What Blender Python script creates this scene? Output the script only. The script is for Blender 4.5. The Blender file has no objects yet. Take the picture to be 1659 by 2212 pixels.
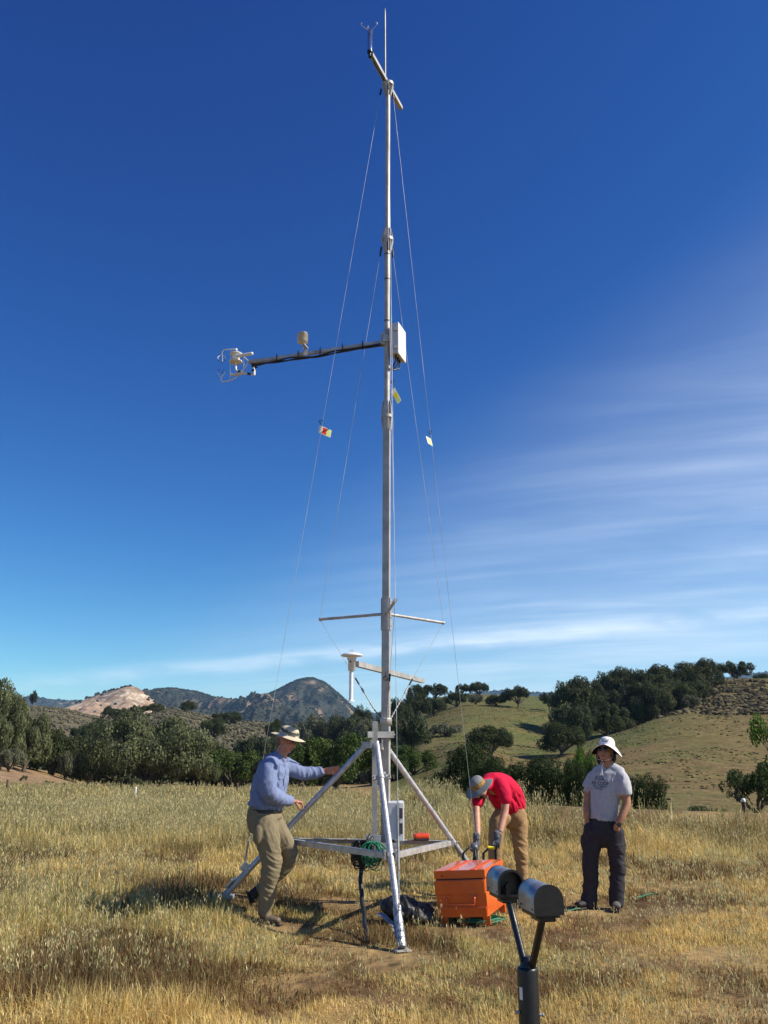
import bpy, bmesh, math, random
import numpy as np
from mathutils import Vector, Matrix, noise
from mathutils.bvhtree import BVHTree

# ------------------------------------------------------------------ camera, sky, sun, exposure
CAMZ = 1.62
PITCH = math.radians(15.4)
FPX = 1839.0                      # focal length measured on a 1659 x 2212 view of the frame
CX0, CY0 = 829.5, 1106.0
scene = bpy.context.scene
col = scene.collection
cam_data = bpy.data.cameras.new("camera")
cam_data.sensor_fit = 'VERTICAL'
cam_data.sensor_height = 36.0
cam_data.lens = 36.0 * FPX / 2212.0
cam_data.clip_start = 0.05
cam_data.clip_end = 30000
cam = bpy.data.objects.new("camera", cam_data)
col.objects.link(cam)
cam.location = (0, 0, CAMZ)
cam.rotation_euler = (math.radians(90) + PITCH, 0, 0)
scene.camera = cam

SUN_EL = math.radians(40)
SHADOW_DIR = Vector((-1.0, 0.16, 0)).normalized()      # direction in which shadows fall
sun_vec = Vector((-SHADOW_DIR.x * math.cos(SUN_EL), -SHADOW_DIR.y * math.cos(SUN_EL), math.sin(SUN_EL)))
sl = bpy.data.lights.new("sun", 'SUN')
sl.energy = 5.0
sl.angle = math.radians(0.5)
sl.color = (1.0, 0.925, 0.80)
sun = bpy.data.objects.new("sun", sl)
col.objects.link(sun)
sun.location = (40, -10, 40)
sun.rotation_euler = sun_vec.to_track_quat('Z', 'Y').to_euler()

world = bpy.data.worlds.new("World")
scene.world = world
world.use_nodes = True
wn, wl = world.node_tree.nodes, world.node_tree.links
wn.clear()
def N(nodes, typ, **kw):
    n = nodes.new(typ)
    for k, v in kw.items():
        if k.startswith('i_'):
            n.inputs[k[2:].replace('_', ' ')].default_value = v
        elif k.startswith('n'):
            n.inputs[int(k[1:])].default_value = v
        else:
            setattr(n, k, v)
    return n
def M(nodes, links, op, a, b=None, c=None, clamp=False):
    n = nodes.new('ShaderNodeMath'); n.operation = op; n.use_clamp = clamp
    for i, v in enumerate((a, b, c)):
        if v is None: continue
        if isinstance(v, (int, float)): n.inputs[i].default_value = v
        else: links.new(v, n.inputs[i])
    return n.outputs[0]
out = wn.new('ShaderNodeOutputWorld')
bg = wn.new('ShaderNodeBackground')
bg.inputs['Strength'].default_value = 0.10
sky = wn.new('ShaderNodeTexSky')
sky.sky_type = 'NISHITA'
sky.sun_disc = False
sky.sun_elevation = SUN_EL
sky.sun_rotation = math.atan2(sun_vec.x, sun_vec.y)
sky.altitude = 1200
sky.air_density = 0.85
sky.dust_density = 0.15
sky.ozone_density = 4.0
# the sky as the phone's sensor shows it: a deeper, more saturated blue
hsv = N(wn, 'ShaderNodeHueSaturation'); hsv.inputs['Saturation'].default_value = 1.0
hsv.inputs['Value'].default_value = 1.0
def vmul(src, vec):
    n = wn.new('ShaderNodeMix'); n.data_type = 'RGBA'; n.blend_type = 'MULTIPLY'; n.inputs['Factor'].default_value = 1.0
    n.clamp_result = False; n.clamp_factor = False
    wl.new(src, n.inputs[6]); n.inputs[7].default_value = tuple(vec) + (1,); return n.outputs[2]
KN = 5.3
sc_ = wn.new('ShaderNodeSeparateColor'); wl.new(vmul(sky.outputs[0], (1 / KN,) * 3), sc_.inputs[0])
cc_ = wn.new('ShaderNodeCombineColor')
for i_, (g_, m_) in enumerate(((2.05, 1.14), (1.58, 1.09), (1.02, 1.01))):
    wl.new(M(wn, wl, 'MULTIPLY', M(wn, wl, 'POWER', sc_.outputs[i_], g_), KN * m_), cc_.inputs[i_])
wl.new(cc_.outputs[0], hsv.inputs['Color'])
# thin cirrus high in the air: streaks on a flat layer seen in perspective
tc = wn.new('ShaderNodeTexCoord')
sep = wn.new('ShaderNodeSeparateXYZ'); wl.new(tc.outputs['Generated'], sep.inputs[0])
zz = M(wn, wl, 'ADD', sep.outputs['Z'], 0.14)
zz = M(wn, wl, 'MAXIMUM', zz, 0.03)
u = M(wn, wl, 'DIVIDE', sep.outputs['X'], zz)
v = M(wn, wl, 'DIVIDE', sep.outputs['Y'], zz)
cmb = wn.new('ShaderNodeCombineXYZ'); wl.new(u, cmb.inputs[0]); wl.new(v, cmb.inputs[1])
def streak(rot, scale, off, detail, lo, hi, dist=0.6):
    mp0 = wn.new('ShaderNodeMapping'); mp0.inputs['Rotation'].default_value = (0, 0, math.radians(rot))
    wl.new(cmb.outputs[0], mp0.inputs[0])
    mp = wn.new('ShaderNodeMapping'); mp.inputs['Scale'].default_value = scale; mp.inputs['Location'].default_value = off
    wl.new(mp0.outputs[0], mp.inputs[0])
    nz = wn.new('ShaderNodeTexNoise'); nz.inputs['Scale'].default_value = 1.0; nz.inputs['Detail'].default_value = detail
    nz.inputs['Roughness'].default_value = 0.58; nz.inputs['Distortion'].default_value = dist
    wl.new(mp.outputs[0], nz.inputs['Vector'])
    mr = wn.new('ShaderNodeMapRange'); mr.interpolation_type = 'SMOOTHSTEP'
    mr.inputs['From Min'].default_value = lo; mr.inputs['From Max'].default_value = hi
    wl.new(nz.outputs[0], mr.inputs[0])
    return mr.outputs[0]
s1 = streak(24, (0.30, 0.72, 1), (3.1, 1.7, 0), 10, 0.30, 0.80, 1.1)
s2 = streak(17, (0.55, 3.6, 1), (7.3, 0.4, 0), 12, 0.36, 0.86, 1.3)
s3 = streak(30, (0.16, 0.38, 1), (1.3, 4.4, 0), 4, 0.26, 0.62, 0.4)
def mrange(val, a, b, c=0, d=1):
    mr = wn.new('ShaderNodeMapRange'); mr.interpolation_type = 'SMOOTHSTEP'
    mr.inputs['From Min'].default_value = a; mr.inputs['From Max'].default_value = b
    mr.inputs['To Min'].default_value = c; mr.inputs['To Max'].default_value = d
    wl.new(val, mr.inputs[0]); return mr.outputs[0]
# cloud amount: more to the right, none high up
side = M(wn, wl, 'MULTIPLY_ADD', sep.outputs['X'], -0.62, sep.outputs['Z'])
amt = mrange(side, 0.36, -0.10)
c1 = M(wn, wl, 'MULTIPLY', M(wn, wl, 'ADD', M(wn, wl, 'MULTIPLY_ADD', s1, 0.55, 0.26), M(wn, wl, 'MULTIPLY', s2, 0.34)), s3)
cl = M(wn, wl, 'MULTIPLY', c1, amt, clamp=True)
# one long thin streak low over the mountains
tt_ = M(wn, wl, 'DIVIDE', sep.outputs['X'], M(wn, wl, 'MAXIMUM', sep.outputs['Y'], 0.05))
ee_ = M(wn, wl, 'DIVIDE', sep.outputs['Z'], M(wn, wl, 'MAXIMUM', sep.outputs['Y'], 0.05))
dd_ = M(wn, wl, 'SUBTRACT', ee_, M(wn, wl, 'MULTIPLY_ADD', tt_, 0.098, 0.110))
wob = wn.new('ShaderNodeTexNoise'); wob.inputs['Scale'].default_value = 9.0; wob.inputs['Detail'].default_value = 6
cw = wn.new('ShaderNodeCombineXYZ'); wl.new(tt_, cw.inputs[0]); wl.new(M(wn, wl, 'MULTIPLY', ee_, 4.0), cw.inputs[1]); wl.new(cw.outputs[0], wob.inputs['Vector'])
dd_ = M(wn, wl, 'ADD', dd_, M(wn, wl, 'MULTIPLY_ADD', wob.outputs[0], 0.018, -0.009))
st_ = M(wn, wl, 'MULTIPLY', mrange(M(wn, wl, 'ABSOLUTE', dd_), 0.016, 0.0), M(wn, wl, 'MULTIPLY', mrange(wob.outputs[0], 0.3, 0.62), mrange(M(wn, wl, 'ABSOLUTE', tt_), 0.6, 0.1, 0.25, 0.42)))
cl = M(wn, wl, 'ADD', cl, M(wn, wl, 'MULTIPLY', st_, mrange(sep.outputs['Y'], 0.0, 0.3)), clamp=True)
mixc = wn.new('ShaderNodeMix'); mixc.data_type = 'RGBA'
wl.new(M(wn, wl, 'MULTIPLY', cl, 0.85, clamp=True), mixc.inputs['Factor'])
wl.new(hsv.outputs[0], mixc.inputs[6])
mixc.inputs[7].default_value = (8.2, 9.1, 10.0, 1)
wl.new(mixc.outputs[2], bg.inputs['Color'])
wl.new(bg.outputs[0], out.inputs['Surface'])

vs = scene.view_settings
vs.view_transform = 'Standard'
vs.look = 'None'
vs.exposure = 0.45
vs.gamma = 1.0
vs.use_curve_mapping = False
scene.render.engine = 'CYCLES'
scene.cycles.max_bounces = 6
scene.cycles.volume_bounces = 0
scene.cycles.transparent_max_bounces = 6
scene.cycles.volume_step_rate = 5

# ------------------------------------------------------------------ pixel <-> place helpers
SP, CP = math.sin(PITCH), math.cos(PITCH)
def slope_y(y):
    """height gained per metre of forward distance on the sight line through view row y"""
    cy = -(y - CY0) / FPX
    return (SP + CP * cy) / (CP - SP * cy)
def tan_x(x, y=1600.0):
    cy = -(y - CY0) / FPX
    return ((x - CX0) / FPX) / (CP - SP * cy)
def P(x, y, Y):
    """the point at forward distance Y seen at (x, y)"""
    return Vector((tan_x(x, y) * Y, Y, CAMZ + slope_y(y) * Y))
def PZ(x, y, z):
    """the point at height z seen at (x, y)"""
    Y = (z - CAMZ) / slope_y(y)
    return Vector((tan_x(x, y) * Y, Y, z))

# ------------------------------------------------------------------ materials
def mat(name, color, rough=0.6, metal=0.0, var=0.12, vscale=8.0, bump=0.0, bscale=40.0, color2=None,
        attr=None, coat=0.0, trans=0.0, detail=4.0, spec=0.5):
    m = bpy.data.materials.new(name)
    m.use_nodes = True
    nt = m.node_tree; nd, ln = nt.nodes, nt.links
    b = nd['Principled BSDF']
    b.inputs['Roughness'].default_value = rough
    b.inputs['Metallic'].default_value = metal
    b.inputs['Specular IOR Level'].default_value = spec
    if coat: b.inputs['Coat Weight'].default_value = coat; b.inputs['Coat Roughness'].default_value = 0.12
    g = nd.new('ShaderNodeNewGeometry')
    tc = nd.new('ShaderNodeTexCoord')
    nz = nd.new('ShaderNodeTexNoise'); nz.inputs['Scale'].default_value = vscale
    nz.inputs['Detail'].default_value = detail
    ln.new(tc.outputs['Object'], nz.inputs['Vector'])
    mx = nd.new('ShaderNodeMix'); mx.data_type = 'RGBA'
    c = tuple(color) + (1,)
    if attr:
        at = nd.new('ShaderNodeAttribute'); at.attribute_name = attr
        mul = nd.new('ShaderNodeMix'); mul.data_type = 'RGBA'; mul.blend_type = 'MULTIPLY'
        mul.inputs['Factor'].default_value = 1.0
        ln.new(at.outputs['Color'], mul.inputs[6])
        mr = nd.new('ShaderNodeMapRange'); mr.inputs['From Min'].default_value = 0.3; mr.inputs['From Max'].default_value = 0.7
        mr.inputs['To Min'].default_value = 1 - var; mr.inputs['To Max'].default_value = 1 + var
        ln.new(nz.outputs[0], mr.inputs[0])
        cb = nd.new('ShaderNodeCombineXYZ')
        for i in range(3): ln.new(mr.outputs[0], cb.inputs[i])
        ln.new(cb.outputs[0], mul.inputs[7])
        colout = mul.outputs[2]
    else:
        c2 = tuple(color2) + (1,) if color2 else tuple(x * (1 - 2 * var) for x in color) + (1,)
        mx.inputs[6].default_value = c
        mx.inputs[7].default_value = c2
        mr = nd.new('ShaderNodeMapRange'); mr.inputs['From Min'].default_value = 0.35; mr.inputs['From Max'].default_value = 0.68
        ln.new(nz.outputs[0], mr.inputs[0])
        ln.new(mr.outputs[0], mx.inputs['Factor'])
        colout = mx.outputs[2]
    ln.new(colout, b.inputs['Base Color'])
    if bump:
        nb = nd.new('ShaderNodeTexNoise'); nb.inputs['Scale'].default_value = bscale; nb.inputs['Detail'].default_value = 3
        ln.new(tc.outputs['Object'], nb.inputs['Vector'])
        bp = nd.new('ShaderNodeBump'); bp.inputs['Strength'].default_value = bump; bp.inputs['Distance'].default_value = 0.01
        ln.new(nb.outputs[0], bp.inputs['Height']); ln.new(bp.outputs[0], b.inputs['Normal'])
    if trans:
        tr = nd.new('ShaderNodeBsdfTranslucent'); ln.new(colout, tr.inputs['Color'])
        ms = nd.new('ShaderNodeMixShader'); ms.inputs[0].default_value = trans
        ln.new(b.outputs[0], ms.inputs[1]); ln.new(tr.outputs[0], ms.inputs[2])
        ln.new(ms.outputs[0], nd['Material Output'].inputs['Surface'])
    return m

# ------------------------------------------------------------------ object helpers
WORLD0 = {}
def tag(o, label=None, cat=None, group=None, kind=None):
    if label: o['label'] = label
    if cat: o['category'] = cat
    if group: o['group'] = group
    if kind: o['kind'] = kind
    return o
def base_of(o):
    return WORLD0.get(o.name, Vector((0, 0, 0))) if o else Vector((0, 0, 0))
def thing(name, loc, label, cat, group=None):
    o = bpy.data.objects.new(name, None); col.objects.link(o)
    o.empty_display_size = 0.2
    o.location = loc
    WORLD0[o.name] = Vector(loc)
    return tag(o, label, cat, group)
def link_mesh(name, me, m=None, parent=None, origin=None):
    """mesh given in world coordinates; its origin goes to the parent's base (or to origin)"""
    o = bpy.data.objects.new(name, me); col.objects.link(o)
    if parent is not None:
        org = base_of(parent)
        o.parent = parent
        me.transform(Matrix.Translation(-org))
        WORLD0[o.name] = org
    else:
        org = Vector(origin) if origin is not None else Vector((0, 0, 0))
        me.transform(Matrix.Translation(-org))
        o.location = org
        WORLD0[o.name] = org
    if m is not None:
        for mm in (m if isinstance(m, (list, tuple)) else [m]): me.materials.append(mm)
    return o
def frame_for(d, up=None):
    d = Vector(d).normalized()
    up = Vector(up) if up is not None else (Vector((0, 0, 1)) if abs(d.z) < 0.95 else Vector((0, 1, 0)))
    s = d.cross(up); s.normalize()
    return d, s, s.cross(d)
class MB:
    def __init__(s): s.v = []; s.f = []; s.mi = []; s.cur = 0; s.smooth = []
    def add(s, vs, fs, smooth=False):
        o = len(s.v); s.v += [tuple(q) for q in vs]
        s.f += [tuple(i + o for i in f) for f in fs]
        s.mi += [s.cur] * len(fs); s.smooth += [smooth] * len(fs)
    def box(s, c, size, rot=None, bev=0.0):
        hx, hy, hz = (q / 2 for q in size); c = Vector(c)
        R = rot if rot is not None else Matrix.Identity(3)
        if bev <= 0:
            vs = [c + R @ Vector((a * hx, b * hy, d * hz)) for a in (-1, 1) for b in (-1, 1) for d in (-1, 1)]
            s.add(vs, [(0, 1, 3, 2), (4, 6, 7, 5), (0, 4, 5, 1), (2, 3, 7, 6), (0, 2, 6, 4), (1, 5, 7, 3)])
        else:
            bm = bmesh.new(); bmesh.ops.create_cube(bm, size=1)
            for q in bm.verts: q.co = Vector((q.co.x * size[0], q.co.y * size[1], q.co.z * size[2]))
            bmesh.ops.bevel(bm, geom=bm.edges[:], offset=bev, segments=2, affect='EDGES', profile=0.6)
            bm.verts.index_update()
            s.add([c + R @ q.co for q in bm.verts], [[q.index for q in f.verts] for f in bm.faces]); bm.free()
    def cyl(s, a, b, r, r2=None, n=16, caps=True, smooth=True, up=None):
        a, b = Vector(a), Vector(b); r2 = r if r2 is None else r2
        d, x, y = frame_for(b - a, up)
        vs = []
        for p, rr in ((a, r), (b, r2)):
            for i in range(n):
                t = 2 * math.pi * (i + 0.5) / n
                vs.append(p + x * math.cos(t) * rr + y * math.sin(t) * rr)
        s.add(vs, [(i, (i + 1) % n, n + (i + 1) % n, n + i) for i in range(n)], smooth)
        if caps:
            s.add(vs[:n], [tuple(range(n))[::-1]]); s.add(vs[n:], [tuple(range(n))])
    def bar(s, a, b, w, h, up=None):
        """rectangular bar from a to b; w across, h along up"""
        a, b = Vector(a), Vector(b); d, x, y = frame_for(b - a, up)
        vs = [p + x * i * w / 2 + y * j * h / 2 for p in (a, b) for i, j in ((-1, -1), (1, -1), (1, 1), (-1, 1))]
        s.add(vs, [(0, 1, 2, 3)[::-1], (4, 5, 6, 7), (0, 1, 5, 4), (1, 2, 6, 5), (2, 3, 7, 6), (3, 0, 4, 7)])
    def tube(s, pts, r, n=8, closed=False, smooth=True, taper=None):
        pts = [Vector(p) for p in pts]; m = len(pts); vs = []
        prev = None
        for i, p in enumerate(pts):
            if closed: d = pts[(i + 1) % m] - pts[i - 1]
            else: d = pts[min(i + 1, m - 1)] - pts[max(i - 1, 0)]
            d.normalize()
            if prev is None:
                _, x, y = frame_for(d)
            else:
                x = prev - d * prev.dot(d); x.normalize(); y = x.cross(d)
            prev = x
            rr = r[i] if isinstance(r, (list, tuple)) else r
            for k in range(n):
                t = 2 * math.pi * k / n
                vs.append(p + x * math.cos(t) * rr + y * math.sin(t) * rr)
        fs = []
        for i in range(m if closed else m - 1):
            j = (i + 1) % m
            for k in range(n):
                fs.append((i * n + k, i * n + (k + 1) % n, j * n + (k + 1) % n, j * n + k))
        s.add(vs, fs, smooth)
        if not closed:
            s.add(vs[:n], [tuple(range(n))]); s.add(vs[-n:], [tuple(range(n))[::-1]])
    def lathe(s, base, axis, prof, n=24, smooth=True, up=None):
        """prof: list of (distance along axis, radius)"""
        base = Vector(base); d, x, y = frame_for(axis, up); vs = []
        for h, r in prof:
            for k in range(n):
                t = 2 * math.pi * k / n
                vs.append(base + d * h + x * math.cos(t) * r + y * math.sin(t) * r)
        fs = [(i * n + k, i * n + (k + 1) % n, (i + 1) * n + (k + 1) % n, (i + 1) * n + k) for i in range(len(prof) - 1) for k in range(n)]
        s.add(vs, fs, smooth)
        s.add(vs[:n], [tuple(range(n))[::-1]]); s.add(vs[-n:], [tuple(range(n))])
    def build(s, name, m=None, parent=None, origin=None):
        me = bpy.data.meshes.new(name)
        me.from_pydata(s.v, [], s.f); me.update()
        me.polygons.foreach_set('use_smooth', s.smooth)
        me.polygons.foreach_set('material_index', s.mi)
        bm = bmesh.new(); bm.from_mesh(me); bmesh.ops.recalc_face_normals(bm, faces=bm.faces); bm.to_mesh(me); bm.free()
        return link_mesh(name, me, m, parent, origin)
def np_mesh(name, V, F, cols=None, smooth=False, colname='col'):
    """V (n,3), F (m,3 or 4) numpy -> mesh"""
    me = bpy.data.meshes.new(name)
    V = np.asarray(V, np.float32); F = np.asarray(F, np.int32)
    k = F.shape[1]
    me.vertices.add(len(V)); me.vertices.foreach_set('co', V.ravel())
    me.loops.add(F.size); me.loops.foreach_set('vertex_index', F.ravel())
    me.polygons.add(len(F)); me.polygons.foreach_set('loop_start', np.arange(0, F.size, k, dtype=np.int32))
    try: me.polygons.foreach_set('loop_total', np.full(len(F), k, np.int32))
    except Exception: pass
    me.update(calc_edges=True)
    me.polygons.foreach_set('use_smooth', np.full(len(F), smooth))
    if cols is not None:
        ca = me.color_attributes.new(colname, 'FLOAT_COLOR', 'POINT')
        c4 = np.ones((len(V), 4), np.float32); c4[:, :3] = cols
        ca.data.foreach_set('color', c4.ravel())
    return me
# value noise (numpy) for fields
def _hash(ix, iy, seed):
    h = (ix.astype(np.int64) * 374761393 + iy.astype(np.int64) * 668265263 + seed * 974711) & 0xffffffff
    h = ((h ^ (h >> 13)) * 1274126177) & 0xffffffff
    return ((h ^ (h >> 16)) & 0xffff) / 65535.0
def vnoise(x, y, seed=0):
    ix, iy = np.floor(x), np.floor(y); fx, fy = x - ix, y - iy
    fx = fx * fx * (3 - 2 * fx); fy = fy * fy * (3 - 2 * fy)
    a = _hash(ix, iy, seed); b = _hash(ix + 1, iy, seed); c = _hash(ix, iy + 1, seed); d = _hash(ix + 1, iy + 1, seed)
    return (a * (1 - fx) + b * fx) * (1 - fy) + (c * (1 - fx) + d * fx) * fy
def fbm(x, y, seed=0, octv=4, gain=0.5):
    s = 0; a = 1; t = 0
    for i in range(octv):
        s = s + a * vnoise(x * 2 ** i + 17.3 * i, y * 2 ** i - 9.1 * i, seed + i); t += a; a *= gain
    return s / t
def smst(x, a, b):
    t = np.clip((x - a) / (b - a), 0, 1); return t * t * (3 - 2 * t)
# ------------------------------------------------------------------ terrain: one height field over (direction, distance)
# per column of the view: (distance, view row seen there); rows are turned into heights
TAB = {
 -700: [(60,1697),(110,1640),(150,1625),(300,1560),(450,1515),(600,1530)],
 -300: [(60,1697),(110,1640),(150,1625),(300,1565),(450,1518),(600,1535)],
 0:   [(70,1692),(110,1652),(150,1640),(300,1580),(450,1528),(600,1545)],
 105: [(60,1702),(95,1688),(125,1672),(200,1655),(300,1590),(450,1524),(600,1545)],
 200: [(60,1703),(130,1700),(200,1680),(300,1620),(450,1547),(600,1560)],
 280: [(60,1704),(130,1701),(200,1685),(300,1612),(430,1550),(600,1565)],
 360: [(60,1704),(130,1702),(200,1686),(300,1600),(420,1526),(600,1550)],
 430: [(60,1705),(130,1703),(200,1686),(300,1610),(420,1543),(600,1560)],
 500: [(60,1706),(130,1703),(200,1690),(300,1622),(420,1564),(600,1575)],
 560: [(60,1706),(130,1703),(200,1690),(300,1620),(420,1557),(600,1570)],
 650: [(60,1708),(130,1703),(200,1690),(300,1640),(420,1582),(600,1585)],
 800: [(60,1710),(130,1700),(200,1680),(300,1630),(420,1566),(600,1575)],
 900: [(30,1714),(60,1728),(120,1690),(160,1640),(250,1590),(340,1552),(420,1515),(600,1530)],
 1000:[(24,1724),(60,1738),(110,1668),(165,1602),(220,1598),(340,1526),(420,1502),(600,1515)],
 1100:[(20,1734),(60,1744),(110,1672),(170,1636),(230,1600),(340,1522),(420,1503),(600,1515)],
 1200:[(19,1740),(60,1750),(110,1684),(160,1640),(182,1622),(215,1626),(260,1592),(340,1524),(420,1505),(600,1515)],
 1310:[(18,1744),(60,1756),(110,1690),(160,1630),(194,1590),(228,1598),(262,1568),(300,1545),(420,1520),(600,1525)],
 1420:[(18,1748),(60,1760),(110,1690),(165,1606),(212,1550),(240,1560),(268,1536),(300,1522),(420,1510),(600,1520)],
 1490:[(18,1750),(60,1762),(110,1690),(165,1602),(228,1526),(248,1530),(272,1506),(420,1500),(600,1515)],
 1560:[(18,1752),(60,1764),(110,1692),(165,1600),(230,1531),(285,1469),(420,1476),(600,1505)],
 1659:[(18,1755),(60,1766),(110,1694),(165,1606),(230,1526),(285,1467),(420,1472),(600,1500)],
 1950:[(18,1757),(60,1766),(110,1692),(165,1600),(230,1525),(285,1465),(420,1470),(600,1495)],
 2500:[(18,1757),(60,1750),(110,1680),(165,1590),(230,1515),(285,1460),(420,1465),(600,1490)],
}
TX = sorted(TAB)
GT = np.linspace(tan_x(-700), tan_x(2500), 321)
GD = np.concatenate([[0.0], np.geomspace(4, 9500, 360)])
colz = []
for x in TX:
    d = [0, 8, 15]; z = [0, 0, 0]
    for (Y, y) in TAB[x]:
        d.append(Y); z.append(CAMZ + slope_y(y) * Y)
    d += [950, 1500, 12000]; z += [-6, -6, -6]
    colz.append(np.interp(np.log(GD + 6), np.log(np.array(d) + 6.0), z))
colz = np.array(colz)
ctx = np.array([tan_x(x) for x in TX])
GZ = np.array([np.interp(GT, ctx, colz[:, j]) for j in range(len(GD))])      # [dist, dir]
for _ in range(5):
    A = GZ.copy(); A[:, 1:-1] = (GZ[:, :-2] + 2 * GZ[:, 1:-1] + GZ[:, 2:]) / 4; GZ = A
for _ in range(2):
    A = GZ.copy(); A[1:-1] = (GZ[:-2] + 2 * GZ[1:-1] + GZ[2:]) / 4; GZ = A
LGD = np.log(GD + 6)
def terrain_z(X, Y):
    X = np.asarray(X, float); Y = np.asarray(Y, float)
    r = np.hypot(X, Y) + 1e-9
    t = np.clip(X / np.maximum(Y, 1e-3), GT[0], GT[-1]); t = np.where(Y <= 0, np.sign(X) * 0.75, t)
    t = np.clip(t, GT[0] + 1e-6, GT[-1] - 1e-6)
    dd = np.where(Y > 0, r / np.sqrt(1 + t * t), r / 1.25)
    ti = (t - GT[0]) / (GT[1] - GT[0]); i = np.clip(ti.astype(int), 0, len(GT) - 2); fi = ti - i
    ld = np.log(dd + 6)
    j = np.clip(np.searchsorted(LGD, ld) - 1, 0, len(GD) - 2); fj = np.clip((ld - LGD[j]) / (LGD[j + 1] - LGD[j]), 0, 1)
    z = (GZ[j, i] * (1 - fi) + GZ[j, i + 1] * fi) * (1 - fj) + (GZ[j + 1, i] * (1 - fi) + GZ[j + 1, i + 1] * fi) * fj
    w = smst(Y / r, -0.15, 0.25)
    z = z * w
    n = (fbm(X / 38, Y / 38, 5, 4) - 0.5) * 2.6 * smst(r, 110, 260) + (fbm(X / 9, Y / 9, 8, 3) - 0.5) * 0.7 * smst(r, 60, 130)
    n = n + (fbm(X / 3.1, Y / 3.1, 11, 2) - 0.5) * 0.10 * smst(r, 11, 16) * (1 - smst(r, 40, 90))
    bump = 0.17 * np.exp(-((X + 1.8) ** 2 + (Y - 9.6) ** 2) / 0.8) - 0.05 * np.exp(-((X + 0.95) ** 2 + (Y - 8.9) ** 2) / 0.35)
    return z + bump + n * np.where(r > 800, 0, 1)
def tz(x, y): return float(terrain_z(np.array([x]), np.array([y]))[0])

# mesh of the ground: rings around the viewer, fine in front
ang_f = np.radians(np.linspace(-38, 38, 520))
ang_b = np.radians(np.linspace(38, 322, 72))[1:-1]
ang = np.concatenate([ang_f, ang_b])
rr = np.concatenate([np.geomspace(1.2, 60, 110), np.geomspace(62, 700, 190), np.geomspace(740, 9500, 26)])
A_, R_ = np.meshgrid(ang, rr)
X_, Y_ = np.sin(A_) * R_, np.cos(A_) * R_
Z_ = terrain_z(X_, Y_)
na, nr = len(ang), len(rr)
V = np.stack([X_.ravel(), Y_.ravel(), Z_.ravel()], 1)
ii, jj = np.meshgrid(np.arange(na), np.arange(nr - 1)); i2 = (ii + 1) % na
F = np.stack([jj * na + ii, (jj + 1) * na + ii, (jj + 1) * na + i2, jj * na + i2], -1).reshape(-1, 4)
V = np.vstack([V, [[0, 0, 0]]])
# intrinsic colours of the land by place
def land_color(X, Y):
    r = np.hypot(X, Y)
    n1 = fbm(X / 22, Y / 34, 21, 6, .6); n2 = fbm(X / 5, Y / 5, 31, 4); n3 = fbm(X / 60, Y / 60, 41, 3)
    n0 = fbm(X / 1.1, Y / 1.1, 51, 3)
    soil = np.array([0.13, 0.078, 0.04]); straw = np.array([0.28, 0.19, 0.085]); green = np.array([0.100, 0.108, 0.034])
    tan = np.array([0.150, 0.108, 0.046]); sage = np.array([0.115, 0.098, 0.06]); dirt = np.array([0.25, 0.165, 0.095])
    t = X / np.maximum(Y, 1)
    near = (soil[None] * (1 - smst(n0, .35, .65))[:, None] + straw[None] * smst(n0, .35, .65)[:, None])
    g = smst(n1 * 0.6 + n2 * 0.35 + n3 * 0.25, 0.48, 0.64)[:, None]
    hill = tan[None] * (1 - g) + green[None] * g
    # right-hand hill: greener near its crest line, browner low down
    up = smst(r, 150, 240)[:, None] * (1 - smst(t, .22, .34))[:, None]
    hill = hill * (1 - 0.45 * up) + (green[None] * 1.05) * 0.45 * up
    brown = smst(t + (n1 - .5) * .3, 0.25, 0.42)[:, None] * (1 - 0.35 * smst(r, 200, 260))[:, None]
    hill = hill * (1 - 0.8 * brown) + (tan[None] * (.8 + .4 * n2[:, None])) * 0.8 * brown
    lf = smst(-t, -0.02, 0.02)[:, None]
    left = sage[None] * (0.8 + 0.5 * n2[:, None])
    left2 = left * smst(r, 170, 260)[:, None] + (straw[None] * 0.9) * (1 - smst(r, 170, 260))[:, None]
    far = hill * (1 - lf) + left2 * lf
    dl = (smst(-t, 0.33, 0.37) * smst(r, 74, 84) * (1 - smst(r, 120, 135)))[:, None]
    far = far * (1 - dl) + dirt[None] * dl
    ed = np.interp(t, [-0.05, 0.03, 0.10, 0.2], [50, 34, 19, 16.5])
    w = smst(r / ed, 1.0, 1.45)[:, None]
    c = near * (1 - w) + far * w
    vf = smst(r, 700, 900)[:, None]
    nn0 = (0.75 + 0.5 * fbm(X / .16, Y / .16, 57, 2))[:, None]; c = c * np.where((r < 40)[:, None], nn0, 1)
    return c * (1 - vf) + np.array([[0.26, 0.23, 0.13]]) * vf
C = land_color(V[:, 0], V[:, 1])
me = np_mesh('ground', V, F, C, smooth=True)
ctr = len(V) - 1
bm = bmesh.new(); bm.from_mesh(me); bm.verts.ensure_lookup_table()
for k in range(na): bm.faces.new((bm.verts[ctr], bm.verts[k], bm.verts[(k + 1) % na]))
bmesh.ops.recalc_face_normals(bm, faces=bm.faces); 
bm.to_mesh(me); bm.free()
M_land = mat('land', (1, 1, 1), rough=0.95, var=0.35, vscale=0.6, attr='col', bump=0.6, bscale=1.5, detail=10, spec=0.1)
nd = M_land.node_tree.nodes
for n in nd:
    if n.type == 'BUMP': n.inputs['Distance'].default_value = 0.5
o = link_mesh('ground', me, M_land); tag(o, 'grassy field rolling up into the hills', kind='structure')
o.data.polygons.foreach_set('use_smooth', np.full(len(o.data.polygons), True))

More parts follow.
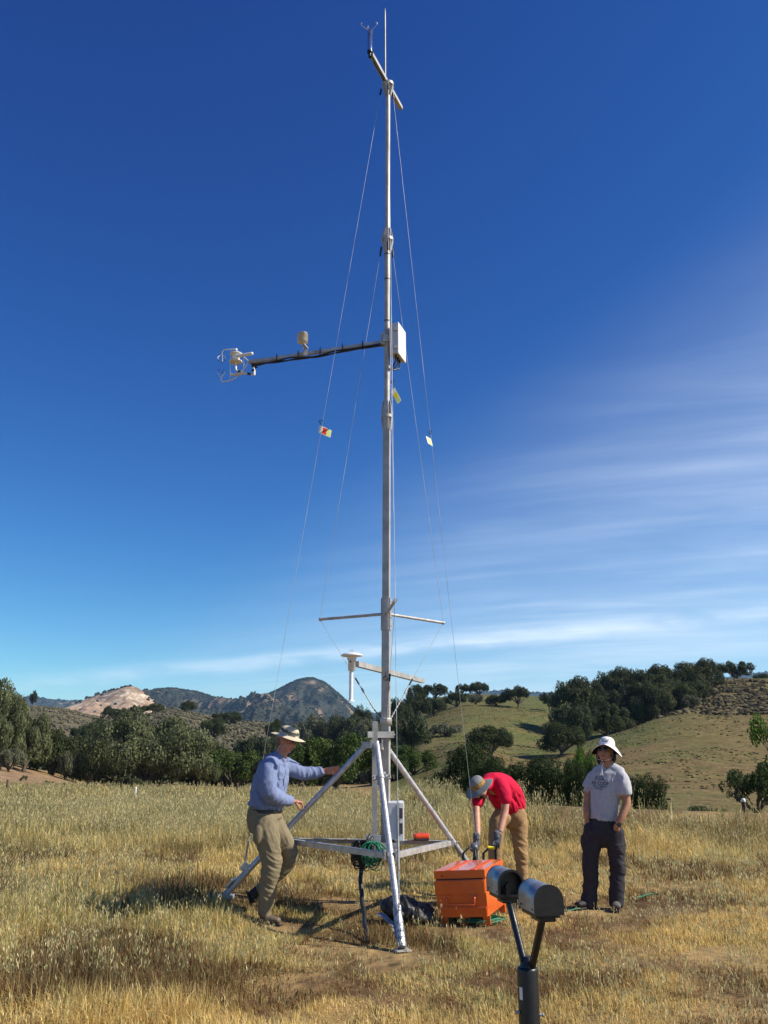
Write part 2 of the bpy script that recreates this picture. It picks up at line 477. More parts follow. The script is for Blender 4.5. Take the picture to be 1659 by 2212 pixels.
# ------------------------------------------------------------------ mountains: ridge height fields at their real distance
def ridge(name, prof, dist, depth, foot, seed, amp, colfn, label, nx=420, ny=110, back=0.6):
    """prof: (view x, view row) of the skyline; slopes down towards the viewer over depth metres"""
    px = np.array([p[0] for p in prof], float); py = np.array([p[1] for p in prof], float)
    t0, t1 = tan_x(px[0]), tan_x(px[-1])
    ts = np.linspace(t0, t1, nx)
    xs = np.linspace(px[0], px[-1], nx)
    sl_ = np.array([slope_y(v) for v in np.interp(xs, px, py)])
    k = np.ones(5) / 5
    sl_ = np.convolve(np.pad(sl_, 2, 'edge'), k, 'valid')
    ss = np.concatenate([np.linspace(-1, 0, ny), np.linspace(0, back, ny // 3)[1:]])
    Tg, Sg = np.meshgrid(ts, ss)
    Yg = dist + Sg * depth
    crest = CAMZ + sl_[None, :] * dist
    u = np.abs(Sg)
    prof_h = 1 - u ** 0.92
    Zg = foot + (crest - foot) * np.clip(prof_h, 0, 1)
    Xg = Tg * (dist + Sg * depth * 0.35)
    s = dist / 12.0
    wav = (1 - np.abs(2 * fbm(Xg / s + Yg / s * 0.3, Yg / (s * 3.2), seed, 5, 0.55) - 1))
    wav2 = (1 - np.abs(2 * fbm(Xg / (s * .33), Yg / (s * 1.1), seed + 9, 4, 0.55) - 1))
    env = np.clip(u * 3.0, 0.0, 1) * np.clip((1 - u) * 4, 0, 1)
    Zg = Zg + ((wav - 0.75) * amp + (wav2 - 0.75) * amp * 0.35) * env
    Vv = np.stack([Xg.ravel(), Yg.ravel(), Zg.ravel()], 1)
    n_y = len(ss)
    a, b = np.meshgrid(np.arange(nx - 1), np.arange(n_y - 1))
    Fv = np.stack([b * nx + a, b * nx + a + 1, (b + 1) * nx + a + 1, (b + 1) * nx + a], -1).reshape(-1, 4)
    Cv = colfn(Vv[:, 0], Vv[:, 1], Vv[:, 2], Tg.ravel(), Sg.ravel())
    mm = np_mesh(name, Vv, Fv, Cv, smooth=True)
    ob = link_mesh(name, mm, M_mount); tag(ob, label, kind='structure')
    return Vv.reshape(n_y, nx, 3), Tg, Sg
M_mount = mat('mountain_scrub', (1, 1, 1), rough=0.95, var=0.4, vscale=0.012, attr='col', detail=12, spec=0.05, bump=1.0, bscale=0.03)
for n in M_mount.node_tree.nodes:
    if n.type == 'BUMP': n.inputs['Distance'].default_value = 14
def chap(X, Y, Z, T, S):
    n = fbm(X / 110, Y / 160, 71, 5, 0.6); m_ = fbm(X / 30, Y / 45, 77, 3)
    d = np.array([[0.038, 0.040, 0.030]]); rock = np.array([[0.22, 0.165, 0.115]])
    f = smst(n * 0.7 + m_ * 0.3, 0.60, 0.70)[:, None]
    return d * (0.8 + 0.5 * m_[:, None]) * (1 - f) + rock * f
def chap_dense(X, Y, Z, T, S):
    n = fbm(X / 110, Y / 160, 171, 5, 0.6); m_ = fbm(X / 30, Y / 45, 77, 3)
    d = np.array([[0.038, 0.040, 0.030]]); rock = np.array([[0.24, 0.17, 0.11]])
    f = (smst(n * .75 + m_ * .25, 0.565, 0.66) * 0.85)[:, None]
    return d * (0.8 + 0.5 * m_[:, None]) * (1 - f) + rock * f
def bare(X, Y, Z, T, S):
    n = fbm(X / 90, Y / 120, 81, 5, 0.6); m_ = fbm(X / 17, Y / 38, 87, 5, .65)
    d = np.array([[0.30, 0.205, 0.135]]); pale = np.array([[0.56, 0.47, 0.36]]); sh = np.array([[0.12, 0.09, 0.055]])
    f = 0.8 * (smst(m_, 0.50, 0.68) * (1 - smst(np.abs(S + 0.12), 0.08, 0.24)))[:, None]
    g = smst(n, 0.62, 0.7)[:, None] * 0.6
    c = d * (1 - g) + sh * g
    return c * (1 - f) + pale * f
MT = []
MT.append(('far', ) + ridge('mountain', [(-500,1492),(-200,1496),(0,1504),(70,1506),(150,1516),(300,1512),(500,1530),(700,1552),(760,1549),(830,1537),(920,1510),(1000,1500),(1065,1493),(1100,1490),(1130,1494),(1180,1497),(1260,1494),(1400,1482),(1560,1466),(1659,1452),(1900,1448),(2300,1450)],
    6200, 2600, -6, 3, 220, chap, 'farthest blue mountain ridge on the skyline', nx=600))
MT.append(('peak', ) + ridge('mountain', [(100,1545),(230,1530),(300,1502),(330,1489),(372,1486),(420,1494),(460,1506),(500,1512),(545,1508),(590,1492),(625,1474),(650,1465),(672,1463),(700,1474),(730,1498),(765,1530),(800,1553),(840,1568),(900,1580)],
    3400, 1500, -6, 13, 170, chap_dense, 'dark scrub covered pointed mountain in the middle', nx=520))
MT.append(('bare', ) + ridge('mountain', [(40,1568),(100,1546),(140,1530),(185,1506),(235,1490),(262,1482),(276,1481),(290,1486),(315,1503),(345,1524),(400,1545),(470,1570)],
    2300, 800, -6, 23, 36, bare, 'bare tan mountain with pale rock near its top', nx=380))

# far scrub and pines on the mountains: nobody could count them
def blobs(name, pts, sizes, cols, seed, mtl, label, cone=0.0, kind='stuff', squash=0.75):
    rng = np.random.default_rng(seed)
    ico = bmesh.new(); bmesh.ops.create_icosphere(ico, subdivisions=1, radius=1.0)
    bv = np.array([q.co[:] for q in ico.verts]); bf = np.array([[q.index for q in f.verts] for f in ico.faces]); ico.free()
    n = len(pts); nb = len(bv)
    jit = rng.uniform(0.55, 1.3, (n, nb, 1))
    b = bv[None] * jit
    b[:, :, 2] *= squash if cone == 0 else 1.0
    if cone: 
        b[:, :, :2] *= np.clip(1 - 0.75 * (b[:, :, 2:3] * .5 + .5), 0.1, 1); b[:, :, 2] *= cone
    Vb = pts[:, None] + b * sizes[:, None, None] * np.ones((1, 1, 3))
    Fb = (bf[None] + (np.arange(n) * nb)[:, None, None]).reshape(-1, 3)
    cb = np.repeat(cols, nb, 0) * rng.uniform(0.8, 1.2, (n * nb, 1))
    mm = np_mesh(name, Vb.reshape(-1, 3), Fb, cb)
    ob = link_mesh(name, mm, mtl); tag(ob, label, kind=kind)
    return ob
M_scrub = mat('scrub', (1, 1, 1), rough=0.9, var=0.25, vscale=1.2, attr='col', spec=0.1)
rng = np.random.default_rng(4)
pts, szs, cls = [], [], []
for nm, G, Tg, Sg in MT:
    ny_, nx_ = G.shape[:2]
    nfront = int((Sg[:, 0] <= 0).sum())
    cnt = {'far': 6000, 'peak': 12000, 'bare': 190}[nm]
    a = rng.uniform(0, nx_ - 1.01, cnt); b = nfront - 1 - rng.power(1.0, cnt) * (nfront - 2) if nm != 'bare' else nfront - 1 - rng.uniform(0, 1, cnt) ** 1.2 * (nfront - 2)
    k = rng.random(cnt) < (0.22 if nm != 'bare' else 0.45)
    b = np.where(k, nfront - 1 - rng.uniform(0, 3, cnt), b)
    p = G[b.astype(int), a.astype(int)]
    f = fbm(p[:, 0] / 130, p[:, 1] / 130, 91, 3)
    keep = (f > 0.40) | k
    if nm == 'bare': keep = ((p[:, 0] / p[:, 1] < tan_x(262)) | (p[:, 0] / p[:, 1] > tan_x(300)) | (rng.random(cnt) < 0.3))
    p = p[keep]; k = k[keep]
    s = rng.uniform(4, 9, len(p)) * {'far': 1.5, 'peak': 0.58, 'bare': 0.8}[nm]
    pts.append(p + np.array([0, 0, 1]) * (s * 0.35)[:, None]); szs.append(s)
    cls.append(np.array([[0.030, 0.033, 0.024]]) * rng.uniform(0.6, 1.6, (len(p), 1)))
blobs('mountain_trees', np.vstack(pts), np.concatenate(szs), np.vstack(cls), 6, M_scrub, 'dark pines and scrub covering the far mountains')

# sagebrush on the left hills and on the brow of the right hill
def scatter(n, x0, x1, d0, d1, seed, dens=None):
    r_ = np.random.default_rng(seed)
    t = r_.uniform(tan_x(x0), tan_x(x1), n); d = np.sqrt(r_.uniform(d0 ** 2, d1 ** 2, n))
    X, Y = t * d, d
    if dens is not None:
        k = r_.random(n) < dens(X, Y); X, Y = X[k], Y[k]
    return np.stack([X, Y, terrain_z(X, Y)], 1)
p1 = scatter(26000, -500, 700, 230, 560, 31, lambda X, Y: smst(fbm(X / 14, Y / 14, 33, 3), .30, .55))
s1_ = rng.uniform(0.5, 1.4, len(p1)) * (0.75 + Y_.max() * 0)
c1_ = np.array([[0.098, 0.090, 0.058]]) * rng.uniform(0.6, 1.45, (len(p1), 1))
blobs('sagebrush', p1 + np.array([0, 0, .2]), s1_, c1_, 8, M_scrub, 'grey green sagebrush covering the left hills')
def dens_brow(X, Y):
    t = X / Y; y = Y
    return smst(t, tan_x(1405), tan_x(1500)) * smst(y, 205 , 235) * (1 - smst(y, 274, 280)) * smst(fbm(X / 9, Y / 9, 35, 3), .34, .58)
p2 = scatter(8500, 1380, 1950, 195, 292, 37, dens_brow)
s2_ = rng.uniform(0.35, 1.05, len(p2)); c2_ = np.array([[0.105, 0.085, 0.045]]) * rng.uniform(0.5, 1.5, (len(p2), 1))
blobs('hillside_brush', p2 + np.array([0, 0, .2]), s2_, c2_, 9, M_scrub, 'low brown brush covering the brow of the right hill')
p3 = scatter(24000, 880, 1950, 75, 330, 39, lambda X, Y: smst(fbm(X / 7, Y / 7, 36, 4), .42, .66) * 0.9)
s3_ = rng.uniform(0.08, 0.34, len(p3)); 
g3 = rng.random((len(p3), 1))
c3_ = (np.array([[0.15, 0.11, 0.05]]) * g3 + np.array([[0.08, 0.095, 0.03]]) * (1 - g3)) * rng.uniform(0.6, 1.3, (len(p3), 1))
blobs('hillside_grass', p3 + np.array([0, 0, .02]), s3_, c3_, 10, M_scrub, 'short tufted grass dotting the hills on the right', squash=0.6)
# ------------------------------------------------------------------ trees
M_leaf = mat('oak_leaves', (1, 1, 1), rough=0.55, var=0.2, vscale=1.5, attr='col', trans=0.28, spec=0.12)
M_bark = mat('oak_bark', (0.11, 0.085, 0.065), rough=0.9, var=0.25, vscale=6, bump=0.6, bscale=12)
def crown_mesh(name, seed, n_leaf, leaf, n_lobe, base_col, alt_col, low=0.12, flat=1.0, moss=0.0, gap=0.0, lobe_r=(0.20, 0.36), elong=1.0):
    """unit crown: half width 1, height 0..1 from its lowest leaves; leaf clumps as small bent faces on and in lumpy lobes"""
    r = np.random.default_rng(seed)
    cs, rs = [], []
    for i in range(n_lobe):
        a = r.uniform(0, 2 * math.pi); rad = math.sqrt(r.uniform(0, 1)) * 0.74
        top = math.sqrt(max(0.0, 1 - (rad / 1.05) ** 2)) ** (0.8 * flat)
        z = low + (top - 0.2 - low) * r.uniform(0.1, 1.0) ** 0.55
        cs.append((math.cos(a) * rad, math.sin(a) * rad, max(z, low))); rs.append(r.uniform(*lobe_r))
    cs = np.array(cs); rs = np.array(rs)
    w = rs ** 2; w /= w.sum()
    li = r.choice(n_lobe, n_leaf * 2, p=w)
    d = r.normal(size=(n_leaf * 2, 3)); d /= np.linalg.norm(d, axis=1)[:, None]
    rad = r.uniform(0.35, 1.0, n_leaf * 2) ** 0.4
    # lumps on the lobe
    lum = 1 + 0.35 * (fbm(d[:, 0] * 2.2 + li * 3.1, d[:, 1] * 2.2 + d[:, 2] * 1.7, seed + 3, 3) - 0.5) * 2
    p = cs[li] + d * (rs[li] * rad * lum)[:, None] * np.array([1, 1, 0.72])
    ok = (p[:, 2] > low * 0.4 - 0.05)
    if gap: ok &= fbm(p[:, 0] * 4 + 9, p[:, 1] * 4 + p[:, 2] * 5, seed + 7, 3) > gap
    p, d, li = p[ok][:n_leaf], d[ok][:n_leaf], li[ok][:n_leaf]
    n = len(p)
    nrm = d + r.normal(size=(n, 3)) * 0.65 + np.array([0, 0, 0.25]); nrm /= np.linalg.norm(nrm, axis=1)[:, None]
    t = np.cross(nrm, r.normal(size=(n, 3))); t /= np.linalg.norm(t, axis=1)[:, None]
    b = np.cross(nrm, t)
    s = leaf * r.uniform(0.5, 1.35, (n, 1))
    el = np.full((n, 1), elong)
    col_ = np.array([base_col]) * (1 - (m := r.random((n, 1)) ** 1.3)) + np.array([alt_col]) * m
    col_ *= r.uniform(0.7, 1.3, (n, 1)); 
    if moss:
        mk = r.random(n) < moss
        t[mk] = np.array([0, 0, -1]) + r.normal(size=(mk.sum(), 3)) * 0.12
        b[mk] = np.cross(t[mk], d[mk] + 1e-3); b[mk] /= np.linalg.norm(b[mk], axis=1)[:, None]
        el[mk] = 3.2; s[mk] *= 0.6
        col_[mk] = np.array([[0.135, 0.15, 0.085]]) * r.uniform(0.7, 1.3, (mk.sum(), 1))
    zt_ = np.percentile(p[:, 2], 99.3); wt_ = np.percentile(np.abs(p[:, :2]).max(1), 98.5)
    sc_ = np.array([1 / wt_, 1 / wt_, 1 / zt_]); p = p * sc_; cs = cs * sc_
    a_ = p - t * s * el * 0.5; c_ = p + t * s * el * 0.5
    q1 = p + b * s * 0.42 + nrm * s * 0.12; q2 = p - b * s * 0.42 + nrm * s * 0.12
    V_ = np.stack([a_, q1, c_, q2], 1).reshape(-1, 3)
    F_ = np.arange(n * 4).reshape(-1, 4)
    me_ = np_mesh(name, V_, F_, np.repeat(col_, 4, 0))
    me_.materials.append(M_leaf)
    return me_, cs, rs
def trunk_mesh(name, seed, cs, h_crown=1.0, lift=0.18, thick=0.075, n_limb=9, lean=0.0):
    """trunk from z=-0.08 with limbs reaching into the lobes; same unit space as the crown"""
    r = random.Random(seed); mb = MB()
    fork = Vector((lean * .5, 0, lift * 0.6))
    mb.tube([(0, 0, -0.35), (0, 0, -0.02), (lean * .2, 0, lift * .25), fork], [thick * 1.5, thick * 1.25, thick, thick * 0.85], n=10)
    order = list(range(len(cs))); r.shuffle(order)
    for i in order[:n_limb]:
        e = Vector(cs[i]); m1 = fork.lerp(e, 0.35) + Vector((r.uniform(-.07, .07), r.uniform(-.07, .07), -0.03 + r.uniform(0, .08)))
        m2 = fork.lerp(e, 0.7) + Vector((r.uniform(-.06, .06), r.uniform(-.06, .06), r.uniform(-.02, .07)))
        k = thick * r.uniform(0.4, 0.65)
        mb.tube([fork - Vector((0, 0, thick * .5)), m1, m2, e], [k, k * 0.75, k * 0.45, k * 0.12], n=6)
        for j in range(2):
            e2 = m2 + Vector((r.uniform(-.25, .25), r.uniform(-.25, .25), r.uniform(-.02, .22)))
            mb.tube([m2, m2.lerp(e2, .5) + Vector((0, 0, .03)), e2], [k * 0.4, k * 0.28, k * 0.08], n=5)
    me_ = bpy.data.meshes.new(name); me_.from_pydata(mb.v, [], mb.f); me_.update()
    me_.polygons.foreach_set('use_smooth', [True] * len(mb.f)); me_.materials.append(M_bark)
    return me_
DARK = ((0.034, 0.046, 0.015), (0.088, 0.102, 0.036))
OLIVE = ((0.070, 0.086, 0.032), (0.195, 0.208, 0.095))
GREY = ((0.10, 0.108, 0.064), (0.225, 0.23, 0.145))
BRIGHT = ((0.040, 0.068, 0.014), (0.105, 0.150, 0.032))
FRESH = ((0.06, 0.115, 0.015), (0.150, 0.230, 0.040))
KINDS_ = {}
def proto(key, seed, n, leaf, lobes, pal, **kw):
    kt = {k: kw.pop(k) for k in list(kw) if k in ('lift', 'thick', 'n_limb', 'lean')}
    cm, cs, rs = crown_mesh('crown', seed, n, leaf, lobes, pal[0], pal[1], **kw)
    KINDS_[key] = (cm, trunk_mesh('trunk', seed, cs, **kt))
RIDGE = ((.040, .050, .018), (.110, .118, .048))
proto('ridge_a', 21, 20000, 0.042, 34, RIDGE, low=0.02, lobe_r=(.13, .26), gap=0.36, lift=.12)
proto('ridge_b', 22, 20000, 0.042, 30, RIDGE, low=0.02, lobe_r=(.14, .27), gap=0.36, lift=.12)
proto('oak_a', 1, 17000, 0.046, 30, DARK, low=0.10, lobe_r=(.17, .30), gap=0.33)
proto('oak_b', 2, 17000, 0.046, 26, DARK, low=0.10, lobe_r=(.18, .33), gap=0.34)
proto('oak_c', 3, 13000, 0.050, 20, DARK, low=0.16, lobe_r=(.15, .28), gap=0.36, lift=0.2)
proto('oak_green', 4, 17000, 0.050, 26, BRIGHT, low=0.14, lobe_r=(.18, .32), gap=0.32)
proto('oak_green_b', 5, 15000, 0.052, 22, BRIGHT, low=0.14, lobe_r=(.2, .34), gap=0.3)
proto('oak_big', 6, 34000, 0.034, 40, OLIVE, low=0.12, lobe_r=(.13, .27), moss=0.22, gap=0.36, thick=0.06, n_limb=16)
proto('oak_olive', 7, 24000, 0.042, 28, OLIVE, low=0.10, lobe_r=(.15, .30), moss=0.18, gap=0.34, n_limb=12)
proto('oak_grey', 8, 15000, 0.050, 22, GREY, low=0.12, lobe_r=(.17, .30), gap=0.34)
proto('oak_grey_b', 9, 13000, 0.052, 18, ((0.045, .06, .026), (.10, .115, .055)), low=0.18, lobe_r=(.17, .32), gap=0.33)
proto('open_oak', 10, 11000, 0.052, 20, ((0.04, .055, .022), (.10, .115, .05)), low=0.30, lobe_r=(.13, .24), gap=0.40, lift=0.3, n_limb=14, thick=0.06)
proto('shrub', 11, 26000, 0.034, 34, ((.020, .034, .011), (.055, .075, .022)), low=0.0, lobe_r=(.16, .28), flat=0.6, gap=0.28, lift=0.08, thick=0.03)
proto('shrub_b', 12, 22000, 0.036, 26, ((.020, .034, .012), (.06, .085, .026)), low=0.0, lobe_r=(.18, .30), flat=0.6, gap=0.3, lift=0.08, thick=0.03)
proto('branch_oak', 23, 8000, 0.040, 34, FRESH, low=0.12, lobe_r=(.10, .20), gap=0.42, lift=0.3, n_limb=20, thick=0.03)
proto('near_oak', 13, 9500, 0.046, 34, ((.04, .06, .02), (.115, .145, .05)), low=0.12, lobe_r=(.10, .19), gap=0.42, lift=0.3, n_limb=16, thick=0.045)
proto('fresh', 14, 7000, 0.050, 16, FRESH, low=0.05, lobe_r=(.15, .30), gap=0.34, lift=0.1, thick=0.02)
proto('pine', 15, 5000, 0.09, 12, ((.05, .06, .035), (.10, .11, .07)), low=0.35, lobe_r=(.2, .4), gap=0.3, lift=.4, thick=.06)
proto('low_brush', 16, 5000, 0.06, 14, ((.05, .065, .025), (.13, .14, .06)), low=0.0, lobe_r=(.2, .35), flat=.7, lift=.05, thick=.02)
NAMES = {'shrub': 'shrub', 'shrub_b': 'shrub', 'fresh': 'shrub', 'low_brush': 'shrub', 'pine': 'pine_tree'}
trng = random.Random(77)
def tree(kind, x, w, ytop, ybase, Y, label, group, depth=None, dz=0.0, rot=None):
    """x, ytop, ybase, w: where and how large it shows in the view; Y: its distance in metres"""
    X = tan_x(x) * Y
    z0 = tz(X, Y) + dz
    ztop = CAMZ + slope_y(ytop) * Y
    zb = CAMZ + slope_y(ybase) * Y
    z0 = min(z0, zb + 0.10 * (ztop - zb)) if ybase else z0
    h = max(ztop - z0, 0.5)
    hw = w / 2 / FPX * Y * 1.04
    nm = NAMES.get(kind, 'oak_tree')
    t = thing(nm, (X, Y, z0), label, 'shrub' if nm == 'shrub' else 'tree', group)
    t.rotation_euler[2] = trng.uniform(0, 6.28) if rot is None else rot
    t.scale = (hw, hw, h)
    for m_, nmm in ((KINDS_[kind][0], 'crown'), (KINDS_[kind][1], 'trunk' if nm != 'shrub' else 'stems')):
        o_ = bpy.data.objects.new(nmm, m_); col.objects.link(o_); o_.parent = t
        if nmm == 'trunk' and hw > h: pass
    return t
G1 = 'oaks along the far edge of the field'
G2 = 'oaks on the green hills behind the mast'
G3 = 'oaks along the ridge of the right hill'
G4 = 'shrubs at the edge of the field'
G5 = 'trees on the grey left hills'
# left tree line
tree('oak_olive', -64, 190, 1462, 1668, 118, 'tall olive tree cut by the left edge of the photo, behind the dirt slope', G1)
tree('oak_olive', 5, 105, 1512, 1672, 104, 'olive oak at the left edge, in front of the tallest one', G1)
tree('oak_olive', 58, 108, 1548, 1664, 112, 'grey olive oak above the end of the dirt slope, second from the left edge', G1)
tree('oak_grey', 25, 60, 1618, 1662, 98, 'pale leafless looking bush above the dirt slope at the left edge', G4)
tree('oak_a', 118, 104, 1580, 1705, 128, 'dark mossy oak just right of the dirt slope', G1)
tree('oak_big', 322, 262, 1548, 1708, 125, 'largest spreading oak hung with pale moss, left of the man in blue', G1, rot=1.0)
tree('oak_b', 196, 90, 1594, 1708, 140, 'dark oak tucked under the left side of the largest mossy oak', G1)
tree('oak_grey', 148, 34, 1625, 1700, 120, 'small grey mossy tree between two dark oaks', G1)
tree('oak_big', 432, 100, 1598, 1710, 138, 'olive oak against the right side of the largest mossy oak', G1)
tree('oak_green', 505, 120, 1622, 1714, 140, 'low green oak directly left of the man in blue', G1)
tree('oak_grey_b', 596, 90, 1636, 1714, 130, 'olive oak behind the chest of the man in blue', G1)
tree('oak_green', 727, 172, 1592, 1722, 112, 'large bright green oak between the man in blue and the mast', G1)
tree('oak_green_b', 655, 80, 1612, 1718, 124, 'green oak behind the raised arm of the man in blue', G1)
tree('oak_grey', 808, 60, 1640, 1716, 128, 'green grey oak straight behind the mast foot', G1)
tree('oak_green_b', 893, 88, 1614, 1684, 130, 'round green oak right of the mast, at the foot of the tan slope', G1)
tree('oak_green_b', 850, 70, 1628, 1700, 128, 'green oak hidden partly by the right mast leg', G1)
# behind: middle distance
tree('oak_grey_b', 560, 92, 1594, 1650, 210, 'grey green oak rising behind the hat of the man in blue', G5)
tree('oak_b', 470, 50, 1606, 1650, 205, 'dark oak over the right shoulder of the largest mossy oak', G5)
tree('oak_b', 592, 40, 1555, 1595, 330, 'small dark oak on the skyline above the sun hat', G5)
tree('oak_b', 620, 46, 1580, 1625, 300, 'small dark oak right of the sun hat', G5)
tree('oak_grey', 690, 80, 1548, 1600, 300, 'pale grey oak below the dark pointed mountain', G5)
tree('oak_grey_b', 745, 80, 1546, 1604, 290, 'grey green oak under the right slope of the pointed mountain', G5)
tree('oak_grey', 640, 60, 1562, 1608, 310, 'grey oak left of the pale ones below the pointed mountain', G5)
tree('oak_b', 782, 46, 1528, 1572, 320, 'dark round oak on the skyline just left of the mast', G5)
tree('oak_grey', 800, 70, 1556, 1612, 280, 'grey oak straight behind the mast clamp', G5)
tree('oak_grey_b', 770, 70, 1580, 1640, 230, 'olive oak behind the hinge post', G5)
for i, (x_, w_, yt, yb, Y_2, lb) in enumerate([
    (230, 30, 1526, 1550, 410, 'small dark oak on the crest below the bare tan mountain'),
    (262, 36, 1530, 1556, 400, 'dark oak second from the left on the crest below the bare mountain'),
    (292, 36, 1524, 1550, 405, 'dark oak in the middle of the crest below the bare mountain'),
    (326, 44, 1520, 1546, 410, 'widest dark oak on the crest, right of the bare mountain'),
    (402, 32, 1514, 1544, 415, 'lone dark oak on the crest of the grey hill, above the largest mossy oak'),
    (478, 44, 1540, 1566, 400, 'dark oak on the grey hill left of the sun hat'),
    (506, 26, 1538, 1558, 405, 'smaller dark oak touching the one left of the sun hat'),
    (460, 54, 1552, 1590, 330, 'round dark oak half way down the grey hill'),
    (58, 16, 1548, 1562, 380, 'tiny dark bush on the far left grey hill'),
    (76, 20, 1549, 1568, 375, 'small dark bush beside the tiny one on the far left hill'),
    (205, 56, 1555, 1590, 320, 'dark oak in the dip of the grey hills'),
    (172, 40, 1570, 1600, 300, 'dark oak left of the dip of the grey hills'),
    (250, 50, 1548, 1585, 310, 'dark oak right of the dip of the grey hills'),
    (120, 46, 1585, 1612, 260, 'green bush at the foot of the far left grey hill')]):
    tree(['oak_a', 'oak_b', 'oak_c'][i % 3], x_, w_, yt, yb, Y_2, lb, G5)
tree('pine', 62, 15, 1493, 1526, 440, 'thin pale pine standing alone on the far left skyline', G5)
# green hills right of the mast
tree('oak_grey_b', 884, 100, 1550, 1622, 176, 'wide grey green oak at the left end of the tan slope', G2)
tree('oak_grey', 966, 68, 1563, 1600, 228, 'low rounded grey green oak on the green hill', G2)
tree('oak_b', 862, 60, 1512, 1565, 300, 'dark oak beside the mast on the wooded slope', G2)
tree('oak_a', 903, 60, 1498, 1556, 320, 'dark oak in the middle of the wooded slope', G2)
tree('oak_b', 938, 52, 1508, 1548, 330, 'dark oak at the right end of the wooded slope', G2)
tree('oak_b', 838, 50, 1535, 1585, 290, 'dark oak lowest on the wooded slope behind the mast', G2)
tree('oak_a', 905, 46, 1480, 1508, 410, 'dark oak at the left end of the crest grove', G2)
tree('oak_c', 942, 50, 1478, 1506, 412, 'dark oak at the right end of the crest grove', G2)
tree('oak_c', 988, 52, 1494, 1534, 340, 'green oak with a bare trunk standing out on the hill', G2)
tree('oak_grey', 1030, 32, 1501, 1526, 335, 'small pale tree between two oaks on the hill', G2)
tree('oak_a', 1038, 44, 1474, 1505, 408, 'tallest dark oak of the second crest grove', G2)
tree('oak_c', 1002, 34, 1478, 1504, 410, 'dark oak left of the tallest one on the second crest grove', G2)
tree('oak_b', 1074, 42, 1502, 1528, 330, 'dark spreading bush oak on the far crest', G2)
tree('open_oak', 1123, 66, 1484, 1532, 325, 'well shaped lone oak on the crest of the green hill', G2)
tree('open_oak', 1190, 38, 1496, 1532, 320, 'thin pale oak in the notch of the skyline', G2)
tree('oak_a', 1060, 98, 1570, 1636, 150, 'dark spreading oak casting its shade on the tan slope', G2)
# ridge of the right hill
tree('oak_grey_b', 1238, 84, 1526, 1582, 205, 'grey green tree low in front of the wooded ridge', G3)
tree('oak_b', 1212, 96, 1562, 1620, 168, 'dark spreading oak lowest on the right hill', G3)
tree('ridge_a', 1312, 73, 1522, 1576, 215, 'dark oak standing in the shade under the ridge', G3)
tree('ridge_a', 1248, 100, 1466, 1548, 262, 'dark tree at the left end of the wooded ridge', G3)
tree('ridge_b', 1292, 63, 1472, 1544, 268, 'dark oak second from the left end of the wooded ridge', G3)
tree('ridge_a', 1340, 100, 1446, 1528, 272, 'dark oak with sky gaps left of the tall part of the ridge', G3)
tree('ridge_a', 1375, 73, 1450, 1523, 270, 'dark oak right of the sky gap on the ridge', G3)
tree('ridge_a', 1424, 104, 1440, 1530, 262, 'broad dark oak in the middle of the wooded ridge', G3)
tree('ridge_b', 1480, 109, 1436, 1523, 264, 'dark oak in the tall part of the wooded ridge', G3)
tree('ridge_a', 1530, 85, 1426, 1516, 268, 'tallest dark oak of the wooded ridge', G3)
tree('open_oak', 1606, 74, 1430, 1478, 285, 'rounded oak with its trunk showing at the right end of the ridge', G3)
tree('oak_c', 1566, 46, 1438, 1476, 285, 'small dark oak between the tallest and the rounded one', G3)
tree('ridge_b', 1360, 109, 1484, 1553, 236, 'dark oak filling the slope under the sky gap', G3)
tree('ridge_a', 1412, 109, 1474, 1553, 232, 'dark oak filling the slope under the broad one', G3)
tree('ridge_b', 1462, 97, 1470, 1536, 240, 'dark oak filling the slope under the tall part', G3)
tree('ridge_a', 1510, 68, 1470, 1522, 250, 'dark oak at the upper right foot of the ridge wood', G3)
tree('oak_grey', 1500, 40, 1502, 1530, 232, 'pale grey bush at the upper edge of the hill brush', G3)
tree('low_brush', 1356, 14, 1608, 1618, 175, 'tiny dark bush alone on the sunlit hillside', G3)
tree('oak_a', 1668, 44, 1456, 1476, 330, 'dark tree top behind the grassy brow at the right edge', G3)
tree('ridge_b', 1262, 78, 1540, 1600, 214, 'added dark oak standing in for shade, low behind the rounded shoulder of the right hill, nearest the valley', G3)  # last ridge oaks, added to stand in for the shade below the grove
tree('ridge_a', 1330, 84, 1530, 1586, 224, 'added dark oak standing in for shade in the hollow behind the shoulder of the right hill', G3)
tree('ridge_b', 1388, 78, 1514, 1568, 232, 'added dark oak deepening the shade just above the shoulder line of the right hill', G3)
tree('ridge_a', 1446, 70, 1496, 1548, 240, 'added dark oak, highest of those darkening the shaded hollow of the right hill', G3)
# edge of the field
tree('shrub', 1156, 176, 1640, 1752, 34, 'wide dark leafy thicket between the red shirt and the man in grey', G4, rot=.4)
tree('shrub_b', 1245, 84, 1646, 1752, 31, 'dark thicket behind the left arm of the man in grey', G4)
tree('fresh', 1252, 66, 1622, 1700, 33, 'fresh bright green branches rising from the thicket', G4)
tree('shrub_b', 1388, 78, 1676, 1752, 33, 'dark bush right of the man in grey', G4)
tree('low_brush', 1255, 50, 1614, 1640, 60, 'thin brownish bush top behind the bright green branches', G4)
tree('shrub', 1010, 136, 1608, 1730, 52, 'dark ragged bush oak left of the man in red', G4)
tree('shrub_b', 948, 78, 1690, 1732, 40, 'low dark shrub right of the mast at the field edge', G4)
tree('shrub', 1060, 110, 1640, 1738, 46, 'dark bush behind the back of the man in red', G4)
tree('near_oak', 1618, 122, 1650, 1768, 42, 'small open oak with twisted branches at the right edge', G4, rot=2.2)
tree('branch_oak', 1724, 214, 1524, 1770, 27, 'leafy green oak mostly outside the right edge, its branch reaching in', G4, rot=0.7)
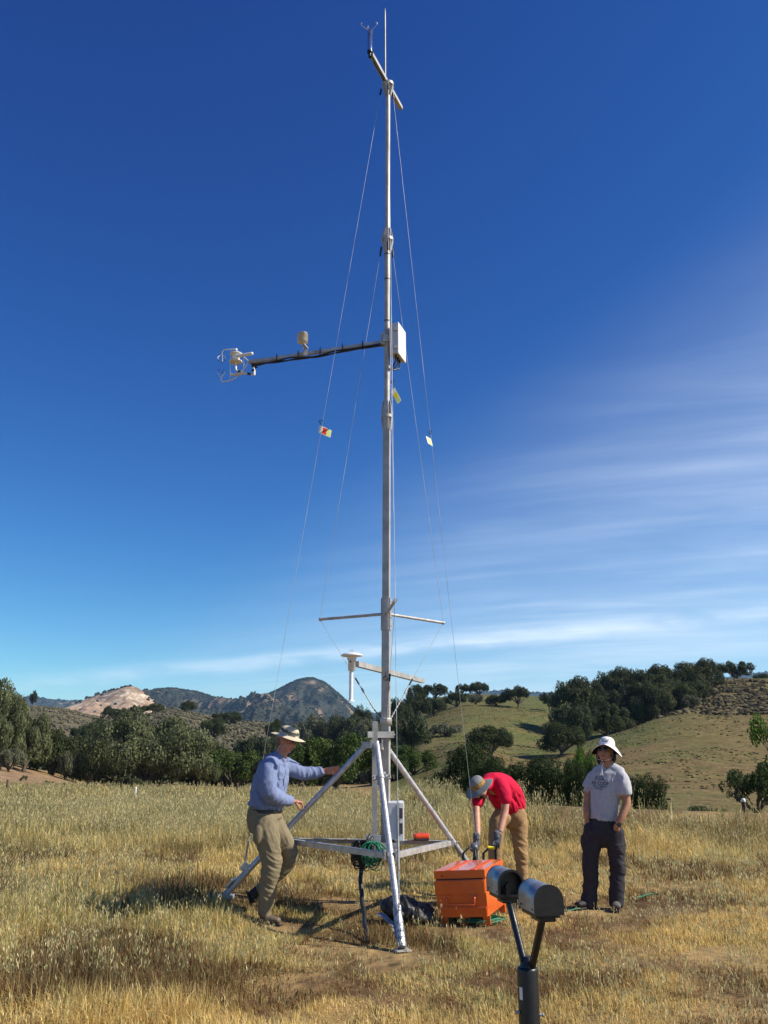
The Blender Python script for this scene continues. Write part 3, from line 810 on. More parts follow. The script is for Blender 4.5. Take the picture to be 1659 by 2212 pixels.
for i, (x_, w_, yt, yb, Y_2, lb) in enumerate([
    (60, 14, 1676, 1688, 80, 'small round grey bush on the dirt slope'),
    (108, 20, 1686, 1702, 75, 'low grey bush at the foot of the dirt slope'),
    (122, 24, 1688, 1706, 72, 'low olive bush beside the grey one at the dirt slope'),
    (150, 30, 1690, 1706, 74, 'low olive bush under the dark mossy oak'),
    (196, 40, 1692, 1708, 76, 'wide low bush in front of the left oaks'),
    (300, 60, 1682, 1712, 100, 'green bush under the trunk of the largest mossy oak'),
    (250, 40, 1690, 1712, 100, 'pale bush left of the trunk of the largest mossy oak'),
    (915, 40, 1700, 1724, 48, 'low bush at the field edge right of the white box'),
    (1500, 90, 1742, 1760, 45, 'long low dark brush at the foot of the right hill')]):
    tree('low_brush', x_, w_, yt, yb, Y_2, lb, G4)
# the wood behind the left tree line reads as one mass
fp, fs, fc = [], [], []
r5 = np.random.default_rng(55)
xs5 = np.concatenate([r5.uniform(60, 860, 900)])
d5 = r5.uniform(150, 250, 900)
X5 = np.array([tan_x(a) for a in xs5]) * d5
Z5 = terrain_z(X5, d5)
n5 = 110
cut = (xs5 > 330) & (xs5 < 640); d5 = np.where(cut, r5.uniform(150, 185, 900), d5); X5 = np.array([tan_x(a) for a in xs5]) * d5; Z5 = terrain_z(X5, d5)
dd5 = r5.normal(size=(900, n5, 3)); dd5 /= np.linalg.norm(dd5, axis=2)[..., None]
c5 = np.stack([X5, d5, Z5 + r5.uniform(0.8, 3.2, 900)], 1)
rad5 = r5.uniform(1.6, 3.6, 900)
pp = c5[:, None] + dd5 * (rad5[:, None, None] * r5.uniform(.6, 1.05, (900, n5, 1))) * np.array([1, 1, .75])
pp = pp.reshape(-1, 3); nn = dd5.reshape(-1, 3) + r5.normal(size=(len(pp), 3)) * .6
nn /= np.linalg.norm(nn, axis=1)[:, None]
tt = np.cross(nn, r5.normal(size=nn.shape)); tt /= np.linalg.norm(tt, axis=1)[:, None]; bb = np.cross(nn, tt)
ss5 = r5.uniform(.22, .5, (len(pp), 1))
Vq = np.stack([pp - tt * ss5, pp + bb * ss5 * .8, pp + tt * ss5, pp - bb * ss5 * .8], 1).reshape(-1, 3)
pal = np.array([[.060, .072, .030], [.085, .095, .048], [.050, .064, .025], [.095, .105, .060]])
cc5 = pal[r5.integers(0, 4, 900)]
cq = np.repeat(np.repeat(cc5, n5, 0) * r5.uniform(.6, 1.6, (len(pp), 1)), 4, 0)
mm = np_mesh('woodland', Vq, np.arange(len(Vq)).reshape(-1, 4), cq)
o = link_mesh('woodland', mm, M_leaf); tag(o, 'dark oak wood filling the valley behind the left tree line', kind='stuff')
# ------------------------------------------------------------------ field grass: nobody could count it
M_grass = mat('grass_blades', (1, 1, 1), rough=0.6, var=0.12, vscale=3, attr='col', trans=0.42, spec=0.2)
def tall_map(X, Y):
    """how tall the grass stands: trampled short around the mast, taller further off"""
    r = np.hypot((X - 0.5) / 1.3, (Y - 9.1))
    base = 0.27 - 0.11 * (1 - smst(r, 2.4, 4.6))
    base = base * (1 - 0.30 * smst(X, -1.6, 0.4) * (1 - smst(Y, 13, 15)))
    n = fbm(X / 1.6, Y / 1.6, 61, 3)
    base = base * (0.30 + 1.35 * n * smst(fbm(X / .45, Y / .45, 66, 2), .15, .75))
    far = smst(Y, 12.5, 18)
    base = base * (1 - far) + (0.32 + 0.14 * n) * far
    nearf = 1 - smst(Y, 4.5, 7.5)
    base = base * (1 - 0.30 * nearf)
    ll = np.exp(-(((X + 2.9) / 1.5) ** 2 + ((Y - 10.6) / 0.7) ** 2)) + 0.7 * np.exp(-(((X + 3.6) / 1.2) ** 2 + ((Y - 9.0) / 0.8) ** 2))
    base = base + 0.16 * ll + 0.20 * np.exp(-((X - .50) ** 2 + (Y - 8.0) ** 2) / .09)
    for fx_, fy_ in ((-.98, 8.82), (-.85, 8.6), (1.28, 10.9), (2.25, 9.45), (2.65, 9.35), (2.45, 9.2), (.9, 8.4), (.6, 8.4), (.2, 7.5)):
        base = base * (1 - 0.72 * np.exp(-((X - fx_) ** 2 + (Y - fy_) ** 2) / .13))
    return base
def field_edge(X, Y):
    t = X / np.maximum(Y, 1)
    e = np.interp(t, [-0.6, -0.4, -0.05, 0.03, 0.10, 0.2, 0.45], [62, 62, 58, 36, 20, 17, 16.5])
    return e
PAL = np.array([[0.59, 0.445, 0.17], [0.45, 0.30, 0.10], [0.26, 0.262, 0.08], [0.50, 0.46, 0.22], [0.13, 0.145, 0.04], [0.26, 0.135, 0.06], [0.66, 0.53, 0.27]])
def blades(n, d0, d1, seed, wid, hmul=1.0, bend=0.45, full=False, side=0.62, pw=None):
    r = np.random.default_rng(seed)
    t = r.uniform(-side, side, n); d = (r.uniform(d0 ** (pw or 2), d1 ** (pw or 2), n)) ** (1 / (pw or 2))
    X, Y = t * d, d
    n1 = fbm(X / 0.55, Y / 0.55, 62, 3)
    bare_ = fbm(X / 1.1, Y / 1.1, 64, 3)
    keep = (r.random(n) < (smst(n1, 0.22, 0.52) * 0.9 + 0.1) * (1 if full else np.where(Y < 14, .35 + .65 * smst(bare_, .30, .50), 1))) & (Y < field_edge(X, Y) * r.uniform(.93, 1.05, n))
    X, Y, n1 = X[keep], Y[keep], n1[keep]; n = len(X)
    Z = terrain_z(X, Y)
    h = tall_map(X, Y) * r.uniform(0.35, 1.15, n) * hmul
    a = r.uniform(0, 2 * np.pi, n); lean = np.abs(r.normal(0.0, bend, n)) + 0.05
    flatr = r.random(n) < 0.24; lean[flatr] += r.uniform(.6, 1.3, flatr.sum())
    cd = fbm(X / .5, Y / .5, 67, 2) * 9; a = np.where(r.random(n) < .22, cd + r.normal(0, .5, n), a)
    dx, dy = np.cos(a), np.sin(a)
    w = wid * r.uniform(0.6, 1.4, n)
    wa = a + np.pi / 2 + r.normal(0, .5, n); wx, wy = np.cos(wa) * w / 2, np.sin(wa) * w / 2
    L1, L2 = 0.55, 1.0
    def pt(f, wf):
        off = np.sin(np.minimum(lean * f, 1.5)) * h * f; zz = np.cos(np.minimum(lean * f, 1.45)) * h * f
        c = np.stack([X + dx * off, Y + dy * off, Z + zz - 0.01], 1)
        return c - np.stack([wx, wy, 0 * wx], 1) * wf, c + np.stack([wx, wy, 0 * wx], 1) * wf
    b0, b1 = pt(0.0, 1.0); m0, m1 = pt(L1, 0.8); tp, _ = pt(L2, 0.0)
    Vb = np.stack([b0, b1, m0, m1, tp], 1).reshape(-1, 3)
    k = np.arange(n)[:, None] * 5
    Fb = np.concatenate([k + np.array([[0, 1, 3]]), k + np.array([[0, 3, 2]]), k + np.array([[2, 3, 4]])], 1).reshape(-1, 3)
    # colour by place and chance
    g = fbm(X / 2.6, Y / 2.6, 63, 4); g2 = fbm(X / 1.1, Y / 1.1, 64, 3)
    far = smst(Y, 12, 19) * 0.42
    pg = np.clip(smst(g, 0.48, 0.68) * 0.55 + far + .20 * smst(-X, .8, 2.6) - .04 * (1 - smst(Y, 11, 15)), 0, .9)
    u_ = r.random(n)
    idx = np.where(u_ < pg * 0.42, 3, np.where(u_ < pg * 0.72, 2, np.where(u_ < pg * 0.82 + 0.04, 4, np.where(u_ < 0.70, 0, np.where(u_ < 0.88, 1, 6)))))
    red = (g2 < 0.47) & (r.random(n) < 0.55) & (Y < 14); idx[red] = 5
    c = PAL[idx] * r.uniform(0.7, 1.4, (n, 1)) * (0.58 + 0.62 * smst(g2, .32, .6))[:, None]
    cb = np.repeat(c, 5, 0); 
    return Vb, Fb, cb
parts_ = [blades(230000, 3.9, 9.5, 1, 0.0052), blades(190000, 9, 16, 2, 0.0085), blades(130000, 15.5, 30, 3, 0.016), blades(80000, 29, 64, 4, 0.034, hmul=.95, bend=.25),
          blades(330000, 3.9, 15, 5, 0.0045, hmul=0.7, bend=1.0, full=True), blades(200000, 4.2, 14, 6, 0.006, hmul=0.38, bend=1.6, full=True)]
def joinm(pl):
    off = 0; Vs, Fs, Cs = [], [], []
    for v_, f_, c_ in pl: Vs.append(v_); Fs.append(f_ + off); Cs.append(c_); off += len(v_)
    return np.vstack(Vs), np.vstack(Fs), np.vstack(Cs)
Vg, Fg, Cg = joinm(parts_)
o = link_mesh('grass', np_mesh('grass', Vg, Fg, Cg), M_grass)
tag(o, 'dry golden and pale green meadow grass covering the field', kind='stuff')
# wild oats: tall stems with hanging pale spikelets
def oats(n, d0, d1, seed, sw, sl_, nsp=6, side=0.6):
    r = np.random.default_rng(seed)
    t = r.uniform(-side, side, n); d = np.sqrt(r.uniform(d0 ** 2, d1 ** 2, n)); X, Y = t * d, d
    nn_ = fbm(X / 1.9, Y / 1.9, 65, 3)
    tramp = np.exp(-((np.hypot((X - 0.4) / 1.35, Y - 8.9) / 2.6) ** 4))
    keep = (r.random(n) < smst(nn_, 0.30, 0.58) * (1 - 0.72 * tramp) + .05) & (Y < field_edge(X, Y) * r.uniform(.93, 1.06, n))
    X, Y = X[keep], Y[keep]; n = len(X)
    Z = terrain_z(X, Y)
    h = (tall_map(X, Y) * 1.2 + 0.06) * r.uniform(0.7, 1.25, n)
    a = r.uniform(0, 2 * np.pi, n); ln_ = r.uniform(0.05, 0.32, n)
    top = np.stack([X + np.cos(a) * ln_ * h, Y + np.sin(a) * ln_ * h, Z + h], 1)
    bot = np.stack([X, Y, Z - .01], 1)
    px_ = np.array([[1.0, 0.25, 0]]) * sw / 2
    mid = bot * .5 + top * .5; mid[:, :2] -= (top - bot)[:, :2] * .12
    Vs = np.stack([bot - px_, bot + px_, mid - px_ * .8, mid + px_ * .8, top], 1).reshape(-1, 3)
    k = np.arange(n)[:, None] * 5
    Fs = np.concatenate([k + np.array([[0, 1, 3]]), k + np.array([[0, 3, 2]]), k + np.array([[2, 3, 4]])], 1).reshape(-1, 3)
    cs_ = np.repeat(np.array([[0.40, 0.36, 0.17]]) * r.uniform(.6, 1.2, (n, 1)), 5, 0)
    # spikelets
    f = r.uniform(0.62, 1.02, (n, nsp)); c0 = bot[:, None] + (top - bot)[:, None] * f[..., None]
    c0 = c0 + r.normal(0, 1, (n, nsp, 3)) * np.array([.022, .022, 0.006])
    c0 = c0.reshape(-1, 3); m_ = len(c0)
    L = sl_ * r.uniform(.6, 1.3, (m_, 1)); W = L * 0.24
    dn = np.array([[0, 0, -1.0]]) + r.normal(0, .28, (m_, 3)); dn /= np.linalg.norm(dn, axis=1)[:, None]
    sd = np.cross(dn, r.normal(size=(m_, 3))); sd /= np.linalg.norm(sd, axis=1)[:, None]
    V2 = np.stack([c0, c0 + dn * L * .45 + sd * W * .5, c0 + dn * L, c0 + dn * L * .45 - sd * W * .5], 1).reshape(-1, 3)
    k2 = np.arange(m_)[:, None] * 4
    F2 = np.concatenate([k2 + np.array([[0, 1, 2]]), k2 + np.array([[0, 2, 3]])], 1).reshape(-1, 3)
    base = np.where(r.random((m_, 1)) < .6, np.array([[0.68, 0.56, 0.29]]), np.array([[0.50, 0.47, 0.22]]))
    c2 = np.repeat(base * r.uniform(.75, 1.15, (m_, 1)), 4, 0)
    return joinm([(Vs, Fs, cs_), (V2, F2, c2)])
pl = [oats(5200, 4.2, 10, 11, .0032, .034, 7), oats(9000, 9.5, 18, 12, .005, .042, 6), oats(12000, 17, 34, 13, .009, .07, 4), oats(9000, 33, 62, 14, .018, .12, 3)]
Vo, Fo, Co = joinm(pl)
o = link_mesh('wild_oats', np_mesh('wild_oats', Vo, Fo, Co), M_grass)
tag(o, 'wild oat stems with pale hanging seed heads over the field', kind='stuff')
# ------------------------------------------------------------------ the instrument mast
M_galv = mat('galvanised_steel', (0.52, 0.51, 0.49), rough=0.45, metal=0.35, var=0.14, vscale=14, bump=0.15, bscale=60, color2=(0.33, 0.32, 0.30))
M_alu = mat('weathered_aluminium', (0.47, 0.455, 0.43), rough=0.5, metal=0.25, var=0.1, vscale=9, bump=0.1, bscale=50, color2=(0.34, 0.325, 0.30))
M_leg = mat('leg_tube', (0.60, 0.60, 0.61), rough=0.42, metal=0.5, var=0.12, vscale=20, bump=0.25, bscale=90, color2=(0.40, 0.40, 0.42))
M_white = mat('white_paint', (0.78, 0.78, 0.76), rough=0.35, var=0.04, vscale=10)
M_wplas = mat('white_plastic', (0.80, 0.79, 0.76), rough=0.3, var=0.05, vscale=20)
M_encl = mat('enclosure_grey', (0.55, 0.57, 0.60), rough=0.4, var=0.05, vscale=6)
M_black = mat('black_rubber', (0.018, 0.018, 0.020), rough=0.45, var=0.2, vscale=20)
M_cable = mat('black_cable', (0.015, 0.015, 0.017), rough=0.35, var=0.2, vscale=30)
M_green = mat('green_rope', (0.010, 0.22, 0.115), rough=0.5, var=0.25, vscale=40)
M_wire = mat('steel_wire', (0.62, 0.62, 0.62), rough=0.4, metal=0.35, var=0.3, vscale=2.5)
M_dark = mat('dark_metal', (0.10, 0.10, 0.105), rough=0.5, metal=0.5, var=0.2, vscale=20)
M_shade = mat('shield_plates', (0.74, 0.70, 0.62), rough=0.45, var=0.08, vscale=20)
YM = 9.25
def mast(z): return Vector((0.012 + 0.0040 * z, YM, z))
def zm(y, Y=YM): return CAMZ + slope_y(y) * Y
mast_t = thing('instrument_mast', (0.012, YM, 0), 'tall galvanised lattice-free mast on three splayed legs in the middle of the field', 'mast')
mast_t['label'] = 'tall galvanised steel mast standing on three splayed tube legs in the field'
Z0 = zm(1823)
def mast_section(z0, z1, w, kind, m_):
    mb = MB()
    if kind == 'sq':
        a, b = mast(z0), mast(z1)
        d = (b - a).normalized(); R = Matrix.Rotation(math.radians(-13), 3, 'Z')
        up = R @ Vector((0, 1, 0))
        mb.bar(a, b, w, w, up=up)
    else:
        mb.cyl(mast(z0), mast(z1), w / 2, n=24)
    return mb.build('mast_section', m_, mast_t)
zj1, zj2, zj3, ztop = zm(1327), zm(900), zm(518), zm(182)
mast_section(Z0, zj1, 0.082, 'sq', M_alu)
mast_section(zj1, zj2, 0.076, 'sq', M_alu)
mast_section(zj2, zj3, 0.070, 'rd', M_alu)
mast_section(zj3, ztop, 0.060, 'rd', M_alu)
def splice(z, up, dn, r, ring, wtop):
    """joint between two sections: welded gusset plates tapering away from a flange ring"""
    mb = MB()
    mb.cyl(mast(z - 0.018), mast(z + 0.018), ring, n=28)
    for k in range(4):
        a = math.radians(-13 + 90 * k)
        dx, dy = math.cos(a), math.sin(a)
        for zz0, zz1 in ((z + 0.018, z + up), (z - 0.018, z - dn)):
            c0, c1 = mast(zz0), mast(zz1)
            s_ = Vector((-dy, dx, 0)); o_ = Vector((dx, dy, 0))
            w0, w1 = 0.030, wtop
            v0 = [c0 + o_ * (r - .004) - s_ * w0, c0 + o_ * (r - .004) + s_ * w0, c0 + o_ * (ring - .004) + s_ * w0, c0 + o_ * (ring - .004) - s_ * w0]
            v1 = [c1 + o_ * (r - .004) - s_ * w1, c1 + o_ * (r - .004) + s_ * w1, c1 + o_ * (r + .008) + s_ * w1, c1 + o_ * (r + .008) - s_ * w1]
            mb.add(v0 + v1, [(0, 1, 2, 3), (4, 7, 6, 5), (0, 4, 5, 1), (1, 5, 6, 2), (2, 6, 7, 3), (3, 7, 4, 0)])
    return mb.build('splice_collar', M_alu, mast_t)
splice(zj2, 0.19, 0.17, 0.038, 0.066, 0.022)
splice(zj3, 0.16, 0.17, 0.034, 0.074, 0.020)
splice(ztop - 0.01, 0.02, 0.17, 0.030, 0.076, 0.018)
# lower splice: long plates
mb = MB()
R11 = Matrix.Rotation(math.radians(-13), 3, 'Z')
for s_ in (-1, 1):
    for ax in (0, 1):
        off = R11 @ (Vector((s_ * 0.047, 0, 0)) if ax == 0 else Vector((0, s_ * 0.047, 0)))
        up = R11 @ (Vector((1, 0, 0)) if ax == 0 else Vector((0, 1, 0)))
        mb.bar(mast(zm(1362)) + off, mast(zm(1292)) + off, 0.062, 0.010, up=up)
        for k in range(4):
            zb_ = zm(1352) + k * (zm(1300) - zm(1352)) / 3
            mb.cyl(mast(zb_) + off * 1.1, mast(zb_) + off * 1.28, 0.009, n=8)
mb.build('splice_collar', M_alu, mast_t)
# legs and base frame
foot_f, foot_l = PZ(869, 2052, 0.02), PZ(483, 1937, 0.17)
top_f, top_l, top_r = P(813.5, 1604, 9.08), P(794, 1606, 9.18), P(842, 1624, 9.35)
def on_row(a, b, y):
    lo, hi = 0.0, 1.0
    for _ in range(40):
        m_ = (lo + hi) / 2; p = a.lerp(b, m_)
        if slope_y(y) * p.y + CAMZ < p.z: lo = m_
        else: hi = m_
    return p
vf = on_row(top_f, foot_f, 1843)
vl = on_row(top_l, foot_l, 1810)
vr = P(977, 1816, 9.95)
foot_r = top_r + (vr - top_r) * ((top_r.z - 0.03) / (top_r.z - vr.z))
for nm, a, b in (('f', top_f, foot_f), ('l', top_l, foot_l), ('r', top_r, foot_r)):
    mb = MB(); d = (b - a).normalized()
    e = b - d * 0.02
    mb.cyl(a, e, 0.029, n=28)
    leg = mb.build('leg', M_leg, mast_t)
    mb = MB()
    if nm == 'f':
        mb.cyl(e - d * 0.36, e, 0.036, n=24)
        for k in range(9):
            mb.cyl(e - d * (0.34 - k * .038), e - d * (0.315 - k * .038), 0.0375 + .0015 * (k % 2), n=18)
        mb.build('foot', mat('silver_tape', (0.55, 0.57, 0.60), rough=0.3, metal=0.6, var=0.3, vscale=25, bump=1.0, bscale=45, color2=(0.2, 0.22, 0.26)), leg)
        mb = MB(); mb.box((b.x, b.y + .02, 0.015), (0.13, 0.11, 0.012), Matrix.Rotation(.3, 3, 'Z'), bev=.006); mb.build('base_plate', M_galv, leg)
    else:
        mb.cyl(e - d * 0.30, e, 0.034, n=20)
        mb.box(b + Vector((0, 0, 0.0)), (0.2, 0.16, 0.03), bev=.006)
        s_ = d.cross(Vector((0, 0, 1))).normalized(); u_ = s_.cross(d)
        mb.bar(e - d * 0.36 - u_ * -.05, e - d * 0.28 - u_ * -.05, .05, .07, up=u_)
        mb.bar(e - d * 0.16 + u_ * .05, e - d * 0.06 + u_ * .05, .11, .02, up=u_)
        mb.build('foot', M_galv, leg)
# clamp half way down the front leg
c = on_row(top_f, foot_f, 1679); d = (foot_f - top_f).normalized(); sx = Vector((1, 0, 0)); sx = (sx - d * sx.dot(d)).normalized(); uy = d.cross(sx)
mb = MB(); mb.cyl(c - d * .022, c + d * .022, .037, n=20)
mb.bar(c - sx * .085, c + sx * .10, .045, .016, up=uy)
for s_ in (-.07, .085): mb.cyl(c + sx * s_ - uy * .035, c + sx * s_ + uy * .035, .009, n=8)
mb.bar(c + sx * .035 + uy * .02, c + sx * .035 + uy * .02 + Vector((0.0, .15, .02)), .03, .03)
mb.build('leg_clamp', M_galv, mast_t)
# triangular frame of angle bars
def angle(a, b, w=0.05, t=0.006):
    mb = MB(); d = (b - a).normalized(); s = d.cross(Vector((0, 0, 1))).normalized()
    mid = Vector((0, 9.35, a.z)); 
    if (mid - a).dot(s) < 0: s = -s
    mb.bar(a + s * w / 2, b + s * w / 2, w, t, up=Vector((0, 0, 1)))
    mb.bar(a - Vector((0, 0, w / 2)), b - Vector((0, 0, w / 2)), t, w - t, up=Vector((0, 0, 1)))
    return mb.build('frame_bar', M_galv, mast_t)
off = 0.0
angle(vl, vf + Vector((-.035, 0, 0))); angle(vf + Vector((.045, 0, 0)), vr); angle(vl + Vector((0, .02, .0)), vr + Vector((0, .02, .0)))
for p in (vl, vf, vr):
    mb = MB()
    mb.box(p + Vector((.0 if p is not vf else -.05, 0, -.015)), (.02, .09, .085), bev=.003)
    if p is vf: mb.box(p + Vector((.055, 0, -.015)), (.02, .09, .085), bev=.003)
    mb.cyl(p + Vector((-.075, 0, -.012)), p + Vector((.075, 0, -.012)), .007, n=8)
    mb.build('corner_bracket', M_galv, mast_t)
# hub under the mast: plates tying mast and hinge post to the frame
mid_b = vl.lerp(vr, (0.05 - vl.x) / (vr.x - vl.x))
mb = MB()
mb.bar(Vector((-0.235, 9.11, Z0 - .012)), Vector((0.14, 9.11, Z0 - .012)), .09, .075, up=Vector((0, 0, 1)))
mb.bar(Vector((-0.04, 9.15, Z0 - .055)), Vector((mid_b.x - .05, mid_b.y, mid_b.z - .03)), .08, .05)
mb.bar(Vector((0.06, 9.05, Z0 - .050)), vf + Vector((0.0, .05, -.02)), .07, .045)
mb.box((0.012, YM, Z0 - .005), (.20, .17, .02), bev=.003)
mb.build('hub_plate', M_galv, mast_t)
mb = MB(); mb.bar((-0.185, 9.12, Z0 + .065), (-0.03, 9.12, Z0 + .065), .11, .065, up=Vector((0, 0, 1))); mb.build('post_bracket', M_galv, mast_t)
# hinge post
mb = MB(); pa, pb = P(807.5, 1806, 9.11), P(810, 1558, 9.11)
pa.x = pb.x - .004
mb.bar(pa - Vector((.022, 0, 0)), pb - Vector((.022, 0, 0)), .008, .062, up=Vector((0, 1, 0)))
mb.bar(pa + Vector((.0, -.028, 0)), pb + Vector((.0, -.028, 0)), .052, .007, up=Vector((0, 1, 0)))
mb.bar(pa + Vector((.026, 0, 0)), pb + Vector((.026, 0, 0)), .008, .062, up=Vector((0, 1, 0)))
mb.build('hinge_post', M_alu, mast_t)
zc1 = zm(1587, 9.15)
mb = MB(); mb.bar((pb.x - .075, 9.08, zc1), (0.085, 9.15, zc1), .035, .062, up=Vector((0, 0, 1)))
mb.bar((pb.x - .06, 9.18, zc1), (0.085, 9.3, zc1), .02, .055, up=Vector((0, 0, 1)))
mb.box((.085, 9.23, zc1), (.022, .19, .07), Matrix.Rotation(.1, 3, 'Z'), bev=.003)
for s_ in (9.17, 9.3): mb.cyl((.09, s_, zc1), (.115, s_, zc1), .011, n=8)
mb.build('mast_clamp', M_galv, mast_t)
zc2 = zm(1609, 9.15)
mb = MB(); mb.bar((top_l.x - .045, 9.17, zc2), (pb.x - .02, 9.11, zc2), .06, .066, up=Vector((0, 0, 1)))
for s_ in (-.056, .058): mb.box((top_f.x + s_, 9.08, zc2 + .01), (.014, .07, .085), bev=.002)
mb.bar((pb.x + .02, 9.15, zc2), top_r, .05, .05)
mb.build('leg_bracket', M_galv, mast_t)
# collar for the lower guy anchors
zcol = zm(1560)
mb = MB(); mb.lathe(mast(zcol - .03), (0, 0, 1), [(0, .040), (.0, .062), (.06, .064), (.075, .060), (.075, .040)], n=28)
mb.build('guy_collar', M_alu, mast_t)
# spreader arms
hub = mast(zm(1326))
tip_l, tip_r, tip_f = PZ(691, 1338, hub.z), PZ(958, 1345.5, hub.z), PZ(854, 1297, hub.z)
def fixlen(t, L=1.2): v = t - hub; return hub + v.normalized() * min(v.length, L)
tip_f = fixlen(tip_f, .95)
for t_ in (tip_l, tip_r, tip_f):
    mb = MB(); dd_ = (t_ - hub).normalized()
    mb.cyl(hub + dd_ * .035, t_, .0165, n=18); mb.cyl(t_ - dd_ * .025, t_ + dd_ * .004, .020, n=18)
    mb.build('spreader_arm', M_galv, mast_t)
# booms
def boom(a, b, w, m_, name='boom'):
    mb = MB(); mb.bar(a, b, w, w, up=Vector((0, 0, 1))); return mb.build(name, m_, mast_t)
zb = zm(1446, YM - .07)
lowb_l, lowb_r = PZ(770, 1434, zb), PZ(913, 1471, zb)
boom(lowb_l, lowb_r, .052, M_alu)
zt = zm(176)
tb_l, tb_r = PZ(802, 118, zt), PZ(866, 234, zt)
boom(tb_l, tb_r, .052, M_alu)
za = zm(739)
arm_root = mast(za) + Vector((-.05, .0, 0)); arm_tip = PZ(563, 779, za)
mb = MB(); mb.bar(arm_root, arm_tip, .034, .038, up=Vector((0, 0, 1)))
mb.box(arm_root + Vector((-.0, 0, .03)), (.05, .09, .15), bev=.004)
mb.box(mast(za) + Vector((0, 0, .03)), (.13, .115, .09), Matrix.Rotation(.19, 3, 'Z'), bev=.004)
mb.build('boom', M_galv, mast_t)
# pulley under the low boom
mb = MB(); pl_ = mast(zb - .09) + Vector((.0, -.06, 0)); mb.tube([pl_ + Vector((math.cos(a) * .022, 0, math.sin(a) * .022)) for a in [k * math.pi / 6 for k in range(12)]], .006, closed=True); mb.cyl(pl_ + Vector((0, 0, .02)), pl_ + Vector((0, 0, .07)), .006)
mb.build('pulley', M_dark, mast_t)
# lightning rod
mb = MB(); r0 = mast(ztop + .02) + Vector((-.035, -.02, 0)); r1 = P(831, 17, YM - .02); r1.x = r0.x - .004
mb.cyl(r0, r1 - Vector((0, 0, .08)), .010, n=12); mb.cyl(r1 - Vector((0, 0, .08)), r1, .010, .002, n=12)
mb.build('lightning_rod', M_alu, mast_t)
# cable ties round the mast
for y_ in (1005 / 1659 * 482 / 2.41 + 800,):
    pass
for y_ in (550, 604, 694):
    mb = MB(); z_ = zm(y_); mb.cyl(mast(z_ - .006), mast(z_ + .006), .039, n=24); mb.build('cable_tie', M_black, mast_t)

# ---- guy wires
def wire(a, b, r, label, group, sag=0.0, name='guy_wire', turn=None, ferr=None):
    t = thing(name, b, label, 'wire', group)
    mb = MB(); pts = [a.lerp(b, k / 10) - Vector((0, 0, sag * math.sin(math.pi * k / 10))) for k in range(11)]
    mb.tube(pts, r, n=6); mb.build('wire_strand', M_wire, t)
    d = (b - a).normalized()
    if turn:
        p0, p1 = a.lerp(b, turn[0]), a.lerp(b, turn[1])
        mb = MB(); m0, m1 = p0.lerp(p1, .35), p0.lerp(p1, .65)
        mb.tube([p0 + (m0 - p0) * 1, m1], .010, n=8); mb.tube([p0, m0], .006, n=6); mb.tube([m1, p1], .006, n=6)
        for k in range(8):
            q = m1.lerp(p1, k / 7); mb.box(q, (.016, .010, .014))
        mb.build('turnbuckle', M_galv, t)
    if ferr:
        mb = MB(); mb.tube([a.lerp(b, ferr[0]), a.lerp(b, ferr[1])], .012, n=8); mb.build('ferrule', M_black, t)
    return t
ring = mast(ztop - .05); ring2 = mast(zj3 - .06)
def rp(c, r, tgt): v = Vector((tgt.x - c.x, tgt.y - c.y, 0)).normalized(); return c + v * r
GW = 'long guy wires from the mast top to the leg feet'
anch_l = foot_l.lerp(top_l, .13) + Vector((0, 0, .05)); anch_f = foot_f.lerp(top_f, .10) + Vector((.0, -.04, .02)); anch_r = foot_r.lerp(top_r, .10) + Vector((0, 0, .05))
wire(rp(ring, .085, foot_l), anch_l, .0018, 'long guy wire running left from the mast top, carrying the red tag', GW, .03, turn=(.955, .999), ferr=(.003, .012))
wire(rp(ring, .085, foot_f), anch_f, .0026, 'long guy wire in front of the mast, down to its front leg', GW, .02, turn=(.90, .99), ferr=(.003, .012))
wire(rp(ring, .085, foot_r), anch_r, .0020, 'long guy wire running right from the mast top, past the grey hat', GW, .03, turn=(.955, .999), ferr=(.003, .012))
GW2 = 'shorter guy wires over the spreader arms'
for t_, lb in ((tip_l, 'short guy wire bent over the left spreader arm'), (tip_r, 'short guy wire bent over the right spreader arm'), (tip_f, 'short guy wire bent over the spreader arm facing the viewer')):
    a, b = rp(ring2, .08, t_), rp(mast(zcol + .02), .06, t_)
    w_ = wire(a, t_ + Vector((0, 0, .0)), .0023, lb, GW2, .01, ferr=(.004, .03))
    mb = MB(); k_ = t_.lerp(b, .60); mb.tube([t_, k_], .0023, n=6); mb.build('wire_strand', M_wire, w_)
    mb = MB(); mb.tube([k_, t_.lerp(b, .66)], .010, n=8); mb.build('ferrule', M_black, w_)
    mb = MB(); mb.tube([t_.lerp(b, .66), b], .006, n=6); mb.tube([t_.lerp(b, .70), t_.lerp(b, .74)], .012, n=8)
    for k in range(5): mb.tube([t_.lerp(b, .84 + k * .03), t_.lerp(b, .852 + k * .03)], .010, n=6)
    mb.build('turnbuckle', M_alu, w_)
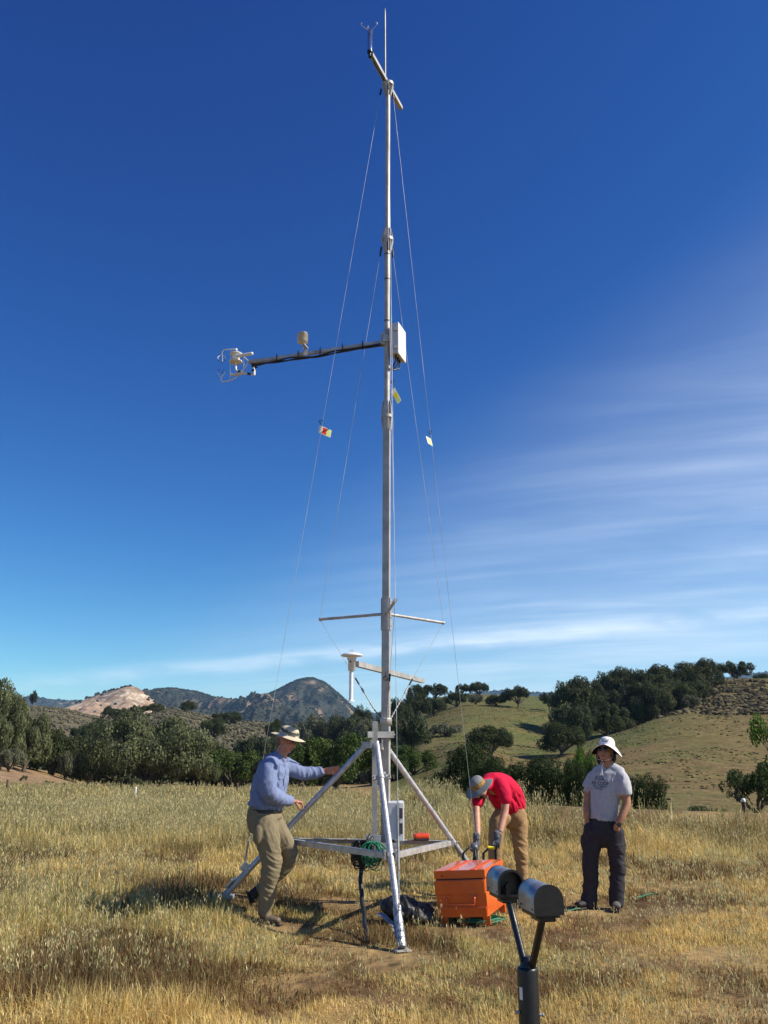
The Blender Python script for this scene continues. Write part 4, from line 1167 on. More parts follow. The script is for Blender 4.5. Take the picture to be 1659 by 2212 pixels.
# ---- marker tags
M_tw = mat('tag_white', (0.88, 0.89, 0.84), rough=0.35, var=0.02, trans=.5)
M_tr = mat('tag_red', (0.90, 0.06, 0.015), rough=0.4, var=0.03, trans=.5)
M_ty = mat('tag_yellow', (0.95, 0.84, 0.01), rough=0.4, var=0.03, trans=.5)
M_tp = mat('tag_pale_yellow', (0.78, 0.90, 0.40), rough=0.4, var=0.03, trans=.5)
def tagplate(cx, cy_, Y, ux, uy, ww, hh, label, midm, rightm, hook):
    c = P(cx, cy_, Y); u_ = (P(cx + ux[0], cy_ + ux[1], Y) - c); v_ = (P(cx + uy[0], cy_ + uy[1], Y) - c); u_.y += u_.x * .6
    n_ = u_.cross(v_).normalized()
    t = thing('marker_tag', c, label, 'tag', 'marker tags on the guy wires')
    def quad(a0, a1, b0, b1, th, m_, nm, r=0.0):
        mb = MB(); pr = []
        if r:
            cs_ = [(a1 - r, b1 - r, 0), (a0 + r, b1 - r, 90), (a0 + r, b0 + r, 180), (a1 - r, b0 + r, 270)]
            for (p_, q_, st) in cs_:
                for k in range(5):
                    a = math.radians(st + k * 22.5); pr.append((p_ + r * math.cos(a), q_ + r * math.sin(a)))
        else: pr = [(a0, b0), (a1, b0), (a1, b1), (a0, b1)]
        k = len(pr)
        top = [c + u_ * p_ + v_ * q_ + n_ * th for p_, q_ in pr]; bot = [c + u_ * p_ + v_ * q_ - n_ * th for p_, q_ in pr]
        mb.add(top + bot, [tuple(range(k)), tuple(range(2 * k - 1, k - 1, -1))] + [(i, (i + 1) % k, k + (i + 1) % k, k + i) for i in range(k)])
        return mb.build(nm, m_, t)
    quad(-1, 1, -1, 1, .0018, M_tw, 'plate', .16)
    quad(-.40, .22, -.86, .86, .0030, midm, 'color_patch')
    if rightm: quad(.26, .92, -.86, .86, .0030, rightm, 'color_patch')
    h_ = P(hook[0], hook[1], Y)
    mb = MB(); mb.tube([h_ + Vector((math.cos(a) * .022, 0, math.sin(a) * .022)) for a in [k * math.pi / 6 for k in range(10)]], .004, n=6)
    mb.tube([h_, h_ + Vector((-.005, 0, -.05))], .003, n=6)
    mb.build('hook', M_black, t)
tagplate(702, 932, 9.45, (12.5, 3), (1.5, -8), 1, 1, 'white tag with a red block on the left guy wire', M_tr, M_tp, (693, 911))
tagplate(855.5, 855, 8.75, (7.2, 12.5), (4.2, -4.2), 1, 1, 'white tag with a yellow block right beside the mast', M_ty, M_tp, (849, 826))
tagplate(927.5, 953, 9.55, (5.5, 2), (-2.3, -8), 1, 1, 'small white tag with a yellow stripe on the right guy wire', M_ty, M_tp, (930, 934))

# ---- upper white enclosure
zt_, zb_ = zm(695.4, 9.13), zm(695.4, 9.13) - .40
nc = Vector((.171, 9.13, 0)); fc_ = Vector((.262, 9.395, 0)); lc = nc + Vector((-.10, .035, 0))
en = thing('equipment_box', (.15, 9.25, zb_), 'white equipment box fixed high on the mast beside the sensor boom', 'box', 'equipment boxes on the mast')
dv = (fc_ - nc); sv = (lc - nc)
def prism(p, dv, sv, z0, z1, m_, nm, par, ins=0.0):
    mb = MB(); q = [p, p + dv, p + dv + sv, p + sv]
    mb.add([Vector((a.x, a.y, z0)) for a in q] + [Vector((a.x, a.y, z1)) for a in q], [(0, 1, 2, 3), (4, 7, 6, 5), (0, 4, 5, 1), (1, 5, 6, 2), (2, 6, 7, 3), (3, 7, 4, 0)])
    return mb.build(nm, m_, par)
prism(nc + sv * .18, dv, sv * .82, zb_ + .006, zt_ - .006, M_encl, 'housing', en)
prism(nc - dv * .02, dv * 1.04, sv * .16, zb_, zt_, M_white, 'door', en)
for k in (.2, .78):
    mb = MB(); mb.box(Vector((nc.x - .028, nc.y + .002, zb_ + (zt_ - zb_) * k)), (.05, .018, .045), bev=.003); mb.build('hinge', M_galv, en)
mb = MB()
for k, a in enumerate((.2, .45, .7)):
    p_ = nc + dv * a + sv * .5; p_.z = zb_
    q_ = mast(zb_ - .16) + Vector((.03, -.02, 0))
    mb.tube([p_, p_ + Vector((0, 0, -.07 - .02 * k)), p_.lerp(q_, .6) + Vector((0, 0, -.06)), q_ + Vector((.0, 0, 0))], .009, n=8)
    mb.cyl(p_ + Vector((0, 0, .01)), p_ + Vector((0, 0, -.035)), .014, n=10)
mb.build('cable', M_cable, en)
# ---- lower white enclosure
za_, zb2 = zm(1733, 9.1), zm(1817, 9.1)
xl, xr = P(837.5, 1780, 9.08).x, P(873, 1780, 9.08).x
le = thing('equipment_box', ((xl + xr) / 2, 9.25, zb2), 'pale grey equipment box with hinged lid low on the mast', 'box', 'equipment boxes on the mast')
mb = MB(); mb.box(((xl + xr - .055) / 2, 9.24, (za_ + zb2) / 2 + .006), (xr - xl - .055, .30, za_ - zb2 - .016), bev=.008); mb.build('housing', M_encl, le)
mb = MB(); mb.box((xr - .027, 9.24, (za_ + zb2) / 2), (.054, .325, za_ - zb2), bev=.008); mb.build('lid', M_white, le)
for k in (.33, .72):
    mb = MB(); mb.box((xr - .030, 9.072, zb2 + (za_ - zb2) * k), (.030, .014, .10), bev=.002); mb.build('hinge', M_dark, le)
mb = MB(); mb.box((xr - .06, 9.08, zb2 + (za_ - zb2) * .45), (.010, .012, .30))
mb.build('lid_seam', M_dark, le)
mb = MB(); mb.cyl((xl + .05, 9.17, zb2 + .01), (xl + .05, 9.17, zb2 - .09), .02, n=12); mb.tube([(xl + .05, 9.17, zb2 - .06), (xl + .04, 9.13, zb2 - .16), (xl - .02, 9.11, zb2 - .12)], .012)
mb.build('cable_gland', M_black, le)
mb = MB(); mb.bar((0.05, YM, zb2 + .08), (xl + .02, YM, zb2 + .08), .1, .03); mb.bar((0.05, YM, za_ - .08), (xl + .02, YM, za_ - .08), .1, .03); mb.build('mounting_bracket', M_galv, le)
# ---- cables along the boom
u_arm = (arm_tip - arm_root).normalized()
t = thing('cable_bundle', arm_root, 'black cables strapped along the underside of the long sensor boom', 'cable')
for j, (dz_, r_) in enumerate(((-.028, .010), (-.038, .010), (-.033, .008))):
    mb = MB(); pts = []
    for k in range(25):
        f = k / 24; p = arm_root.lerp(arm_tip + u_arm * .12, f) + Vector((0, -.022 + .014 * j, dz_ - .02 * abs(math.sin(f * 9 + j)) * (0.4 + f) - .02 * math.exp(-((f - .5) / .1) ** 2)))
        pts.append(p)
    mb.tube([mast(za - .30) + Vector((0, -.04, 0)), mast(za - .12) + Vector((-.035, -.04, 0))][:0] + pts, r_, n=8)
    mb.build('cable_run', M_cable, t)
for f in (.16, .32, .5, .68, .86):
    mb = MB(); p = arm_root.lerp(arm_tip, f); mb.bar(p + Vector((0, -.03, -.07)), p + Vector((0, -.03, .045)), .006, .012, up=u_arm); mb.bar(p + Vector((0, -.033, .03)), p + Vector((0, .03, .03)), .008, .01, up=u_arm); mb.build('cable_tie', M_black, t)
# ---- sonic anemometer + gas analyser at the end of the boom, in the vertical plane through the boom
def PV(cx, cy_):
    x = (840 + cx * .13261) * .5486; y = (1330 + cy_ * .13261) * .5486
    s = slope_y(y); a = tan_x(x, y)       # X = a Y ; point on plane through arm_root with direction u_arm
    # (a*Y - x0) * uy - (Y - y0) * ux = 0
    ux, uy = u_arm.x, u_arm.y
    Y = (arm_root.x * uy - arm_root.y * ux) / (a * uy - ux)
    return Vector((a * Y, Y, CAMZ + s * Y))
nrm = Vector((-u_arm.y, u_arm.x, 0)).normalized()
if nrm.y > 0: nrm = -nrm          # towards the viewer
sa = thing('sonic_anemometer', PV(1050, 700), 'white sonic anemometer with pronged heads at the end of the long boom', 'anemometer')
mb = MB()
mb.tube([PV(1090, 715), PV(1040, 690), PV(700, 375), PV(665, 340)], .0068, n=10)
mb.tube([PV(680, 340), PV(480, 345), PV(310, 362), PV(262, 420), PV(258, 490)], .0075, n=10)
mb.tube([PV(1040, 735), PV(880, 955), PV(690, 1165), PV(560, 1250), PV(400, 1285), PV(270, 1305), PV(236, 1265), PV(236, 1180)], .0078, n=10)
mb.tube([PV(522, 360), PV(498, 1250)], .004, n=6); mb.tube([PV(905, 600), PV(902, 1010)], .004, n=6)
mb.build('frame', M_wplas, sa)
def prongs(hub_, dn):
    for k in range(3):
        a = math.radians(90 + 120 * k); o_ = Vector((math.cos(a), math.sin(a), 0))
        w = MB(); kn = hub_ + o_ * .058 + Vector((0, 0, dn * .055)); tp = hub_ + o_ * .033 + Vector((0, 0, dn * .105))
        w.tube([hub_, kn, kn.lerp(tp, .55)], .0042, n=8); w.build('prong', M_wplas, sa)
        w = MB(); w.tube([kn.lerp(tp, .5), tp], .0055, n=8); w.build('transducer', M_black, sa)
prongs(PV(258, 490), -1); prongs(PV(236, 1190), 1)
mb = MB(); mb.bar(arm_tip - u_arm * .02, PV(1060, 715), .035, .04, up=Vector((0, 0, 1))); mb.build('mounting_block', M_alu, sa)
ga = thing('gas_analyzer', PV(660, 680), 'white gas analyser with two round discs between the anemometer heads', 'gas analyzer')
def PN(cx, cy_, k=0.0): return PV(cx, cy_) + nrm * k
mb = MB(); mb.lathe(PN(655, 535, -.02), (0, 0, -1), [(-.035, .012), (-.033, .082), (-.026, .084), (-.022, .05), (.0, .052), (.03, .045), (.045, .02)], n=32); mb.build('upper_disc', M_wplas, ga)
mb = MB(); mb.lathe(PN(645, 690, -.02), (0, 0, -1), [(-.012, .03), (-.010, .080), (.004, .083), (.010, .080), (.012, .012)], n=32); mb.build('lower_disc', M_shade, ga)
mb = MB(); mb.cyl(PN(665, 470, -.02), PN(660, 305, -.02), .013, n=14); mb.tube([PN(640, 700, -.02), PN(645, 900, -.02), PN(660, 945, -.02), PN(715, 965, -.02), PN(1120, 1075, -.02)], .0125, n=12)
mb.tube([PN(1180, 1090, -.02), PN(1190, 1040, -.02), PN(1180, 930, -.02)], .018, n=12); mb.tube([PN(1180, 940, -.02), PN(1175, 800, -.02), PN(1180, 730, -.02)], .012, n=10)
mb.build('pipe', M_wplas, ga)
for a, b in ((720, 800), (870, 920), (1000, 1100)):
    mb = MB(); f0 = (a - 715) / 405; f1 = (b - 715) / 405; p0, p1 = PN(715, 965, -.02), PN(1120, 1075, -.02); mb.cyl(p0.lerp(p1, f0), p0.lerp(p1, f1), .0145, n=12); mb.build('band', M_black, ga)
mb = MB(); mb.cyl(PN(740, 600, .05), PN(1200, 520, .05), .021, n=18); mb.lathe(PN(1200, 520, .05), PN(1230, 515, .05) - PN(1200, 520, .05), [(0, .0215), (.012, .016), (.016, .004)], n=16); mb.build('sensor_tube', M_wplas, ga)
mb = MB(); mb.cyl(PN(570, 1130, .03), PN(980, 1080, .03), .017, n=14); mb.build('sensor_tube', M_shade, ga)
mb = MB(); mb.cyl(PN(1180, 985, 0), PN(1180, 945, 0), .019, n=10); mb.cyl(PN(1235, 880, .0), PN(1310, 880, .0), .016, .008, n=10); mb.build('knob', M_black, ga)
# ---- radiation shield on the boom
rc = P(438.9 + 765 * .2811, 658.3 + 262 * .2811, 9.5)
rs_ = thing('radiation_shield', rc, 'beige louvred sensor shield standing above the long boom', 'sensor shield')
mb = MB(); prof = [(-.058, .012), (-.056, .046)]
for k in range(6):
    z_ = -.050 + k * .019; prof += [(z_, .060), (z_ + .005, .066), (z_ + .007, .034), (z_ + .014, .034)]
prof += [(.066, .062), (.076, .055), (.080, .01)]
mb.lathe(rc, (0, 0, 1), prof, n=30, smooth=False); mb.build('louvres', M_shade, rs_)
brk = arm_root.lerp(arm_tip, .62)
mb = MB(); mb.bar(rc + Vector((.01, 0, -.075)), Vector((brk.x + .02, brk.y - .03, brk.z + .05)), .05, .006); mb.bar(Vector((brk.x, brk.y - .035, brk.z + .05)), Vector((brk.x, brk.y - .035, brk.z - .04)), .05, .006, up=Vector((0, 1, 0)))
mb.tube([rc + Vector((0, 0, -.07)), rc + Vector((.01, 0, -.12)), brk + Vector((-.06, -.03, -.0)), brk + Vector((.05, -.03, -.05))], .005)
mb.build('bracket', M_alu, rs_)
# ---- shielded temperature instrument on the low boom
ic = P(760, 1416, lowb_l.y)
ti = thing('aspirated_sensor', ic, 'white mushroom capped temperature sensor on the left end of the low boom', 'weather sensor')
mb = MB(); mb.lathe(ic, (0, 0, 1), [(-.018, .04), (-.012, .085), (-.006, .108), (.004, .110), (.018, .085), (.028, .05), (.031, .01)], n=40); mb.build('cap', M_wplas, ti)
mb = MB(); mb.tube([ic + Vector((math.cos(a) * .014, 0, .042 + math.sin(a) * .014)) for a in [k * math.pi / 6 for k in range(12)]], .003, closed=True, n=6); mb.build('ring', M_alu, ti)
zq = lambda y: zm(y, lowb_l.y)
mb = MB(); mb.lathe(Vector((ic.x, ic.y, zq(1449))), (0, 0, 1), [(0, .030), (.002, .036), (zq(1426) - zq(1449), .037), (zq(1425.5) - zq(1449), .046), (zq(1416) - zq(1449), .046)], n=28); mb.build('housing', M_wplas, ti)
mb = MB(); mb.lathe(Vector((ic.x - .004, ic.y, zq(1515.5))), (0, 0, 1), [(0, .038), (.004, .036), (.012, .024), (.03, .020), (zq(1448) - zq(1515), .020)], n=24); mb.build('intake_tube', M_wplas, ti)
mb = MB(); mb.cyl((ic.x - .012, ic.y - .030, zq(1430)), (ic.x - .012, ic.y - .044, zq(1430)), .008, n=10); mb.build('bolt', M_black, ti)
# ---- top wind sensor
wc = P(799, 110, tb_l.y)
ws = thing('wind_sensor', wc, 'slim silver ultrasonic wind sensor on the top boom', 'wind sensor')
zs = lambda y: CAMZ + slope_y(y) * tb_l.y
mb = MB(); mb.lathe(Vector((wc.x, wc.y, zs(111))), (0, 0, 1), [(0, .030), (zs(66.5) - zs(111), .030), (zs(66.2) - zs(111), .020)], n=28)
mb.build('body', mat('polished_metal', (0.75, 0.76, 0.80), rough=0.14, metal=0.95, var=0.03), ws)
mb = MB(); mb.cyl((wc.x, wc.y, zs(111) - .02), (wc.x, wc.y, zs(111)), .034, n=20); mb.cyl((wc.x, wc.y, zs(124)), (wc.x, wc.y, zs(111)), .018, n=14); mb.build('base', M_black, ws)
for k, (ax, ay_) in enumerate(((-.115, -.06), (-.03, .06), (.090, -.02))):
    mb = MB(); p0 = Vector((wc.x + ax * .25, wc.y + ay_ * .25, zs(66.5))); p1 = Vector((wc.x + ax, wc.y + ay_, zs(66.5) + (.03, .10, .08)[k]))
    mb.tube([p0, p1], .003, n=6); mb.build('whisker', M_alu, ws)
    mb = MB(); mb.tube([p1, p1 + Vector((0, 0, .025)), p1 + Vector((-ax * .15, -ay_ * .15, .038))], .0065, n=8); mb.build('transducer', M_alu if k else M_dark, ws)
mb = MB(); mb.tube([tb_l + Vector((0, -.03, -.03)), tb_l.lerp(tb_r, .12) + Vector((0, 0, -.045)), tb_l.lerp(tb_r, .45) + Vector((0, 0, -.035))], .009, n=8); mb.build('cable', M_cable, ws)
mb = MB(); mb.tube([tb_l + Vector((.0, -.034, -.02)), tb_l.lerp(tb_r, .06) + Vector((0, -.03, -.06)), tb_l.lerp(tb_r, .10) + Vector((0, -.02, -.035))], .004, n=6); mb.build('green_wire', M_green, ws)
# thin green earth wire taped down the upper mast
mb = MB(); mb.tube([mast(z_) + Vector((.034 + .004 * math.sin(z_ * 9), -.014, 0)) for z_ in np.linspace(zm(700), zm(530), 24)], .0035, n=6)
o = mb.build('earth_wire', M_green, None, origin=mast(zm(700))); tag(o, 'thin green earth wire running down the mast above the upper white box', 'wire')
# ------------------------------------------------------------------ orange tool chest
M_or = mat('orange_paint', (0.80, 0.135, 0.018), rough=0.22, var=0.06, vscale=5, bump=0.05, bscale=30, coat=0.5, color2=(0.66, 0.10, 0.015))
M_orband = mat('orange_tape', (0.72, 0.10, 0.012), rough=0.5, var=0.05)
FRT = P(1046.4, 1878, 8.6)
ang_ = math.radians(20)
lean_ = math.radians(4.2)
U = Vector((math.cos(ang_), -math.sin(ang_), 0)); Vd = Vector((math.sin(ang_), math.cos(ang_), 0))
Wn = Vector((0, 0, 1))
Rl = Matrix.Rotation(-lean_, 3, Vd)
U = Rl @ U; Wn = Rl @ Wn
# keep the top nearly level as it looks: the sides lean, the lid does not
RB = Matrix((U, Vd, Wn)).transposed()
Wd, Dp = 0.50, 0.80
def ch(u_, v_, w_): return FRT + U * (u_ - Wd / 2) + Vd * (v_ + Dp / 2) + Wn * (w_)
chest = thing('tool_chest', (FRT.x - .2, FRT.y + .35, 0), 'bright orange steel tool chest with a dark gap under its lid', 'tool chest')
mb = MB(); mb.box(ch(0, 0, -.0365), (Wd, Dp, .073), RB, bev=.005); lid = mb.build('lid', M_or, chest)
mb = MB()
for a_ in (-.10, .13):
    mb.box(ch(a_, 0.0, .0012), (.055, Dp - .01, .003), RB)
mb.build('lid_rib', M_orband, lid)
mb = MB(); mb.box(ch(-.001, 0, -.247), (Wd - .012, Dp - .02, .322), RB, bev=.003); mb.build('body', M_or, chest)
mb = MB(); mb.box(ch(-.006, 0, -.080), (Wd - .035, Dp - .035, .02), RB); mb.build('lid_gap', M_black, chest)
for z_, h_ in ((-.150, .115), (-.365, .085)):
    mb = MB(); mb.box(ch(-.006, -Dp / 2 + .004, z_), (Wd - .012, .026, h_), RB, bev=.003)
    mb.build('side_rail', M_or, chest)
hd = thing('x', (0, 0, 0), None, None); bpy.data.objects.remove(hd)
mb = MB(); zA, zB, yh = -.236, -.298, -Dp / 2 - .028
mb.tube([ch(-.135, yh + .03, zA), ch(-.135, yh, zA), ch(-.135, yh, zB), ch(.135, yh, zB), ch(.135, yh, zA), ch(.135, yh + .03, zA)], .009, n=10)
for s_ in (-.135, .135): mb.box(ch(s_, -Dp / 2 + .004, zA + .002), (.085, .026, .022), RB, bev=.003)
mb.build('handle', M_or, chest)
for (a_, b_) in ((-.2, -.33), (.21, -.33), (-.2, .33), (.21, .33), (-.02, -.30)):
    mb = MB(); c = ch(a_, b_, -.44); mb.box(c + Vector((0, 0, .0)), (.07 if abs(a_) > .1 else .09, .02 if b_ < 0 else .06, .10), RB, bev=.003)
    mb.build('foot', M_or, chest)
mb = MB(); mb.box(ch(Wd / 2 + .012, -.05, -.10), (.02, .10, .06), RB, bev=.004); mb.box(ch(Wd / 2 + .016, .18, -.2), (.006, .16, .06), RB); mb.build('latch', M_or, chest)
mb = MB()
for k in range(3): mb.box(ch(-.175 + k * .008, -Dp / 2 - .0065, -.045 - .004 * k), (.003, .002, .03 - .008 * k), RB)
mb.box(ch(-.15, -Dp / 2 - .0105, -.135), (.03, .002, .003), RB)
mb.build('scratches', M_dark, chest)
# green cord under the chest
def coil(name, c, rx, rz, n, r, m_, label, seed, cat='cable', axis='y', droop=0.0, jit=.25, loops_as_parts=False, parent=None):
    rnd = random.Random(seed); mb = MB()
    for k in range(n):
        a0 = rnd.uniform(0, 6.28); sx_, sz_ = rx * rnd.uniform(.55, 1.1), rz * rnd.uniform(.6, 1.12)
        dx_, dy_ = rnd.uniform(-jit, jit) * rx, rnd.uniform(-jit, jit) * rx; tilt = rnd.uniform(-.5, .5); tw = rnd.uniform(-.35, .35)
        pts = []
        for i in range(22):
            a = a0 + i * 2 * math.pi / 22
            x_ = math.cos(a) * sx_; z_ = math.sin(a) * sz_ - (0 if not droop else droop * (1 - math.sin(a)) * .5)
            x_ *= (1 + .15 * math.sin(3 * a + k))
            if axis == 'y': p = Vector((x_ * math.cos(tilt) + dx_, x_ * math.sin(tilt) + dy_, z_ + (sz_ - rz) * -1.0))
            else: p = Vector((x_ + dx_, z_ + dy_, .008 + .012 * k / n + .01 * math.sin(2 * a + k)))
            pts.append(Vector(c) + p)
        mb.tube(pts, r, n=6, closed=True)
    o_ = mb.build(name, m_, None, origin=c)
    return tag(o_, label, cat)
pc = ch(.05, -.22, -.40); gz = 0.03
coil('rope_coil', Vector((pc.x + .05, pc.y, gz)), .20, .15, 7, .0055, M_green, 'green rope coil lying on the grass under the orange chest', 5, 'rope', axis='z', jit=.12)
# coils on the frame
cb = P(781, 1828, 8.9)
coil('cable_coil', cb + Vector((0, .0, -.075)), .082, .13, 26, .0048, M_cable, 'black cable coil hanging from the mast frame, left of the green one', 9, 'cable', jit=.55)
coil('rope_coil', P(808, 1828, 8.87) + Vector((0, .0, -.08)), .085, .12, 20, .0052, M_green, 'green rope coil hanging from the mast frame beside the black one', 12, 'rope', jit=.5)
mb = MB(); k0 = P(795, 1818, 9.0)
mb.tube([k0 + Vector((.02, .02, .06)), k0 + Vector((0, -.03, .03)), k0 + Vector((-.04, -.05, -.06)), cb + Vector((-.02, -.03, -.08))], .012, n=8)
mb.tube([k0 + Vector((.05, .02, .05)), k0 + Vector((.03, -.04, .02)), k0 + Vector((.02, -.05, -.09))], .008, n=8)
o = mb.build('cable', M_cable, None, origin=k0); tag(o, 'short black cable looped over the mast frame above the coils', 'cable')
# black hose down to the ground
h0, h1, h2, h3 = P(779, 1868, 8.9), P(780, 1925, 8.75), P(787, 1985, 8.4), PZ(794, 2036, .01)
mb = MB(); pts = []
for k in range(19):
    f = k / 18 * 3; i = min(int(f), 2); g = f - i; q = [h0, h1, h2, h3]
    pts.append(q[i].lerp(q[i + 1], g) + Vector((.006 * math.sin(k * 1.3), 0, .004 * math.sin(k))))
mb.tube(pts, [.021 if k < 15 else .017 for k in range(19)], n=10)
o = mb.build('cable_conduit', M_black, None, origin=h3); tag(o, 'thick black corrugated conduit hanging down from the mast frame to the ground', 'conduit')
# red orange meter on the frame
rc_ = P(910, 1808, 9.74)
rt = thing('gas_meter', rc_, 'small red orange handheld case lying on the mast frame', 'handheld device')
M_red2 = mat('red_orange_plastic', (0.80, 0.075, 0.02), rough=0.35, var=0.06)
Rr = Matrix.Rotation(.25, 3, 'Z')
mb = MB(); mb.box(rc_ + Vector((0, 0, .012)), (.165, .10, .05), Rr, bev=.016); mb.build('cover', M_red2, rt)
mb = MB(); mb.box(rc_ + Vector((0, 0, -.022)), (.15, .09, .028), Rr, bev=.008); mb.build('base', M_black, rt)
mb = MB()
for k in range(4): mb.box(rc_ + Rr @ Vector((-.05 + k * .03, -.01, .038)), (.012, .07, .006), Rr, bev=.002)
mb.build('ribs', M_red2, rt)
# black bag and strap behind the front leg
def lump(name, prims, voxel, smooth, m_, label=None, cat=None, parent=None, origin=None, disp=None):
    o_ = blob(name, prims, voxel, smooth, m_, parent, origin, disp)
    if label: tag(o_, label, cat)
    return o_
# ------------------------------------------------------------------ implicit-like soft bodies: overlapping closed shapes, voxel remeshed into one skin
def ell(c, r, R=None, n=14):
    bm = bmesh.new(); bmesh.ops.create_uvsphere(bm, u_segments=n * 2, v_segments=n, radius=1)
    R = R or Matrix.Identity(3); c = Vector(c)
    vs = [c + R @ Vector((q.co.x * r[0], q.co.y * r[1], q.co.z * r[2])) for q in bm.verts]; bm.verts.index_update()
    fs = [[q.index for q in f.verts] for f in bm.faces]; bm.free()
    return vs, fs
def limb(pts, rad, n=18, side=None, sub=5, cap=True):
    """smooth tapered limb through pts; rad: radius or (across, along side-normal)"""
    pts = [Vector(p) for p in pts]; rad = [(q, q) if not isinstance(q, (tuple, list)) else tuple(q) for q in rad]
    P_, R_ = [], []
    m = len(pts)
    for i in range(m - 1):
        p0, p1, p2, p3 = pts[max(i - 1, 0)], pts[i], pts[i + 1], pts[min(i + 2, m - 1)]
        for k in range(sub):
            t = k / sub; t2, t3 = t * t, t * t * t
            P_.append(0.5 * ((2 * p1) + (p2 - p0) * t + (2 * p0 - 5 * p1 + 4 * p2 - p3) * t2 + (3 * p1 - p0 - 3 * p2 + p3) * t3))
            f = t * t * (3 - 2 * t); R_.append(tuple(rad[i][j] * (1 - f) + rad[i + 1][j] * f for j in (0, 1)))
    P_.append(pts[-1]); R_.append(rad[-1])
    d0, d1 = (P_[1] - P_[0]).normalized(), (P_[-1] - P_[-2]).normalized()
    if cap:
        pre = [(P_[0] - d0 * R_[0][1] * k, tuple(q * s_ for q in R_[0])) for k, s_ in ((.62, .35), (.45, .68), (.22, .9))]
        post = [(P_[-1] + d1 * R_[-1][1] * k, tuple(q * s_ for q in R_[-1])) for k, s_ in ((.22, .9), (.45, .68), (.62, .35))]
        P_ = [a for a, b in pre] + P_ + [a for a, b in post]; R_ = [b for a, b in pre] + R_ + [b for a, b in post]
    vs, fs = [], []; m = len(P_)
    side = Vector(side) if side is not None else None; prev = None
    for i, p in enumerate(P_):
        d = (P_[min(i + 1, m - 1)] - P_[max(i - 1, 0)]).normalized()
        if side is not None: x = side - d * side.dot(d)
        elif prev is not None: x = prev - d * prev.dot(d)
        else: x = d.cross(Vector((0, 1, 0.01)))
        x.normalize(); prev = x; y = d.cross(x)
        for k in range(n):
            a = 2 * math.pi * k / n; vs.append(p + x * math.cos(a) * R_[i][0] + y * math.sin(a) * R_[i][1])
    for i in range(m - 1):
        for k in range(n): fs.append((i * n + k, i * n + (k + 1) % n, (i + 1) * n + (k + 1) % n, (i + 1) * n + k))
    fs.append(tuple(range(n))[::-1]); fs.append(tuple(range((m - 1) * n, m * n)))
    return vs, fs
def blob(name, prims, voxel, smooth, m_, parent=None, origin=None, disp=None, post=None):
    vs, fs = [], []
    for v_, f_ in prims:
        o_ = len(vs); vs += [tuple(q) for q in v_]; fs += [tuple(i + o_ for i in q) for q in f_]
    me_ = bpy.data.meshes.new('tmp'); me_.from_pydata(vs, [], fs); me_.update()
    b_ = bmesh.new(); b_.from_mesh(me_); bmesh.ops.recalc_face_normals(b_, faces=b_.faces); b_.to_mesh(me_); b_.free()
    tmp = bpy.data.objects.new('tmp', me_); col.objects.link(tmp)
    rm = tmp.modifiers.new('r', 'REMESH'); rm.mode = 'VOXEL'; rm.voxel_size = voxel; rm.adaptivity = 0
    if smooth:
        sm = tmp.modifiers.new('s', 'SMOOTH'); sm.factor = 0.6; sm.iterations = smooth
    dg = bpy.context.evaluated_depsgraph_get(); dg.update()
    res = bpy.data.meshes.new_from_object(tmp.evaluated_get(dg))
    bpy.data.objects.remove(tmp); bpy.data.meshes.remove(me_)
    res.name = name
    n = len(res.vertices)
    co = np.empty(n * 3, np.float32); res.vertices.foreach_get('co', co); co = co.reshape(-1, 3)
    if disp is not None:
        no = np.empty(n * 3, np.float32); res.vertex_normals.foreach_get('vector', no) if hasattr(res, 'vertex_normals') else res.vertices.foreach_get('normal', no)
        no = no.reshape(-1, 3); co = disp(co, no); res.vertices.foreach_set('co', co.astype(np.float32).ravel()); res.update()
    res.materials.clear()
    res.polygons.foreach_set('use_smooth', np.full(len(res.polygons), True))
    return link_mesh(name, res, m_, parent, origin)
def n3(p, s, seed=0):
    """cheap 3-d noise in -1..1 from planar noises"""
    x, y, z = p[:, 0] / s, p[:, 1] / s, p[:, 2] / s
    return (fbm(x + z * .71, y - z * .53, seed, 2) + fbm(z - y * .41 + 7, x * .9 + y * .31, seed + 5, 2) - 1.0)
bg_ = PZ(880, 1990, .03)
bag_t = lump('bag', [ell(bg_ + Vector((-.02, .10, .07)), (.21, .14, .11), Matrix.Rotation(.3, 3, 'Y')), ell(bg_ + Vector((-.13, .12, .12)), (.08, .1, .08)), ell(bg_ + Vector((.13, .05, .04)), (.13, .12, .08))],
     .012, 2, mat('black_nylon', (.012, .012, .014), rough=.5, var=.3, vscale=15), 'crumpled black bag on the grass behind the front mast leg', 'bag', None, bg_,
     disp=lambda c, n: c + n * ((1 - 2 * np.abs(n3(c, .06, 3))) * .020 + n3(c, .02, 8) * .012 + n3(c, .12, 2) * .04)[:, None])
mb = MB(); s0 = P(822, 1976, 7.9)
sp_ = [P(818, 1973, 7.95), P(830, 1979, 7.9), P(841, 1990, 7.85), P(850, 1998, 7.78), P(855, 2012, 7.74), P(859, 2026, 7.70)]
for k in range(5): mb.bar(sp_[k], sp_[k + 1].lerp(sp_[k], -.08), .05 - .004 * k, .007, up=Vector((0.1 + .15 * (k % 2), -.5 - .08 * k, .8)))
o = mb.build('webbing_strap', mat('grey_webbing', (.27, .27, .30), rough=.7, var=.2, vscale=30), None, origin=s0); tag(o, 'flat grey strap lying against the black bag behind the front leg', 'strap')
